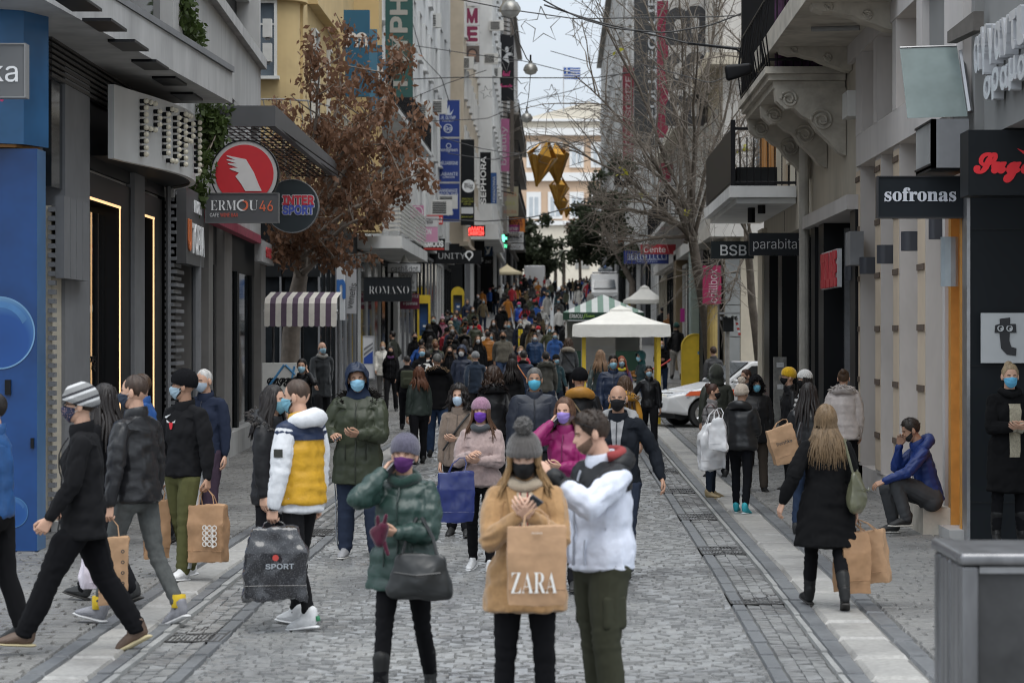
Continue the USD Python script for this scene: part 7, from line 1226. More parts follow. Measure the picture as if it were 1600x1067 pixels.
for i, (P, d, r) in enumerate((([(838, -6), (870, 12), (910, 30), (960, 45), (1040, 52), (1110, 40), (1195, 8)], 52, .016), ([(700, -4), (800, 16), (900, 30), (1000, 28), (1110, 27), (1195, 22)], 56, .013), ([(850, 8), (930, 34), (1010, 52), (1075, 68), (1120, 72), (1160, 76)], 54, .018), ([(640, 124), (720, 121), (829, 122), (930, 122), (1010, 110), (1080, 96)], 78, .016), ([(650, 72), (730, 84), (820, 96), (900, 116)], 84, .013), ([(660, 190), (760, 186), (823, 160), (900, 140), (980, 112)], 96, .014), ([(600, 340), (690, 343), (760, 346), (830, 340), (900, 322), (970, 300)], 98, .022), ([(690, 215), (750, 232), (800, 240), (860, 236), (930, 212)], 100, .016), ([(700, 240), (770, 250), (850, 233), (940, 240), (980, 250)], 110, .018), ([(797, 25), (808, 60), (823, 92), (829, 98)], 60, .013), ([(829, 117), (826, 150), (823, 172)], 88, .012), ([(640, 20), (660, 90), (690, 122), (702, 160)], 92, .014), ([(610, 168), (700, 130), (760, 110)], 86, .012), ([(860, 80), (930, 100), (1010, 60)], 70, .01), ([(823, 195), (830, 225), (840, 250)], 98, .01), ([(1000, 100), (1110, 130), (1200, 96)], 58, .01))):
    tt = np.linspace(0, 1, 24); k = np.linspace(0, 1, len(P)); one('overhead_wire', 'dark overhead wire number %d counted down from the sky' % (i + 1) if False else ('thick', 'thin')[r < .014] + ' dark wire strung across the street, passing ' + ('the top edge of the picture', 'above the iron lamp', 'into the iron lamp head', 'the middle dome lamp', 'the letter panels', 'the lowest dome lamp', 'over the salon sign', 'above the gold ornament', 'the gold ornament itself', 'down from the large dome lamp', 'between the two smaller dome lamps', 'the white wall with air conditioners', 'over the blue panels', 'near the Greek flag', 'between dome lamp and gold ornament', 'the bare tree crown')[i], 'wire', MB().tube(np.array([at(np.interp(a, k, [q[0] for q in P]), np.interp(a, k, [q[1] for q in P]), d) for a in tt]), r, 4), WIRE)
for i, (px, py, R, d, rot) in enumerate(((848, 40, 30, 62, .1), (905, 50, 22, 70, .5), (862, 145, 13, 84, 0), (812, 138, 17, 80, .3), (806, 40, 20, 74, .2), (760, 145, 11, 100, .2), (790, 90, 22, 88, .7), (1090, 290, 12, 84, .3))):
    q = []; s_ = d / FP
    for k in range(11): a = rot + k * math.pi / 5 + math.pi / 2; rr = R * (1 if k % 2 == 0 else .42); q.append(at(px + rr * math.cos(a), py - rr * math.sin(a), d))
    one('star_ornament', 'unlit wire star ornament, ' + ('largest, at the top of the sky gap', 'tilted, above the Greek flag', 'small, left of the Greek flag', 'beside the middle dome lamp', 'against the edge of the flower banner', 'in front of the black Big banner', 'beside the flower banner, lower', 'in the bare branches')[i], 'ornament', MB().tube(np.array(q), .014, 4), mat((.16, .16, .155), .5, 0))
GOLD = mat((.42, .22, .035), .28, .25, 4, metal=.7); GOLDI = mat((.30, .14, .02), .35, .3, 5, metal=.5)
def diamond(label, px, py, w, h, d, n=6, tilt=.2):
    t = thing('gold_ornament', label, 'ornament', at(px, py, d)); R = w * d / FP; Hh = h * d / FP; rg = np.random.default_rng(px); T = roty(tilt)
    for k in range(n):
        a0, a1 = 2 * np.pi * k / n + .3, 2 * np.pi * (k + .82) / n + .3; r0 = R * rg.uniform(.85, 1.05); A, B_, C_ = np.array([r0 * math.cos(a0), r0 * math.sin(a0), rg.uniform(.15, .3) * Hh]), np.array([r0 * math.cos(a1), r0 * math.sin(a1), rg.uniform(.1, .3) * Hh]), np.array([rg.uniform(-.06, .06) * R, 0, -Hh]); Dp = np.array([0.28 * R * math.cos(a0 + .5), .28 * R * math.sin(a0 + .5), Hh * rg.uniform(.55, .9)])
        cen = (A + B_ + C_) / 3; o = np.array([cen[0], cen[1], 0]); o = o / (np.linalg.norm(o) + 1e-9) * .035
        part(t, 'facet', MB().raw(np.array([A, B_, C_, A - o, B_ - o, C_ - o]) @ T.T, [[0, 1, 2], [5, 4, 3], [0, 3, 4], [0, 4, 1], [1, 4, 5], [1, 5, 2], [2, 5, 3], [2, 3, 0]]), GOLD if k % 2 else GOLDI)
        if k % 2 == 0: part(t, 'upper_facet', MB().raw(np.array([A, B_, Dp, A - o, B_ - o, Dp - o]) @ T.T, [[0, 1, 2], [5, 4, 3], [0, 3, 4], [0, 4, 1], [1, 4, 5], [1, 5, 2], [2, 5, 3], [2, 3, 0]]), GOLD)
        part(t, 'edge_bar', MB().tube(np.array([A, C_]) @ T.T, .04, 4), GOLD)
diamond('large gold faceted lantern ornament hanging over the street', 846, 252, 25, 40, 98); diamond('second gold faceted ornament overlapping the largest one on its right', 868, 250, 24, 38, 100, 6, -.1); diamond('mid-sized gold ornament under the large pair', 873, 296, 16, 26, 112, 6, .1); diamond('small gold ornament below the mid-sized one', 877, 318, 12, 18, 122, 6, 0); diamond('lowest tiny gold ornament of the hanging chain', 886, 328, 6, 12, 126, 5, .1)
t = thing('wall_street_lamp', 'black street lamp head on an arm from the right balcony', 'street lamp'); d = 40.0; part(t, 'head', Manifold.batch_hull([Manifold.sphere(.05, 8).translate(tuple(at(px, py, d + k))) for k in (-.15, .15) for px, py in ((1137, 107), (1170, 104), (1139, 122), (1171, 112))]), IRONB, 40); part(t, 'arm', MB().tube([at(1168, 108, d), at(1185, 105, d), at(1196, 98, d), at(1215, 92, 39)], .035, 6), IRONB); part(t, 'conduit', MB().tube([at(1155, 100, d), at(1157, 82, d), at(1150, 77, d), at(1075, 68, d + .1)], .02, 5), IRONB)
t = thing('greek_flag', 'small Greek flag flying far behind the wires', 'flag'); d = 232.0; s = d / FP; fl = lambda v: np.stack([v[:, 0], v[:, 1] + .12 * np.sin(v[:, 0] * 4), v[:, 2]], 1) + at(894, 115, d); FB = mat((.02, .10, .42), .8, .05)
xs = np.linspace(-13 * s, 13 * s, 14)
for k in range(9): z1 = 9 * s - 2 * s * k; part(t, 'stripe', MB().grid([[(x, 0, z1 - 2 * s) for x in xs], [(x, 0, z1) for x in xs]]).map(fl), FB if k % 2 == 0 else WHITE)
part(t, 'canton', MB().grid([[(x, -.02, -1 * s) for x in xs[:6]], [(x, -.02, 9 * s) for x in xs[:6]]]).map(fl), FB); part(t, 'cross', MB().ext(rect(9.6 * s, 2 * s).union(rect(2 * s, 9.8 * s)), -.03, -.025).map(lambda v: fl(v + np.array([-8.2 * s, 0, 4 * s]))), WHITE); part(t, 'pole', MB().tube([at(880.5, 104, d), at(880.5, 175, d)], .05, 5), WHITE)
# ---------------------------------------------------------------- bags and held things
KRAFT = mat((.34, .205, .112), .75, .14, 9, .006, 16, name='kraft'); KRAFT2 = mat((.30, .17, .085), .7, .14, 9, .003, 22)
def bag(label, top, w, h, dep, rz, m, texts=(), grip=None, handles=True, crumple=.028, cat='shopping bag', tilt=0.0, hm_=None, seed=3, taper=1.0):
    "a bag whose top edge's middle is at 'top'; grip: the world point the handles run up to"
    top = np.asarray(top, float); t = thing('shopping_bag', label, cat, top, rz)
    b_ = Manifold.batch_hull([Manifold.cube((w * taper, dep * .55, .01), True).translate((0, 0, -.005)), Manifold.cube((w, dep, .01), True).translate((0, 0, -h * .35)), Manifold.cube((w * .98, dep, .01), True).translate((0, 0, -h))]); tt = smoothed(b_, .022, 1); v = np.array(tt.vertices)
    v = v + normals(tt) * (crumple * 2 * (meshkit.fbm(v * np.array([9, 9, 6]) + seed, 3) - .5))[:, None]; v[:, 1] -= .25 * dep * np.exp(-(v[:, 0] / (w * .12)) ** 2) * 0
    R = roty(math.radians(tilt)); part(t, 'body', trimesh.Trimesh(v @ R.T, tt.faces, process=False), m, 30)
    part(t, 'fold', MB().tube(np.array([(-w * .49, -dep * .5 - .004, -h * .80), (0, -dep * .5 - .007, -h * .795), (w * .49, -dep * .5 - .004, -h * .80)]) @ R.T, .0022, 4), m)
    if handles:
        g = (rotz(-math.radians(rz)) @ (np.asarray(grip) - top)) if grip is not None else np.array([0, 0, .13])
        for y in (-1, 1): part(t, 'handle', MB().tube([np.array((-w * .22, y * dep * .25, -.01)) @ R.T, np.array((-w * .16, y * dep * .2, .0)) @ R.T * .4 + g * .6 - (.04, 0, 0), g + (-.02, 0, .0), g + (.02, 0, .0), np.array((w * .16, y * dep * .2, .0)) @ R.T * .4 + g * .6 + (.04, 0, 0), np.array((w * .22, y * dep * .25, -.01)) @ R.T], .0042, 5), hm_ or m)
    for tx, c, ox, oz in texts: 
        q = MB().ext(shapely.affinity.translate(tx, ox, oz), -dep * .5 - .004, -dep * .5 + .004); tm = q.mesh()
        for _ in range(1): tm = tm.subdivide_to_size(.03) if len(tm.faces) < 4000 else tm
        v = np.array(tm.vertices); fr = np.clip((-v[:, 2]) / (h * .35), 0, 1); v[:, 1] = -(dep * (.275 + .225 * fr)) - .008 - crumple * .7 + (v[:, 1] + dep * .5) * .3
        part(t, 'lettering', trimesh.Trimesh(v @ R.T, tm.faces, process=False), mat(c, .6, .05))
    return t
def phone(P, side, label):
    S, el, wr, R, hp = P.A[side]; c = wr + R[:, 1] * .085 - R[:, 2] * .028; t = thing('phone', label, 'phone', P.world(c), math.degrees(P.face)); v = np.array(Manifold.cube((.07, .145, .009), True).to_mesh().vert_properties[:, :3]); part(t, 'case', trimesh.Trimesh(v @ np.stack([R[:, 0], R[:, 1], R[:, 2]], 0), Manifold.cube((.07, .145, .009), True).to_mesh().tri_verts), mat((.05, .05, .06), .2, .1)); part(t, 'screen', trimesh.Trimesh(v * (.9, .94, .3) @ np.stack([R[:, 0], R[:, 1], R[:, 2]], 0) + R[:, 2] * .0045, Manifold.cube((1, 1, 1), True).to_mesh().tri_verts), mat((.02, .025, .03), .05, 0))
def handbag(label, c, w, h, dep, rz, m, strap_to=None, seed=1):
    t = thing('handbag', label, 'handbag', c, rz); b_ = fuse([Manifold.batch_hull([Manifold.sphere(r, 10).scale((1, .6, 1)).translate(p) for p, r in (((-w * .42, 0, -h * .35), h * .16), ((w * .42, 0, -h * .35), h * .16), ((-w * .33, 0, h * .3), h * .1), ((w * .33, 0, h * .3), h * .1), ((0, -dep * .3, -h * .2), h * .2), ((0, dep * .3, -h * .2), h * .2))])]); tt = smoothed(b_, .02, 3); v = np.array(tt.vertices); v = v + normals(tt) * (.03 * (meshkit.fbm(v * 12 + seed, 3) - .5))[:, None]; part(t, 'body', trimesh.Trimesh(v, tt.faces, process=False), m, True)
    if strap_to is not None:
        g = rotz(-math.radians(rz)) @ (np.asarray(strap_to) - np.asarray(c))
        for k in (-1, 1): part(t, 'strap', MB().tube([(k * w * .30, 0, h * .28), g * .5 + (k * w * .22, 0, h * .16), g + (k * .015, 0, 0)], .011, 6), m)
    part(t, 'flap_seam', MB().tube([(-w * .38, -dep * .33 - .02, h * .05), (0, -dep * .42 - .025, h * .0), (w * .38, -dep * .33 - .02, h * .05)], .006, 5), m)
    return t
BK, BK2, NV, DG, OL = (.011, .011, .013), (.018, .018, .02), (.016, .022, .042), (.05, .05, .053), (.045, .047, .024)
JEAN, JB, DJ = (.03, .05, .10), (.012, .012, .015), (.018, .024, .04); SB, SW = ((.018, .018, .018), None), ((.58, .58, .58), (.66, .66, .66))
MB1, MBK, MWH = (.26, .44, .56), (.010, .010, .011), (.60, .60, .60)
HB, HD, HBL = (.055, .03, .016), (.012, .009, .008), (.26, .165, .085)
STRIPE = usdkit.material(stage, '/World/Looks/striped_knit', {'tc': ('texture_coordinate', {}), 'mp': ('mapping', {'rotation': (0.35, 0, 0)}), 's': ('separate_xyz', {}), 'm': ('math', {'math_type': 'multiply', 'value2': 15.0}), 'f': ('math', {'math_type': 'fraction'}), 'r': ('rgb_ramp', {'interpolate': False, 'ramp': [(0, (.20, .20, .20)), (.3, (.50, .50, .50)), (.55, (.03, .03, .035)), (.8, (.20, .20, .20))]}), 'p': ('principled_bsdf', {'roughness': .95})},
    [('tc.object', 'mp.vector'), ('mp.vector', 's.vector'), ('s.z', 'm.value1'), ('m.value', 'f.value1'), ('f.value', 'r.fac'), ('r.color', 'p.base_color')], surface='p.BSDF')
FLORAL = usdkit.material(stage, '/World/Looks/floral_mask', {'tc': ('texture_coordinate', {}), 'v': ('voronoi_texture', {'scale': 75.0}), 'r': ('rgb_ramp', {'ramp': [(.18, (.35, .22, .22)), (.32, (.014, .018, .045))]}), 'p': ('principled_bsdf', {'roughness': .85})}, [('tc.object', 'v.vector'), ('v.distance', 'r.fac'), ('r.color', 'p.base_color')], surface='p.BSDF')
def plaid(name, a, b_, c, k=26):
    return usdkit.material(stage, '/World/Looks/' + name, {'tc': ('texture_coordinate', {}), 's': ('separate_xyz', {}), 'a': ('math', {'math_type': 'multiply', 'value2': k}), 'b': ('math', {'math_type': 'multiply', 'value2': k}), 'fa': ('math', {'math_type': 'fraction'}), 'fb': ('math', {'math_type': 'fraction'}), 'ra': ('rgb_ramp', {'interpolate': False, 'ramp': [(0, a), (.45, b_), (.6, c), (.75, a)]}), 'rb': ('rgb_ramp', {'interpolate': False, 'ramp': [(0, (1, 1, 1)), (.5, (.25, .25, .25)), (.75, (1, 1, 1))]}), 'm': ('mix_color', {'blend_type': 'multiply', 'fac': .85}), 'p': ('principled_bsdf', {'roughness': .95})},
        [('tc.object', 's.vector'), ('s.x', 'a.value1'), ('s.z', 'b.value1'), ('a.value', 'fa.value1'), ('b.value', 'fb.value1'), ('fa.value', 'ra.fac'), ('fb.value', 'rb.fac'), ('ra.color', 'm.a'), ('rb.color', 'm.b'), ('m.result', 'p.base_color')], surface='p.BSDF')
PLAID = plaid('plaid_scarf', (.42, .34, .25), (.03, .025, .025), (.35, .08, .06)); SHAWL = plaid('patterned_shawl', (.20, .19, .19), (.05, .045, .05), (.12, .06, .06), 11); ZEBRA = usdkit.material(stage, '/World/Looks/zebra_fur', {'tc': ('texture_coordinate', {}), 'w': ('wave_texture', {'scale': 5.0, 'distortion': 3.0, 'bands_direction': 'z'}), 'r': ('rgb_ramp', {'ramp': [(.42, (.02, .02, .02)), (.5, (.62, .60, .58))]}), 'p': ('principled_bsdf', {'roughness': 1.0})}, [('tc.object', 'w.vector'), ('w.fac', 'r.fac'), ('r.color', 'p.base_color')], surface='p.BSDF')
def swap(P, m, name=None):
    for c in stage.GetPrimAtPath(P.root).GetChildren():
        if c.GetName() in (name or ('coat', 'jacket', 'vest')): UsdShade.MaterialBindingAPI.Apply(c).Bind(m)
# ---------------------------------------------------------------- the people in front
def x_(P):
    P.put('sleeve_badge', MB().ext(disc(.022), 0, .004).map(lambda v: v + (P.A[-1][0] * .55 + P.A[-1][1] * .45) + np.array([0, 0, 0])).map(lambda v: v), mat((.10, .11, .12), .5, 0), False)
    m = MB(); h = P.hm
    for k in (-1, 1): m = MB().tube(h(np.array([hpt(k * 8 + 14 * k * math.sin(a) * .8 + k * 10, 4 + 9 * math.cos(a), .014) for a in np.linspace(0, 6.28, 13)])), .003, 5); P.put('glasses_rim', m, BLACKP); P.put('glasses_arm', MB().tube(h(np.array([hpt(k * 30, 6, .013), hpt(k * 60, 6, .012), hpt(k * 95, 4, .012)])), .003, 5), BLACKP)
P = person('man striding left in black jacket and striped grey beanie, floral mask', px=130, d=17.0, top=590, face=97, lod=2, legs='stride', arms=('fwd', 'pocket'), coat=(BK, 'cotton'), length=.11, trousers=((.009, .009, .011), 'wool'), shoes=((.085, .052, .034), (.40, .34, .20)), hair=((.03, .018, .012), 'short'), hat=((.2, .2, .2), 'stripe', STRIPE), mask=FLORAL, build=1.08, extra=x_, curl=.9)
P = person('man in black leather jacket and grey jeans carrying bags, seen from behind left', px=214, d=18.5, top=584, face=62, lod=2, legs='walk', arms=('bag', 'down'), coat=(BK, 'leather'), length=.0, trousers=((.085, .09, .088), 'denim'), shoes=((.22, .22, .24), (.5, .5, .5)), hair=((.035, .02, .013), 'buzz'), mask=(.03, .04, .06), head=(18, 0, 0), build=1.08, slim=True, curl=1.1, extra=lambda P: [P.put('sock', MB().tube([P.J[k][2] - (0, 0, .0), P.J[k][2] + (0, 0, .09)], .05, 12), mat((.55, .38, .02), .9, .1)) for k in (-1, 1)])
g = P.world(P.A[-1][4]); bag('tall brown paper bag with small black rings, held by the leather jacket man', g - (-.04, .06, .14), .21, .47, .12, 10, KRAFT, [(disc(.013).difference(disc(.006)), (.02, .02, .02), .07, -.09 - k * .075) for k in range(4)], g)
person('woman with long black hair and black coat behind the beanie man', px=166, d=19.8, top=598, face=72, lod=1, legs='walk2', coat=(BK, 'wool'), length=.15, hair=(HD, 'longback'), female=True, mask=MBK); g = at(152, 868, 19.4); bag('translucent white plastic bag with pink print between the walking men', g, .22, .24, .14, 20, mat((.55, .50, .55), .3, .3, 6), [(disc(.05), (.4, .08, .22), .02, -.17)], g + (.0, .1, .2), crumple=.04)
person('person in bright blue jacket behind the leather jacket man', px=224, d=25, top=584, face=80, lod=1, coat=((.02, .075, .24), 'puffer'), quilt=.09, hair=(HB, 'short'), mask=None, legs='walk')
bull = shapely.union_all([poly((-.018, .018), (.018, .018), (.012, -.012), (.006, -.026), (-.006, -.026), (-.012, -.012))]); horn = shapely.union_all([poly((.016, .016), (.036, .018), (.04, .034), (.030, .026), (.014, .022)), poly((-.016, .016), (-.036, .018), (-.04, .034), (-.030, .026), (-.014, .022))])
def x_(P): P.badge(sc_(bull, 1.3, 1.3, origin=(0, 0)), .02, 1.30, mat((.5, .012, .02), .6, 0)); P.badge(sc_(horn, 1.3, 1.3, origin=(0, 0)), .02, 1.30, mat((.6, .6, .6), .6, 0)); P.badge(poly((-.03, .0), (.04, .022), (-.01, -.012), (-.028, -.008)), .11, 1.37, mat((.6, .6, .6), .6, 0))
P = person('tall man in black hoodie with red bull emblem and olive track trousers', px=290, feet=905, top=572, face=142, lod=2, legs='step', arms=('bag', 'bag'), coat=(BK, 'cotton'), length=.05, trousers=((.066, .066, .024), 'cotton'), stripes=(.45, .46, .47), shoes=SW, hair=(HD, 'buzz'), hat=((.012, .012, .014), 'smooth'), mask=(.27, .36, .42), head=(-50, 0, 0), build=1.12, zipper=False, extra=x_, curl=1.2, skin=SKIN2, beard=(.015, .01, .008))
vines = shapely.union_all([tr_(ring(.022, .008), (k % 3 - 1) * .045 + .03, -.0 - (k // 3) * .045) for k in range(12)] + [disc(.012, (k % 2) * .06, -k * .022) for k in range(8)])
g = P.world(P.A[-1][4]); bag('brown paper bag with white vine print, held by the bull hoodie man', g - (-.03, .05, .13), .32, .47, .15, -18, KRAFT2, [(vines, (.55, .52, .48), .03, -.18)], g)
g = P.world(P.A[1][4]); bag('plain brown paper bag between the leather jacket and the olive trousers', g - (.02, .05, .12), .22, .48, .13, 15, KRAFT2, (), g)
person('white-haired old man in navy jacket with grey blue mask', px=322, d=26, top=576, face=158, lod=1, legs='step', coat=(NV, 'cotton'), trousers=((.045, .03, .045), 'denim'), hair=((.46, .45, .43), 'buzz'), mask=(.34, .40, .46), head=(-12, -6, 0), build=1.1)
person('person in blue sports jacket cut by the left edge', px=-8, d=17.6, top=612, face=85, lod=1, coat=((.016, .07, .20), 'shiny'), trousers=((.01, .01, .012), 'cotton'), hair=(HD, 'short'), mask=MBK, legs='step', build=1.05)
def x_(P):
    P.patch('yoke', [((0, 0, 1), 1.325)], cloth((.012, .022, .055), 'puffer')); S, el, wr = P.A[-1][:3]; o = np.array([-.075, -.03, 0]); p = S * .45 + el * .55
    P.put('sleeve_patch', MB().raw(np.array([p + o + (0, -.035, .028), p + o + (-.012, .035, .028), p + o + (-.012, .035, -.028), p + o + (0, -.035, -.028)]), [[0, 1, 2, 3]]), mat((.02, .02, .014), .6, .2), False); P.put('watch', MB().tube([wr - (0, 0, -.01), wr + (0, 0, -.02) * np.array(1)], .037, 10), BLACKP)
    for k in (-1, 1): an, fy, fz = P.J[k][2:]; P.put('heel_tab', MB().tube([an - fy * .078 - fz * .04, an - fy * .072 - fz * .005], .016, 6), mat((.02, .16, .07), .6, 0))
P = person('man in mustard puffer vest over white hoodie with a black bag', px=470, d=18.4, top=592, face=58, lod=2, legs='step2', arms=('bag', 'down'), coat=((.60, .61, .63), 'cotton'), vest=((.52, .285, .018), 'puffer'), quilt=.088, fit=1.0, trousers=((.011, .011, .013), 'cotton'), slim=True, shoes=SW, hair=((.05, .03, .02), 'buzz'), mask=(.16, .34, .42), head=(18, -4, 0), hood=((.60, .61, .63), 'down'), extra=x_, curl=1.2, build=1.05, beard=(.04, .022, .014))
BPL = usdkit.material(stage, '/World/Looks/patterned_plastic', {'tc': ('texture_coordinate', {}), 'v': ('voronoi_texture', {'scale': 90.0}), 'r': ('rgb_ramp', {'ramp': [(.22, (.07, .07, .075)), (.36, (.012, .012, .014))]}), 'p': ('principled_bsdf', {'roughness': .22, 'coat_weight': .6})}, [('tc.object', 'v.vector'), ('v.distance', 'r.fac'), ('r.color', 'p.base_color')], surface='p.BSDF')
g = P.world(P.A[-1][4]); bag('large black patterned plastic bag held by the mustard vest man', g - (-.02, .06, .05), .44, .50, .20, 8, BPL, [(lettering('SPORT', .035, bold=2, width=.20), (.26, .28, .3), .03, -.26), (disc(.022), (.4, .04, .03), .0, -.20)], g, crumple=.04, taper=.7)
person('dark haired person in black fur hooded jacket beside the mustard vest man', px=424, d=20.2, top=602, face=250, lod=1, coat=(BK, 'puffer'), quilt=.1, length=.1, hood=(BK, 'down', (.03, .025, .022)), hair=(HD, 'long'), shoes=SW, female=True, mask=(.12, .25, .3))
def x_(P): tufts(P, (.02, .018, .016), 'down'); phone(P, 1, 'dark phone in the hand of the parka man')
person('man in olive parka with navy hood up and pale blue mask', px=560, feet=872, top=571, face=176, lod=2, legs='stand2', arms=('hold', 'bent'), coat=((.030, .036, .020), 'puffer'), quilt=.17, length=.20, trousers=((.02, .028, .05), 'cotton'), stripes=(.4, .42, .45), shoes=((.30, .30, .31), (.45, .44, .42)), hair=(HD, 'buzz'), hood=((.014, .022, .045), 'up'), mask=(.25, .47, .62), skin=SKIN2, head=(10, 0, 4), build=1.12, extra=x_, gloves=None)
P = person('woman in dark green puffer on the phone, violet grey beanie, purple mask', px=632, d=15.0, top=670, face=168, lod=2, legs='walk2', arms=('hold', 'phone'), coat=((.014, .036, .029), 'shiny'), quilt=.105, length=.13, flare=1.12, build=1.12, female=True, slim=True, boots=True, trousers=((.009, .009, .011), 'wool'), hair=(HB, 'buzz'), hat=((.085, .08, .11), 'smooth'), mask=(.075, .022, .10), head=(4, -2, -3), scarf=(.014, .036, .029), extra=lambda P: phone(P, 1, 'phone held to the ear by the green puffer woman'))
hd = P.A[-1]; c = P.world(hd[2] + hd[3][:, 1] * .09); t = thing('glove', 'maroon knitted glove held in the green puffer woman\'s hand', 'glove', c, 168); part(t, 'cuff', smoothed(Manifold.batch_hull([Manifold.sphere(.035, 10).translate(p) for p in ((0, .03, .03), (.05, .02, .0), (.02, .03, -.05))]), .015, 2), cloth((.06, .008, .022), 'knit'), True); part(t, 'fingers', smoothed(fuse([Manifold.batch_hull([Manifold.sphere(.016, 8).translate(p), Manifold.sphere(.012, 8).translate(q)]) for p, q in (((0, .03, .03), (-.02, .04, .10)), ((.03, .03, .02), (.03, .04, .09)), ((.0, .03, -.04), (-.03, .04, -.12)))]), .012, 2), cloth((.06, .008, .022), 'knit'), True)
handbag('big black leather shoulder bag hanging at the green puffer woman\'s side', P.world((-.17, .24, .86)), .36, .29, .16, -8, mat((.012, .013, .013), .38, .2, 12), P.world((-.14, .14, 1.22)))
def x_(P):
    phone(P, 1, 'phone in both hands of the camel coat woman'); m = MB(); f = P.front(.0, P.neck[2] - .06, P.neck[2] - .40, 10, False, .012)
    P.put('scarf_end', MB().grid([[(-.045, y - .008, z), (0, y + .012, z), (.045, y - .006, z)] for _, y, z in f]), PLAID)
    for k in (-1, 1): f = P.front(k * .055, P.neck[2] - .03, P.neck[2] - .30, 6, False, .006); P.put('lapel', MB().grid([[(x - k * .03, y + .004, z), (x + k * .05 * (1 - i / 5.5), y + .012, z)] for i, (x, y, z) in enumerate(f)]), cloth((.315, .185, .085), 'wool'))
P = person('woman in camel coat looking at a phone, grey pompom hat, black mask', px=820, d=13.6, top=664, face=181, lod=2, legs='stand', arms=('texthi', 'texthi'), coat=((.315, .185, .085), 'wool'), length=.13, flare=1.1, build=1.16, female=True, slim=True, trousers=((.009, .009, .011), 'wool'), boots=True, hair=((.27, .165, .075), 'long'), hat=((.085, .078, .074), 'pom', (.07, .065, .062)), mask=MBK, head=(-4, -20, 0), scarf=(.38, .31, .23), extra=x_, zipper=False, skin=mat((.58, .37, .27), .5, .08, 14, .0006, 300, spec=.4))
zara = lettering('ZARA', .115, 'serif', thin=1.2, width=.235)
bag('brown paper shopping bag reading ZARA held in front of the camel coat', at(838, 822, 13.12), .30, .395, .12, 3, KRAFT, [(zara, (.62, .61, .58), -.015, -.28), (lettering('WOMAN', .010), (.5, .45, .4), .0, -.03)], at(838, 796, 13.2), crumple=.014)
def x_(P):
    P.patch('yoke', [((0, .12, 1), 1.30), ((1, 0, .25), .12), ((-1, 0, .25), .12)], cloth((.011, .012, .014), 'puffer')); h = P.hm
    for k in (-1, 1): P.put('sunglass_lens', MB().ext(sc_(disc(.026), 1.1, .8), 0, .004).map(lambda v: h((v + np.array([k * .033, 0, 0])) @ rotx(.9).T + hpt(0, 52, .035))), mat((.01, .01, .012), .08, 0), False)
    P.put('sunglass_arm', MB().tube(h(np.array([hpt(40, 44, .03), hpt(75, 30, .025), hpt(105, 14, .02)])), .003, 5), BLACKP); P.put('sunglass_arm', MB().tube(h(np.array([hpt(-40, 44, .03), hpt(-75, 30, .025), hpt(-105, 14, .02)])), .003, 5), BLACKP)
    P.badge(disc(.02), .13, 1.25, mat((.55, .45, .47), .6, 0)); P.put('hood_lining', MB().tube([P.up((.115 * math.sin(a), -.03 - .075 * math.cos(a), 1.50 + .02 * math.cos(a))) for a in np.linspace(-2.2, 2.2, 14)], .03, 8), cloth((.24, .045, .045), 'cotton'))
    for k in (-1, 1): p = P.J[k][0] * .35 + P.J[k][1] * .65; P.put('cargo_pocket', smoothed(Manifold.batch_hull([ball(p + np.array([k * .075, q * .055, z]), .018, 8) for q in (-1, 1) for z in (-.07, .08)]), .02, 2), cloth((.034, .035, .022), 'cotton'))
    P.put('tag', MB().box(.135, .155, .02, .03, .76, .86), mat((.6, .12, .03), .6, .1), False)
person('bearded man in white padded jacket adjusting the camel coat woman\'s hair', px=940, d=14.1, top=640, face=120, lod=2, legs='stand2', arms=(((-.05, .40, .0), (.5, -.1, -1)), 'pocket'), coat=((.60, .63, .72), 'puffer'), quilt=.20, build=1.12, trousers=((.034, .035, .022), 'cotton'), hair=((.028, .017, .011), 'short'), mask=None, head=(-22, -14, 0), hood=((.012, .012, .014), 'down'), beard=(.13, .075, .05), extra=x_, curl=.35, skin=mat((.54, .33, .24), .5, .08, 14, .0006, 300, spec=.4), cuffs=(.014, .014, .016))
P = person('woman in beige poncho coat, mauve beanie and purple mask, long brown hair', px=752, feet=891, top=617, face=172, lod=2, legs='step', arms=('hold', 'elbowbag'), coat=((.33, .25, .235), 'wool'), length=.05, flare=1.1, build=1.14, female=True, slim=True, trousers=((.01, .01, .012), 'wool'), shoes=SW, hair=((.085, .042, .022), 'long'), hat=((.27, .15, .21), 'smooth'), mask=(.14, .05, .33), scarf=(.05, .055, .06), zipper=False)
g = P.world(P.A[1][2]); bag('glossy navy blue shopping bag held by the mauve beanie woman', at(712, 738, 22.0), .30, .42, .13, 12, mat((.016, .025, .11), .25, .1), (), at(722, 715, 22.1))
person('woman with curly black hair in taupe jacket and pale mask', px=717, d=26.2, top=602, face=172, lod=1, coat=((.19, .145, .115), 'wool'), length=.06, female=True, hair=(HD, 'curly'), mask=(.42, .52, .62), arms=('hold', 'down'), legs='step', strap=((.02, .02, .02), 'front'))
person('grey haired man in navy puffer with bright blue mask', px=835, d=26.8, top=574, face=181, lod=1, coat=((.018, .022, .034), 'puffer'), quilt=.11, build=1.15, hair=((.11, .105, .10), 'short'), mask=(.10, .42, .58), legs='walk', skin=SKIN2)
P = person('woman in magenta jacket on the phone with lilac mask', px=884, d=20.8, top=620, face=166, lod=2, coat=((.22, .012, .095), 'puffer'), female=True, hair=((.075, .035, .018), 'long'), mask=(.27, .20, .50), arms=('hold', 'phone'), legs='step', build=1.08, head=(-3, -4, 0), extra=lambda P: phone(P, 1, 'phone at the ear of the magenta jacket woman'))
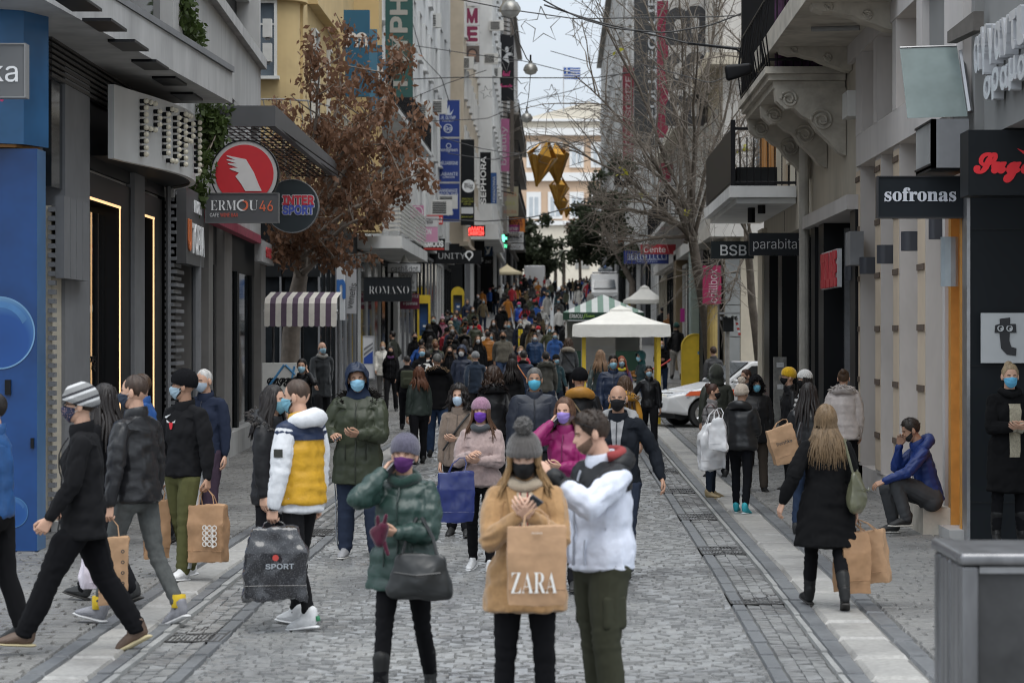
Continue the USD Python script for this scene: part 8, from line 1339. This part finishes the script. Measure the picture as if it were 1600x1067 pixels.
person('balding man with black mask in dark open jacket over grey hoodie', px=966, d=21.6, top=600, face=172, lod=2, coat=((.014, .018, .026), 'cotton'), length=.03, build=1.12, hair=((.09, .085, .08), 'bald'), mask=MBK, hood=((.24, .24, .24), 'down'), arms=('out', 'fwd'), legs='walk', trousers=(DJ, 'denim'), skin=SKIN2, extra=lambda P: P.patch('shirt_front', [((1, 0, .12), .11), ((-1, 0, .12), .11), ((0, 1, 0), .04), ((0, 0, -1), -1.43)], cloth((.25, .25, .255), 'cotton')))
person('boy in black leather jacket and black jeans facing us', px=1014, feet=701, top=571, face=182, lod=1, coat=(BK, 'leather'), hair=(HD, 'short'), mask=(.38, .55, .66), trousers=(JB, 'denim'), legs='walk', arms=('down', 'out'), skin=SKIN2)
person('woman with long dark hair in mustard jacket with fur hood, from behind', px=976, d=30.5, top=587, face=352, lod=1, coat=((.42, .20, .02), 'puffer'), female=True, hair=(HB, 'longback'), hood=((.42, .20, .02), 'down', (.20, .13, .07)), mask=None)
person('person in black jacket with ochre hood and shoulder strap, black beanie, from behind', px=906, top=571, H=1.72, face=4, lod=1, coat=(BK, 'puffer'), hair=(HD, 'buzz'), hat=(BK, 'smooth'), hood=((.36, .17, .03), 'down'), strap=((.17, .12, .06), 'back'), mask=None, build=1.1)
# right-hand groups
P = person('blond woman in long black coat walking away with paper bags', px=1291, d=19.5, top=631, face=6, lod=2, legs='walk', arms=('out', 'bag'), coat=((.009, .009, .010), 'wool'), length=.33, flare=1.22, build=1.16, female=True, slim=True, boots=True, trousers=((.009, .009, .011), 'wool'), hair=((.135, .088, .047), 'longback'), mask=None, curl=.5, zipper=False)
g = P.world(P.A[1][4]); bag('brown paper bag, the larger of two in the black coat woman\'s right hand', g - (.03, .08, .09), .24, .46, .16, 25, KRAFT2, (), g, seed=8); bag('brown paper bag, the smaller of two in the black coat woman\'s right hand', g - (-.13, -.06, .09), .20, .40, .14, -20, KRAFT, (), g, seed=11, tilt=-8)
handbag('olive leather shoulder bag behind the black coat woman\'s arm', P.world((.235, -.13, 1.02)), .24, .34, .16, 70, mat((.085, .085, .05), .35, .25, 14), P.world((.15, -.03, 1.45)))
P = person('woman in black puffer and beige pompom hat holding white bags, from behind', px=1158, feet=803, top=596, face=338, lod=1, legs='step', arms=('hold', 'hold'), coat=((.012, .013, .015), 'shiny'), quilt=.095, length=.04, female=True, build=1.15, slim=True, trousers=((.010, .011, .015), 'denim'), shoes=((.02, .30, .36), (.5, .55, .56)), hair=(HB, 'buzz'), hat=((.40, .34, .28), 'pom'), mask=None, hood=((.012, .013, .015), 'down'))
bag('bulky white plastic bag held by the beige pompom woman', at(1112, 662, 29.6), .30, .52, .2, 10, mat((.60, .60, .61), .35, .05, 5), (), at(1118, 640, 29.7), crumple=.05, taper=.45); bag('second white plastic bag hanging in front of the first', at(1122, 655, 29.3), .20, .34, .14, -10, mat((.62, .62, .63), .35, .05, 5), (), at(1124, 638, 29.5), crumple=.05, taper=.5, seed=14)
P = person('woman in grey patterned shawl with glasses and black mask', px=1112, feet=778, top=600, face=262, lod=1, legs='stand', arms=('hold', 'hold'), coat=((.18, .17, .17), 'wool'), length=.32, flare=1.25, build=1.2, female=True, slim=True, trousers=((.012, .018, .03), 'denim'), shoes=((.26, .20, .11), (.35, .28, .17)), hair=((.05, .022, .015), 'bun'), mask=MBK, zipper=False); swap(P, SHAWL)
person('person in dark camouflage hooded jacket by the white car', px=1120, d=37, top=571, face=15, lod=1, coat=((.035, .038, .030), 'puffer'), hood=((.035, .038, .03), 'up', (.05, .055, .045)), length=.06, mask=None, build=1.15)
person('woman with black fur hood up, blue mask and ankle boots', px=1181, d=33.5, top=588, face=188, lod=1, coat=(BK, 'puffer'), quilt=.1, length=.12, female=True, build=1.18, hood=(BK, 'up', (.02, .018, .018)), mask=(.16, .42, .55), trousers=((.05, .04, .032), 'cotton'), boots=True, legs='stand')
person('brown haired person behind the beige pompom woman', px=1167, d=40, top=577, face=120, lod=1, coat=(DG, 'wool'), hair=((.06, .03, .02), 'short'), mask=MBK)
person('person in mustard yellow beanie and black jacket by the shop', px=1234, top=571, H=1.66, face=100, lod=1, coat=(BK, 'puffer'), hair=(HD, 'buzz'), hat=((.55, .33, .015), 'smooth'), mask=MBK)
P = person('woman in white beanie and zebra striped fur jacket', px=1259, d=33, top=575, face=115, lod=1, coat=((.5, .5, .5), 'fur'), female=True, build=1.2, hair=(HD, 'long'), hat=((.60, .59, .57), 'smooth'), mask=MBK); swap(P, ZEBRA)
P = person('woman with very long black hair, black puffer and blue jeans, from behind', px=1263, d=26.3, top=598, face=345, lod=1, coat=((.011, .012, .014), 'shiny'), quilt=.1, female=True, build=1.1, hair=(HD, 'longback'), trousers=((.025, .04, .075), 'denim'), slim=True, mask=None, arms=('hold', 'down'), legs='stand2')
bag('brown paper bag with small black lettering, tilted, by the black haired woman', at(1216, 668, 25.8), .27, .36, .13, 8, KRAFT, [(lettering('Bershka', .032, bold=1), (.03, .03, .03), .0, -.15)], at(1226, 655, 25.9), tilt=-16)
handbag('small black bag on a chain beside the black haired woman', at(1247, 700, 25.9), .18, .2, .1, 60, mat((.012, .012, .014), .4, .2), at(1252, 660, 26))
person('woman in cream puffer with big pale fur hood, from behind', px=1318, d=33, top=578, face=350, lod=1, coat=((.52, .465, .44), 'puffer'), quilt=.09, length=.1, female=True, build=1.2, hair=((.06, .035, .02), 'bun'), hood=((.52, .465, .44), 'down', (.50, .45, .42)), mask=None)
part(pb, 'ledge', WR.b(UR(1494), UR(1470), .04, .34, 0, .29), STONE)
person('man in bright blue jacket sitting on the step, hand at his mouth', x=3.74, d=26.3, H=1.74, face=97, lod=2, legs='sit', lean=14, arms=('knee', 'mouth'), coat=((.010, .028, .13), 'puffer'), hood=((.010, .028, .13), 'down'), trousers=((.05, .052, .055), 'cotton'), shoes=((.012, .012, .012), (.5, .48, .44)), hair=((.02, .015, .012), 'short'), mask=None, beard=(.012, .010, .009), head=(0, -6, 0), skin=SKIN2, z=.02)
def x_(P): P.patch('sweater_front', [((1, 0, .03), -.04), ((-1, 0, 0), -.04), ((0, 1, 0), .03), ((0, 0, 1), .84), ((0, 0, -1), -1.36)], cloth((.30, .27, .20), 'knit'), .008)
person('blond woman in black coat with blue mask before the black shop front', x=X(1577, 24.5), d=24.5, top=568, z=.08, face=186, lod=2, legs='stand', arms=('hold', 'hold'), coat=((.009, .009, .010), 'wool'), length=.38, female=True, build=1.15, slim=True, trousers=((.009, .009, .011), 'wool'), boots=True, hair=((.27, .20, .12), 'bun'), mask=(.11, .36, .55), head=(-4, -4, 0), scarf=(.012, .012, .013), extra=x_, zipper=False)
# ---------------------------------------------------------------- the middle of the crowd: label, column, row of the head's top, height, facing, coat, hair, mask, more
MID = [
 ('man in dark suit coat and grey scarf by the brown tree', 503, 534, 1.78, 205, ((.03, .033, .036), 'wool'), ((.10, .065, .04), 'bald'), (.30, .46, .55), dict(d=56, length=.22, scarf=(.22, .21, .19), build=1.1)),
 ('man on the phone in black jacket beside the graffiti board', 472, 560, 1.72, 176, (BK, 'puffer'), (HD, 'short'), (.33, .54, .66), dict(d=41, arms=('phone', 'down'))),
 ('blond woman in white quilted coat walking towards us', 598, 534, 1.66, 182, ((.55, .53, .48), 'puffer'), (HBL, 'bun'), (.42, .42, .42), dict(feet=638, quilt=.1, length=.12, female=True, build=1.15, trousers=((.25, .24, .23), 'cotton'), shoes=SW, legs='walk')),
 ('man in olive black jacket turned to the shop window', 614, 517, 1.76, 60, ((.035, .038, .03), 'puffer'), (HD, 'short'), None, dict(length=.05)),
 ('woman in black coat with purple scarf near the ROMANO shop', 611, 541, 1.64, 175, (BK, 'wool'), (HD, 'long'), MBK, dict(scarf=(.09, .03, .09), female=True)),
 ('person with olive backpack, all in black, walking away', 636, 555, 1.66, 5, (BK, 'cotton'), (HD, 'buzz'), None, dict(feet=673, pack=(.045, .05, .032), legs='walk')),
 ('man in black parka with brown fur collar and blue jeans, from behind', 683, 552, 1.76, 3, (BK, 'wool'), ((.10, .10, .095), 'buzz'), None, dict(feet=715, length=.06, hood=(BK, 'down', (.17, .11, .06)), trousers=((.028, .05, .10), 'denim'), build=1.15, legs='step')),
 ('person with reddish hair in dark green jacket left of the fur collar man', 655, 572, 1.66, 20, ((.025, .035, .03), 'puffer'), ((.09, .035, .018), 'long'), None, dict(d=41, trousers=(JB, 'denim'), female=True)),
 ('person in navy coat and grey beanie, from behind', 743, 547, 1.7, 8, ((.013, .022, .038), 'wool'), (HB, 'buzz'), None, dict(hat=((.16, .165, .17), 'smooth'), length=.1, build=1.12)),
 ('dark haired woman in teal coat with grey scarf, from behind', 726, 530, 1.64, 350, ((.012, .04, .042), 'wool'), (HD, 'long'), None, dict(female=True, length=.15, scarf=(.12, .12, .13))),
 ('woman in black coat with black mask facing us near the left shops', 648, 519, 1.66, 190, (BK, 'wool'), (HD, 'bun'), MBK, dict(female=True, length=.1, trousers=(JEAN, 'denim'))),
 ('person with dark hair in black hooded jacket, left of the reddish hair', 670, 505, 1.72, 0, (BK, 'puffer'), (HD, 'long'), None, dict(length=.1, hood=(BK, 'down'))),
 ('woman with auburn hair in black jacket, from behind', 681, 534, 1.66, 355, (BK2, 'puffer'), ((.10, .04, .02), 'short'), None, dict(female=True)),
 ('person in black fur hooded coat in mid crowd, from behind', 707, 518, 1.68, 5, (BK, 'puffer'), (HD, 'short'), None, dict(hood=(BK, 'down', (.03, .025, .02)), length=.1)),
 ('person with pale fur hood on a dark jacket, from behind', 726, 511, 1.7, 350, (BK2, 'puffer'), (HB, 'short'), None, dict(hood=(BK, 'down', (.22, .18, .14)))),
 ('man in bright red jacket with black mask', 741, 492, 1.78, 182, ((.42, .012, .022), 'cotton'), (HD, 'buzz'), MBK, dict(build=1.12, hat=(BK, 'smooth'), skin=SKIN2)),
 ('woman in white coat with red face covering', 760, 512, 1.64, 195, ((.52, .51, .48), 'puffer'), (HD, 'short'), (.40, .03, .04), dict(length=.15, female=True, arms=('hold', 'down'))),
 ('heavy man in grey olive fleece with black mask', 786, 517, 1.76, 182, ((.115, .105, .085), 'wool'), ((.04, .025, .015), 'buzz'), MBK, dict(build=1.22, skin=SKIN2)),
 ('man in yellow sweater and dark open coat', 813, 499, 1.74, 184, ((.016, .02, .035), 'cotton'), ((.30, .29, .27), 'short'), (.5, .52, .5), dict(length=.12, yel=1, arms=('hold', 'down'))),
 ('person in royal blue vest and pink cap', 811, 471, 1.74, 178, ((.24, .24, .25), 'cotton'), (HD, 'buzz'), (.2, .5, .6), dict(vest=((.015, .06, .34), 'puffer'), quilt=.1, hat=((.45, .05, .13), 'smooth'))),
 ('dark haired woman with white mask left of the fleece man', 771, 499, 1.66, 185, (BK2, 'puffer'), (HB, 'long'), MWH, dict(female=True)),
 ('brown haired person in black coat with white mask, mid crowd', 791, 502, 1.66, 178, (BK, 'wool'), ((.10, .045, .02), 'short'), MWH, dict()),
 ('person in pink hat and burgundy scarf at the left shops', 691, 493, 1.62, 190, ((.30, .14, .18), 'wool'), (HB, 'long'), None, dict(female=True, scarf=(.25, .02, .05), hat=((.45, .30, .34), 'pom'))),
 ('person in beige hat and brown jacket with white mask', 704, 500, 1.64, 186, ((.10, .06, .04), 'wool'), (HB, 'short'), MWH, dict(hat=((.36, .28, .18), 'smooth'))),
 ('person in dark green jacket left of the red jacket man', 727, 496, 1.68, 180, ((.015, .03, .022), 'puffer'), (HD, 'short'), MBK, dict(hat=((.03, .05, .04), 'smooth'))),
 ('woman with dark brown wavy hair in black hooded jacket, from behind', 771, 574, 1.66, 8, (BK, 'puffer'), ((.03, .016, .01), 'curly'), None, dict(hood=(BK, 'down', (.025, .02, .02)), female=True, build=1.12)),
 ('person in navy jacket with orange bag strap, from behind', 818, 547, 1.72, 352, ((.014, .022, .042), 'puffer'), (HD, 'short'), None, dict(scarf=(.012, .012, .013), strap=((.5, .18, .06), 'back'))),
 ('person in dark coat with fur collar high up the street', 785, 476, 1.7, 5, ((.02, .024, .022), 'wool'), ((.10, .06, .035), 'short'), None, dict(length=.15, hood=(BK, 'down', (.15, .10, .06)))),
 ('man in navy jacket holding a cup near the yellow phone booth', 730, 467, 1.74, 185, ((.015, .022, .045), 'puffer'), ((.16, .14, .12), 'short'), None, dict(arms=('hold', 'down'))),
 ('person in black jacket right of the cup holding man', 747, 459, 1.72, 175, (BK, 'puffer'), (HD, 'short'), (.4, .45, .5), dict()),
 ('person in olive coat by the left shop wall far up', 692, 461, 1.72, 120, ((.05, .055, .035), 'wool'), (HD, 'short'), None, dict(length=.1)),
 ('person in red hat beside the olive coat', 698, 460, 1.7, 200, (BK2, 'wool'), (HD, 'short'), None, dict(hat=((.38, .015, .03), 'smooth'))),
 ('man in black coat with blue mask under the maroon sign', 677, 493, 1.74, 190, (BK, 'wool'), (HD, 'short'), (.3, .45, .5), dict()),
 ('man in blue jacket with pale mask right of the fleece man', 836, 520, 1.7, 180, ((.015, .04, .10), 'puffer'), (HD, 'short'), (.5, .56, .6), dict(quilt=.1)),
 ('person in red beanie and grey coat with white mask', 841, 508, 1.64, 182, ((.22, .21, .21), 'wool'), (HB, 'buzz'), MWH, dict(hat=((.42, .02, .03), 'smooth'))),
 ('person in olive green jacket with blue mask', 859, 508, 1.68, 178, ((.06, .065, .035), 'puffer'), ((.1, .08, .06), 'short'), (.3, .45, .55), dict()),
 ('person in blue checked jacket with blue mask', 867, 517, 1.7, 185, ((.03, .09, .28), 'wool'), (HD, 'short'), (.35, .5, .6), dict()),
 ('person in black with grey fur hat', 885, 498, 1.72, 180, (BK, 'puffer'), (HB, 'short'), None, dict(hat=((.28, .27, .26), 'fur'))),
 ('bald man in pale grey coat with white mask', 847, 478, 1.74, 182, ((.36, .36, .35), 'wool'), ((.2, .2, .2), 'bald'), MWH, dict(length=.12)),
 ('tall man in black coat further up', 876, 462, 1.84, 180, (BK, 'wool'), (HD, 'short'), MBK, dict(length=.15, arms=('hold', 'hold'))),
 ('person in grey coat with cross strap and curly brown hair, from behind', 888, 529, 1.76, 356, ((.055, .058, .062), 'wool'), ((.05, .03, .02), 'curly'), None, dict(hood=((.24, .21, .17), 'down'), strap=((.015, .015, .016), 'back'))),
 ('person in camouflage jacket with fur hood, from behind', 853, 549, 1.72, 4, ((.075, .072, .06), 'puffer'), (HD, 'short'), None, dict(hood=((.07, .07, .055), 'down', (.09, .085, .075)))),
 ('woman with long light brown hair beside the bread stand', 938, 546, 1.74, 352, ((.035, .05, .05), 'puffer'), ((.20, .12, .07), 'longback'), None, dict(d=54, female=True)),
 ('man in dark blue puffer with blue mask in front of the bread stand', 958, 554, 1.74, 184, ((.015, .025, .055), 'puffer'), (HD, 'short'), (.28, .50, .62), dict(quilt=.1, skin=SKIN2, build=1.12)),
 ('red haired woman in purple jacket with yellow scarf at the bread stand', 971, 556, 1.66, 186, ((.07, .03, .10), 'puffer'), ((.22, .05, .02), 'long'), (.30, .42, .5), dict(d=52, female=True, scarf=(.5, .42, .03))),
 ('woman in dark teal hood with blue mask right of the bread stand', 1002, 549, 1.66, 120, ((.02, .04, .045), 'wool'), None, (.3, .55, .65), dict(hood=((.015, .06, .06), 'up'), female=True)),
 ('man in black coat behind red and white tape', 1034, 532, 1.7, 178, (BK, 'wool'), ((.25, .24, .22), 'bald'), (.4, .42, .42), dict(d=71, arms=('hold', 'hold'))),
 ('man in dark green cap and black jacket with pale trousers, walking away', 1057, 502, 1.7, 5, (BK, 'puffer'), (HD, 'buzz'), None, dict(d=80, hat=((.02, .06, .05), 'smooth'), trousers=((.36, .34, .32), 'denim'), legs='walk')),
 ('dark dressed person under the white canopy on the right', 1035, 480, 1.72, 20, (BK2, 'puffer'), (HD, 'short'), None, dict()),
 ('person in orange jacket under the far right canopy', 1045, 488, 1.66, 185, ((.30, .12, .03), 'puffer'), (HD, 'short'), None, dict()),
 ('brown haired man in grey jacket beside the yellow cabinet', 1115, 541, 1.76, 15, ((.05, .05, .052), 'puffer'), ((.04, .022, .014), 'short'), None, dict(d=60)),
 ('dark haired woman in black jacket in front of the navy coat', 800, 560, 1.66, 10, (BK2, 'wool'), (HD, 'long'), None, dict(female=True)),
 ('person in black jacket with light jeans further left', 660, 540, 1.7, 178, (BK, 'cotton'), (HB, 'short'), MB1, dict(d=58)),
 ('hooded person in dark blue among the left shops', 722, 540, 1.7, 170, (NV, 'puffer'), None, (.5, .5, .5), dict(hood=(NV, 'up'), d=58)),
]
for lb, px, top, H, fc, ct_, hr, mk, o in MID:
    o = dict(o); yel = o.pop('yel', 0)
    if 'd' in o or 'feet' in o: o['top'] = top; kw = dict(px=px, **o)
    else: kw = dict(px=px, top=top, H=H, **o)
    if 'arms' not in kw: kw['arms'] = (('down', 'down'), ('fwd', 'back'), ('pocket', 'down'), ('back', 'fwd'), ('pocket', 'pocket'))[px % 5]
    if 'legs' not in kw: kw['legs'] = ('walk', 'step', 'walk2', 'step2')[px % 4]
    if 'trousers' not in kw: kw['trousers'] = ((JB, 'denim'), (DJ, 'denim'), (JEAN, 'denim'), (BK2, 'cotton'))[px % 4]
    if yel: kw['extra'] = lambda P: P.patch('sweater', [((1, 0, 0), -.075), ((-1, 0, 0), -.075), ((0, 1, 0), .03), ((0, 0, -1), -1.42)], cloth((.55, .42, .02), 'knit'), .008)
    person(lb, face=fc, lod=1, coat=ct_, hair=hr, mask=mk, **kw)
# tape in the man's hands
t = one('barrier_tape', 'red and white barrier tape held by the man in black', 'tape', MB().tube([at(1018, 577, 70.5), at(1030, 573, 70.5), at(1042, 566, 70.5), at(1048, 561, 70.5)], .025, 4), mat((.50, .06, .05), .6, .5, 30))
# ---------------------------------------------------------------- the far crowd
rng = np.random.default_rng(12); FARC = [((.50, .49, .47), 'white'), ((.02, .07, .26), 'blue'), ((.30, .02, .03), 'red'), ((.012, .012, .014), 'dark'), ((.05, .05, .05), 'grey'), ((.02, .05, .06), 'teal'), ((.012, .012, .014), 'dark'), ((.10, .075, .04), 'brown'), ((.32, .12, .02), 'orange'), ((.05, .055, .035), 'olive'), ((.014, .02, .04), 'navy'), ((.35, .34, .32), 'pale'), ((.012, .012, .014), 'dark')]
cnt = {}
for i in range(78):
    d = 108 + 128 * ((i + rng.random()) / 78) ** .85; pxa, pxb = 752 + 20 * (d > 170), 935 if d > 150 else 880; px = rng.uniform(pxa, pxb); x = X(px, d)
    if x < xl(d) + .9: x = xl(d) + .9 + rng.random()
    c, nm = FARC[i % 13]; away = rng.random() < .45; hat = ((.35, .02, .03), 'smooth') if i % 11 == 5 else (((.02, .02, .02), 'smooth') if i % 4 == 1 else None)
    lb = f'far walker in {nm} coat' + (' and red cap' if i % 11 == 5 else ' and black cap' if hat else '') + (' walking away' if away else ' facing us') + ', ' + ('near the phone booth' if px < 775 and d < 150 else 'under the cream canopy' if px < 800 and d > 150 else 'left of mid street' if px < 820 else 'mid street' if px < 850 else 'right of mid street' if px < 885 else 'by the van') + (', low crowd' if d < 145 else ', deep crowd' if d < 190 else ', crowd top')
    cnt[lb] = cnt.get(lb, 0) + 1; g = f'{nm} dressed walkers in the far crowd'
    person(lb, x=x, d=d, H=rng.uniform(1.6, 1.84), face=(0 if away else 180) + rng.normal(0, 18), lod=0, group=g, coat=(c, 'wool'), length=(0, .1, .25)[i % 3], legs=('walk', 'step', 'walk2', 'stand')[i % 4], hair=((HD, 'short'), (HB, 'long'), (HD, 'long'), ((.2, .12, .06), 'short'))[i % 4] if hat is None else (HD, 'buzz'), hat=hat, mask=None if away else ((.5, .52, .54), (.25, .42, .52), MBK)[i % 3], trousers=((JB, 'denim'), (DJ, 'denim'), (JEAN, 'denim'))[i % 3], zipper=False, arms=(('down', 'down'), ('fwd', 'back'), ('pocket', 'bag'))[i % 3])

for i in range(36):
    d = 57 + 52 * (i + rng.random()) / 36; px = rng.uniform(640 + 1.1 * (d - 57), 872 - .3 * (d - 57)); x = max(X(px, d), xl(d) + .8); c, nm = FARC[(i * 5) % 13]; away = i % 2 == 0; hat = ((.02, .02, .02), 'smooth') if i % 5 == 1 else None
    person(f'walker in {nm} jacket' + (' and black cap' if hat else '') + (' walking away' if away else ' facing us') + ', ' + ('by the left shops' if px < 700 else 'left of mid street' if px < 760 else 'mid street' if px < 815 else 'near the kiosks') + (', nearest row' if d < 74 else ', by striped kiosk' if d < 92 else ', behind red jacket'), x=x, d=d, H=rng.uniform(1.58, 1.72), face=(0 if away else 180) + rng.normal(0, 15), lod=1, group=f'{nm} dressed walkers in the middle crowd', coat=(c, ('puffer', 'wool')[i % 2]), quilt=(.1, 0, 0)[i % 3], length=(0, .12, .2)[i % 3], legs=('walk', 'step', 'walk2', 'step2')[i % 4], hair=((HD, 'short'), (HB, 'long'), (HD, 'long'), ((.16, .10, .05), 'short'))[i % 4] if hat is None else (HD, 'buzz'), hat=hat, mask=None if away else ((.5, .52, .54), (.25, .42, .52), MBK)[i % 3], trousers=((JB, 'denim'), (DJ, 'denim'), (JEAN, 'denim'))[i % 3], arms=(('down', 'down'), ('fwd', 'back'), ('pocket', 'bag'))[i % 3])
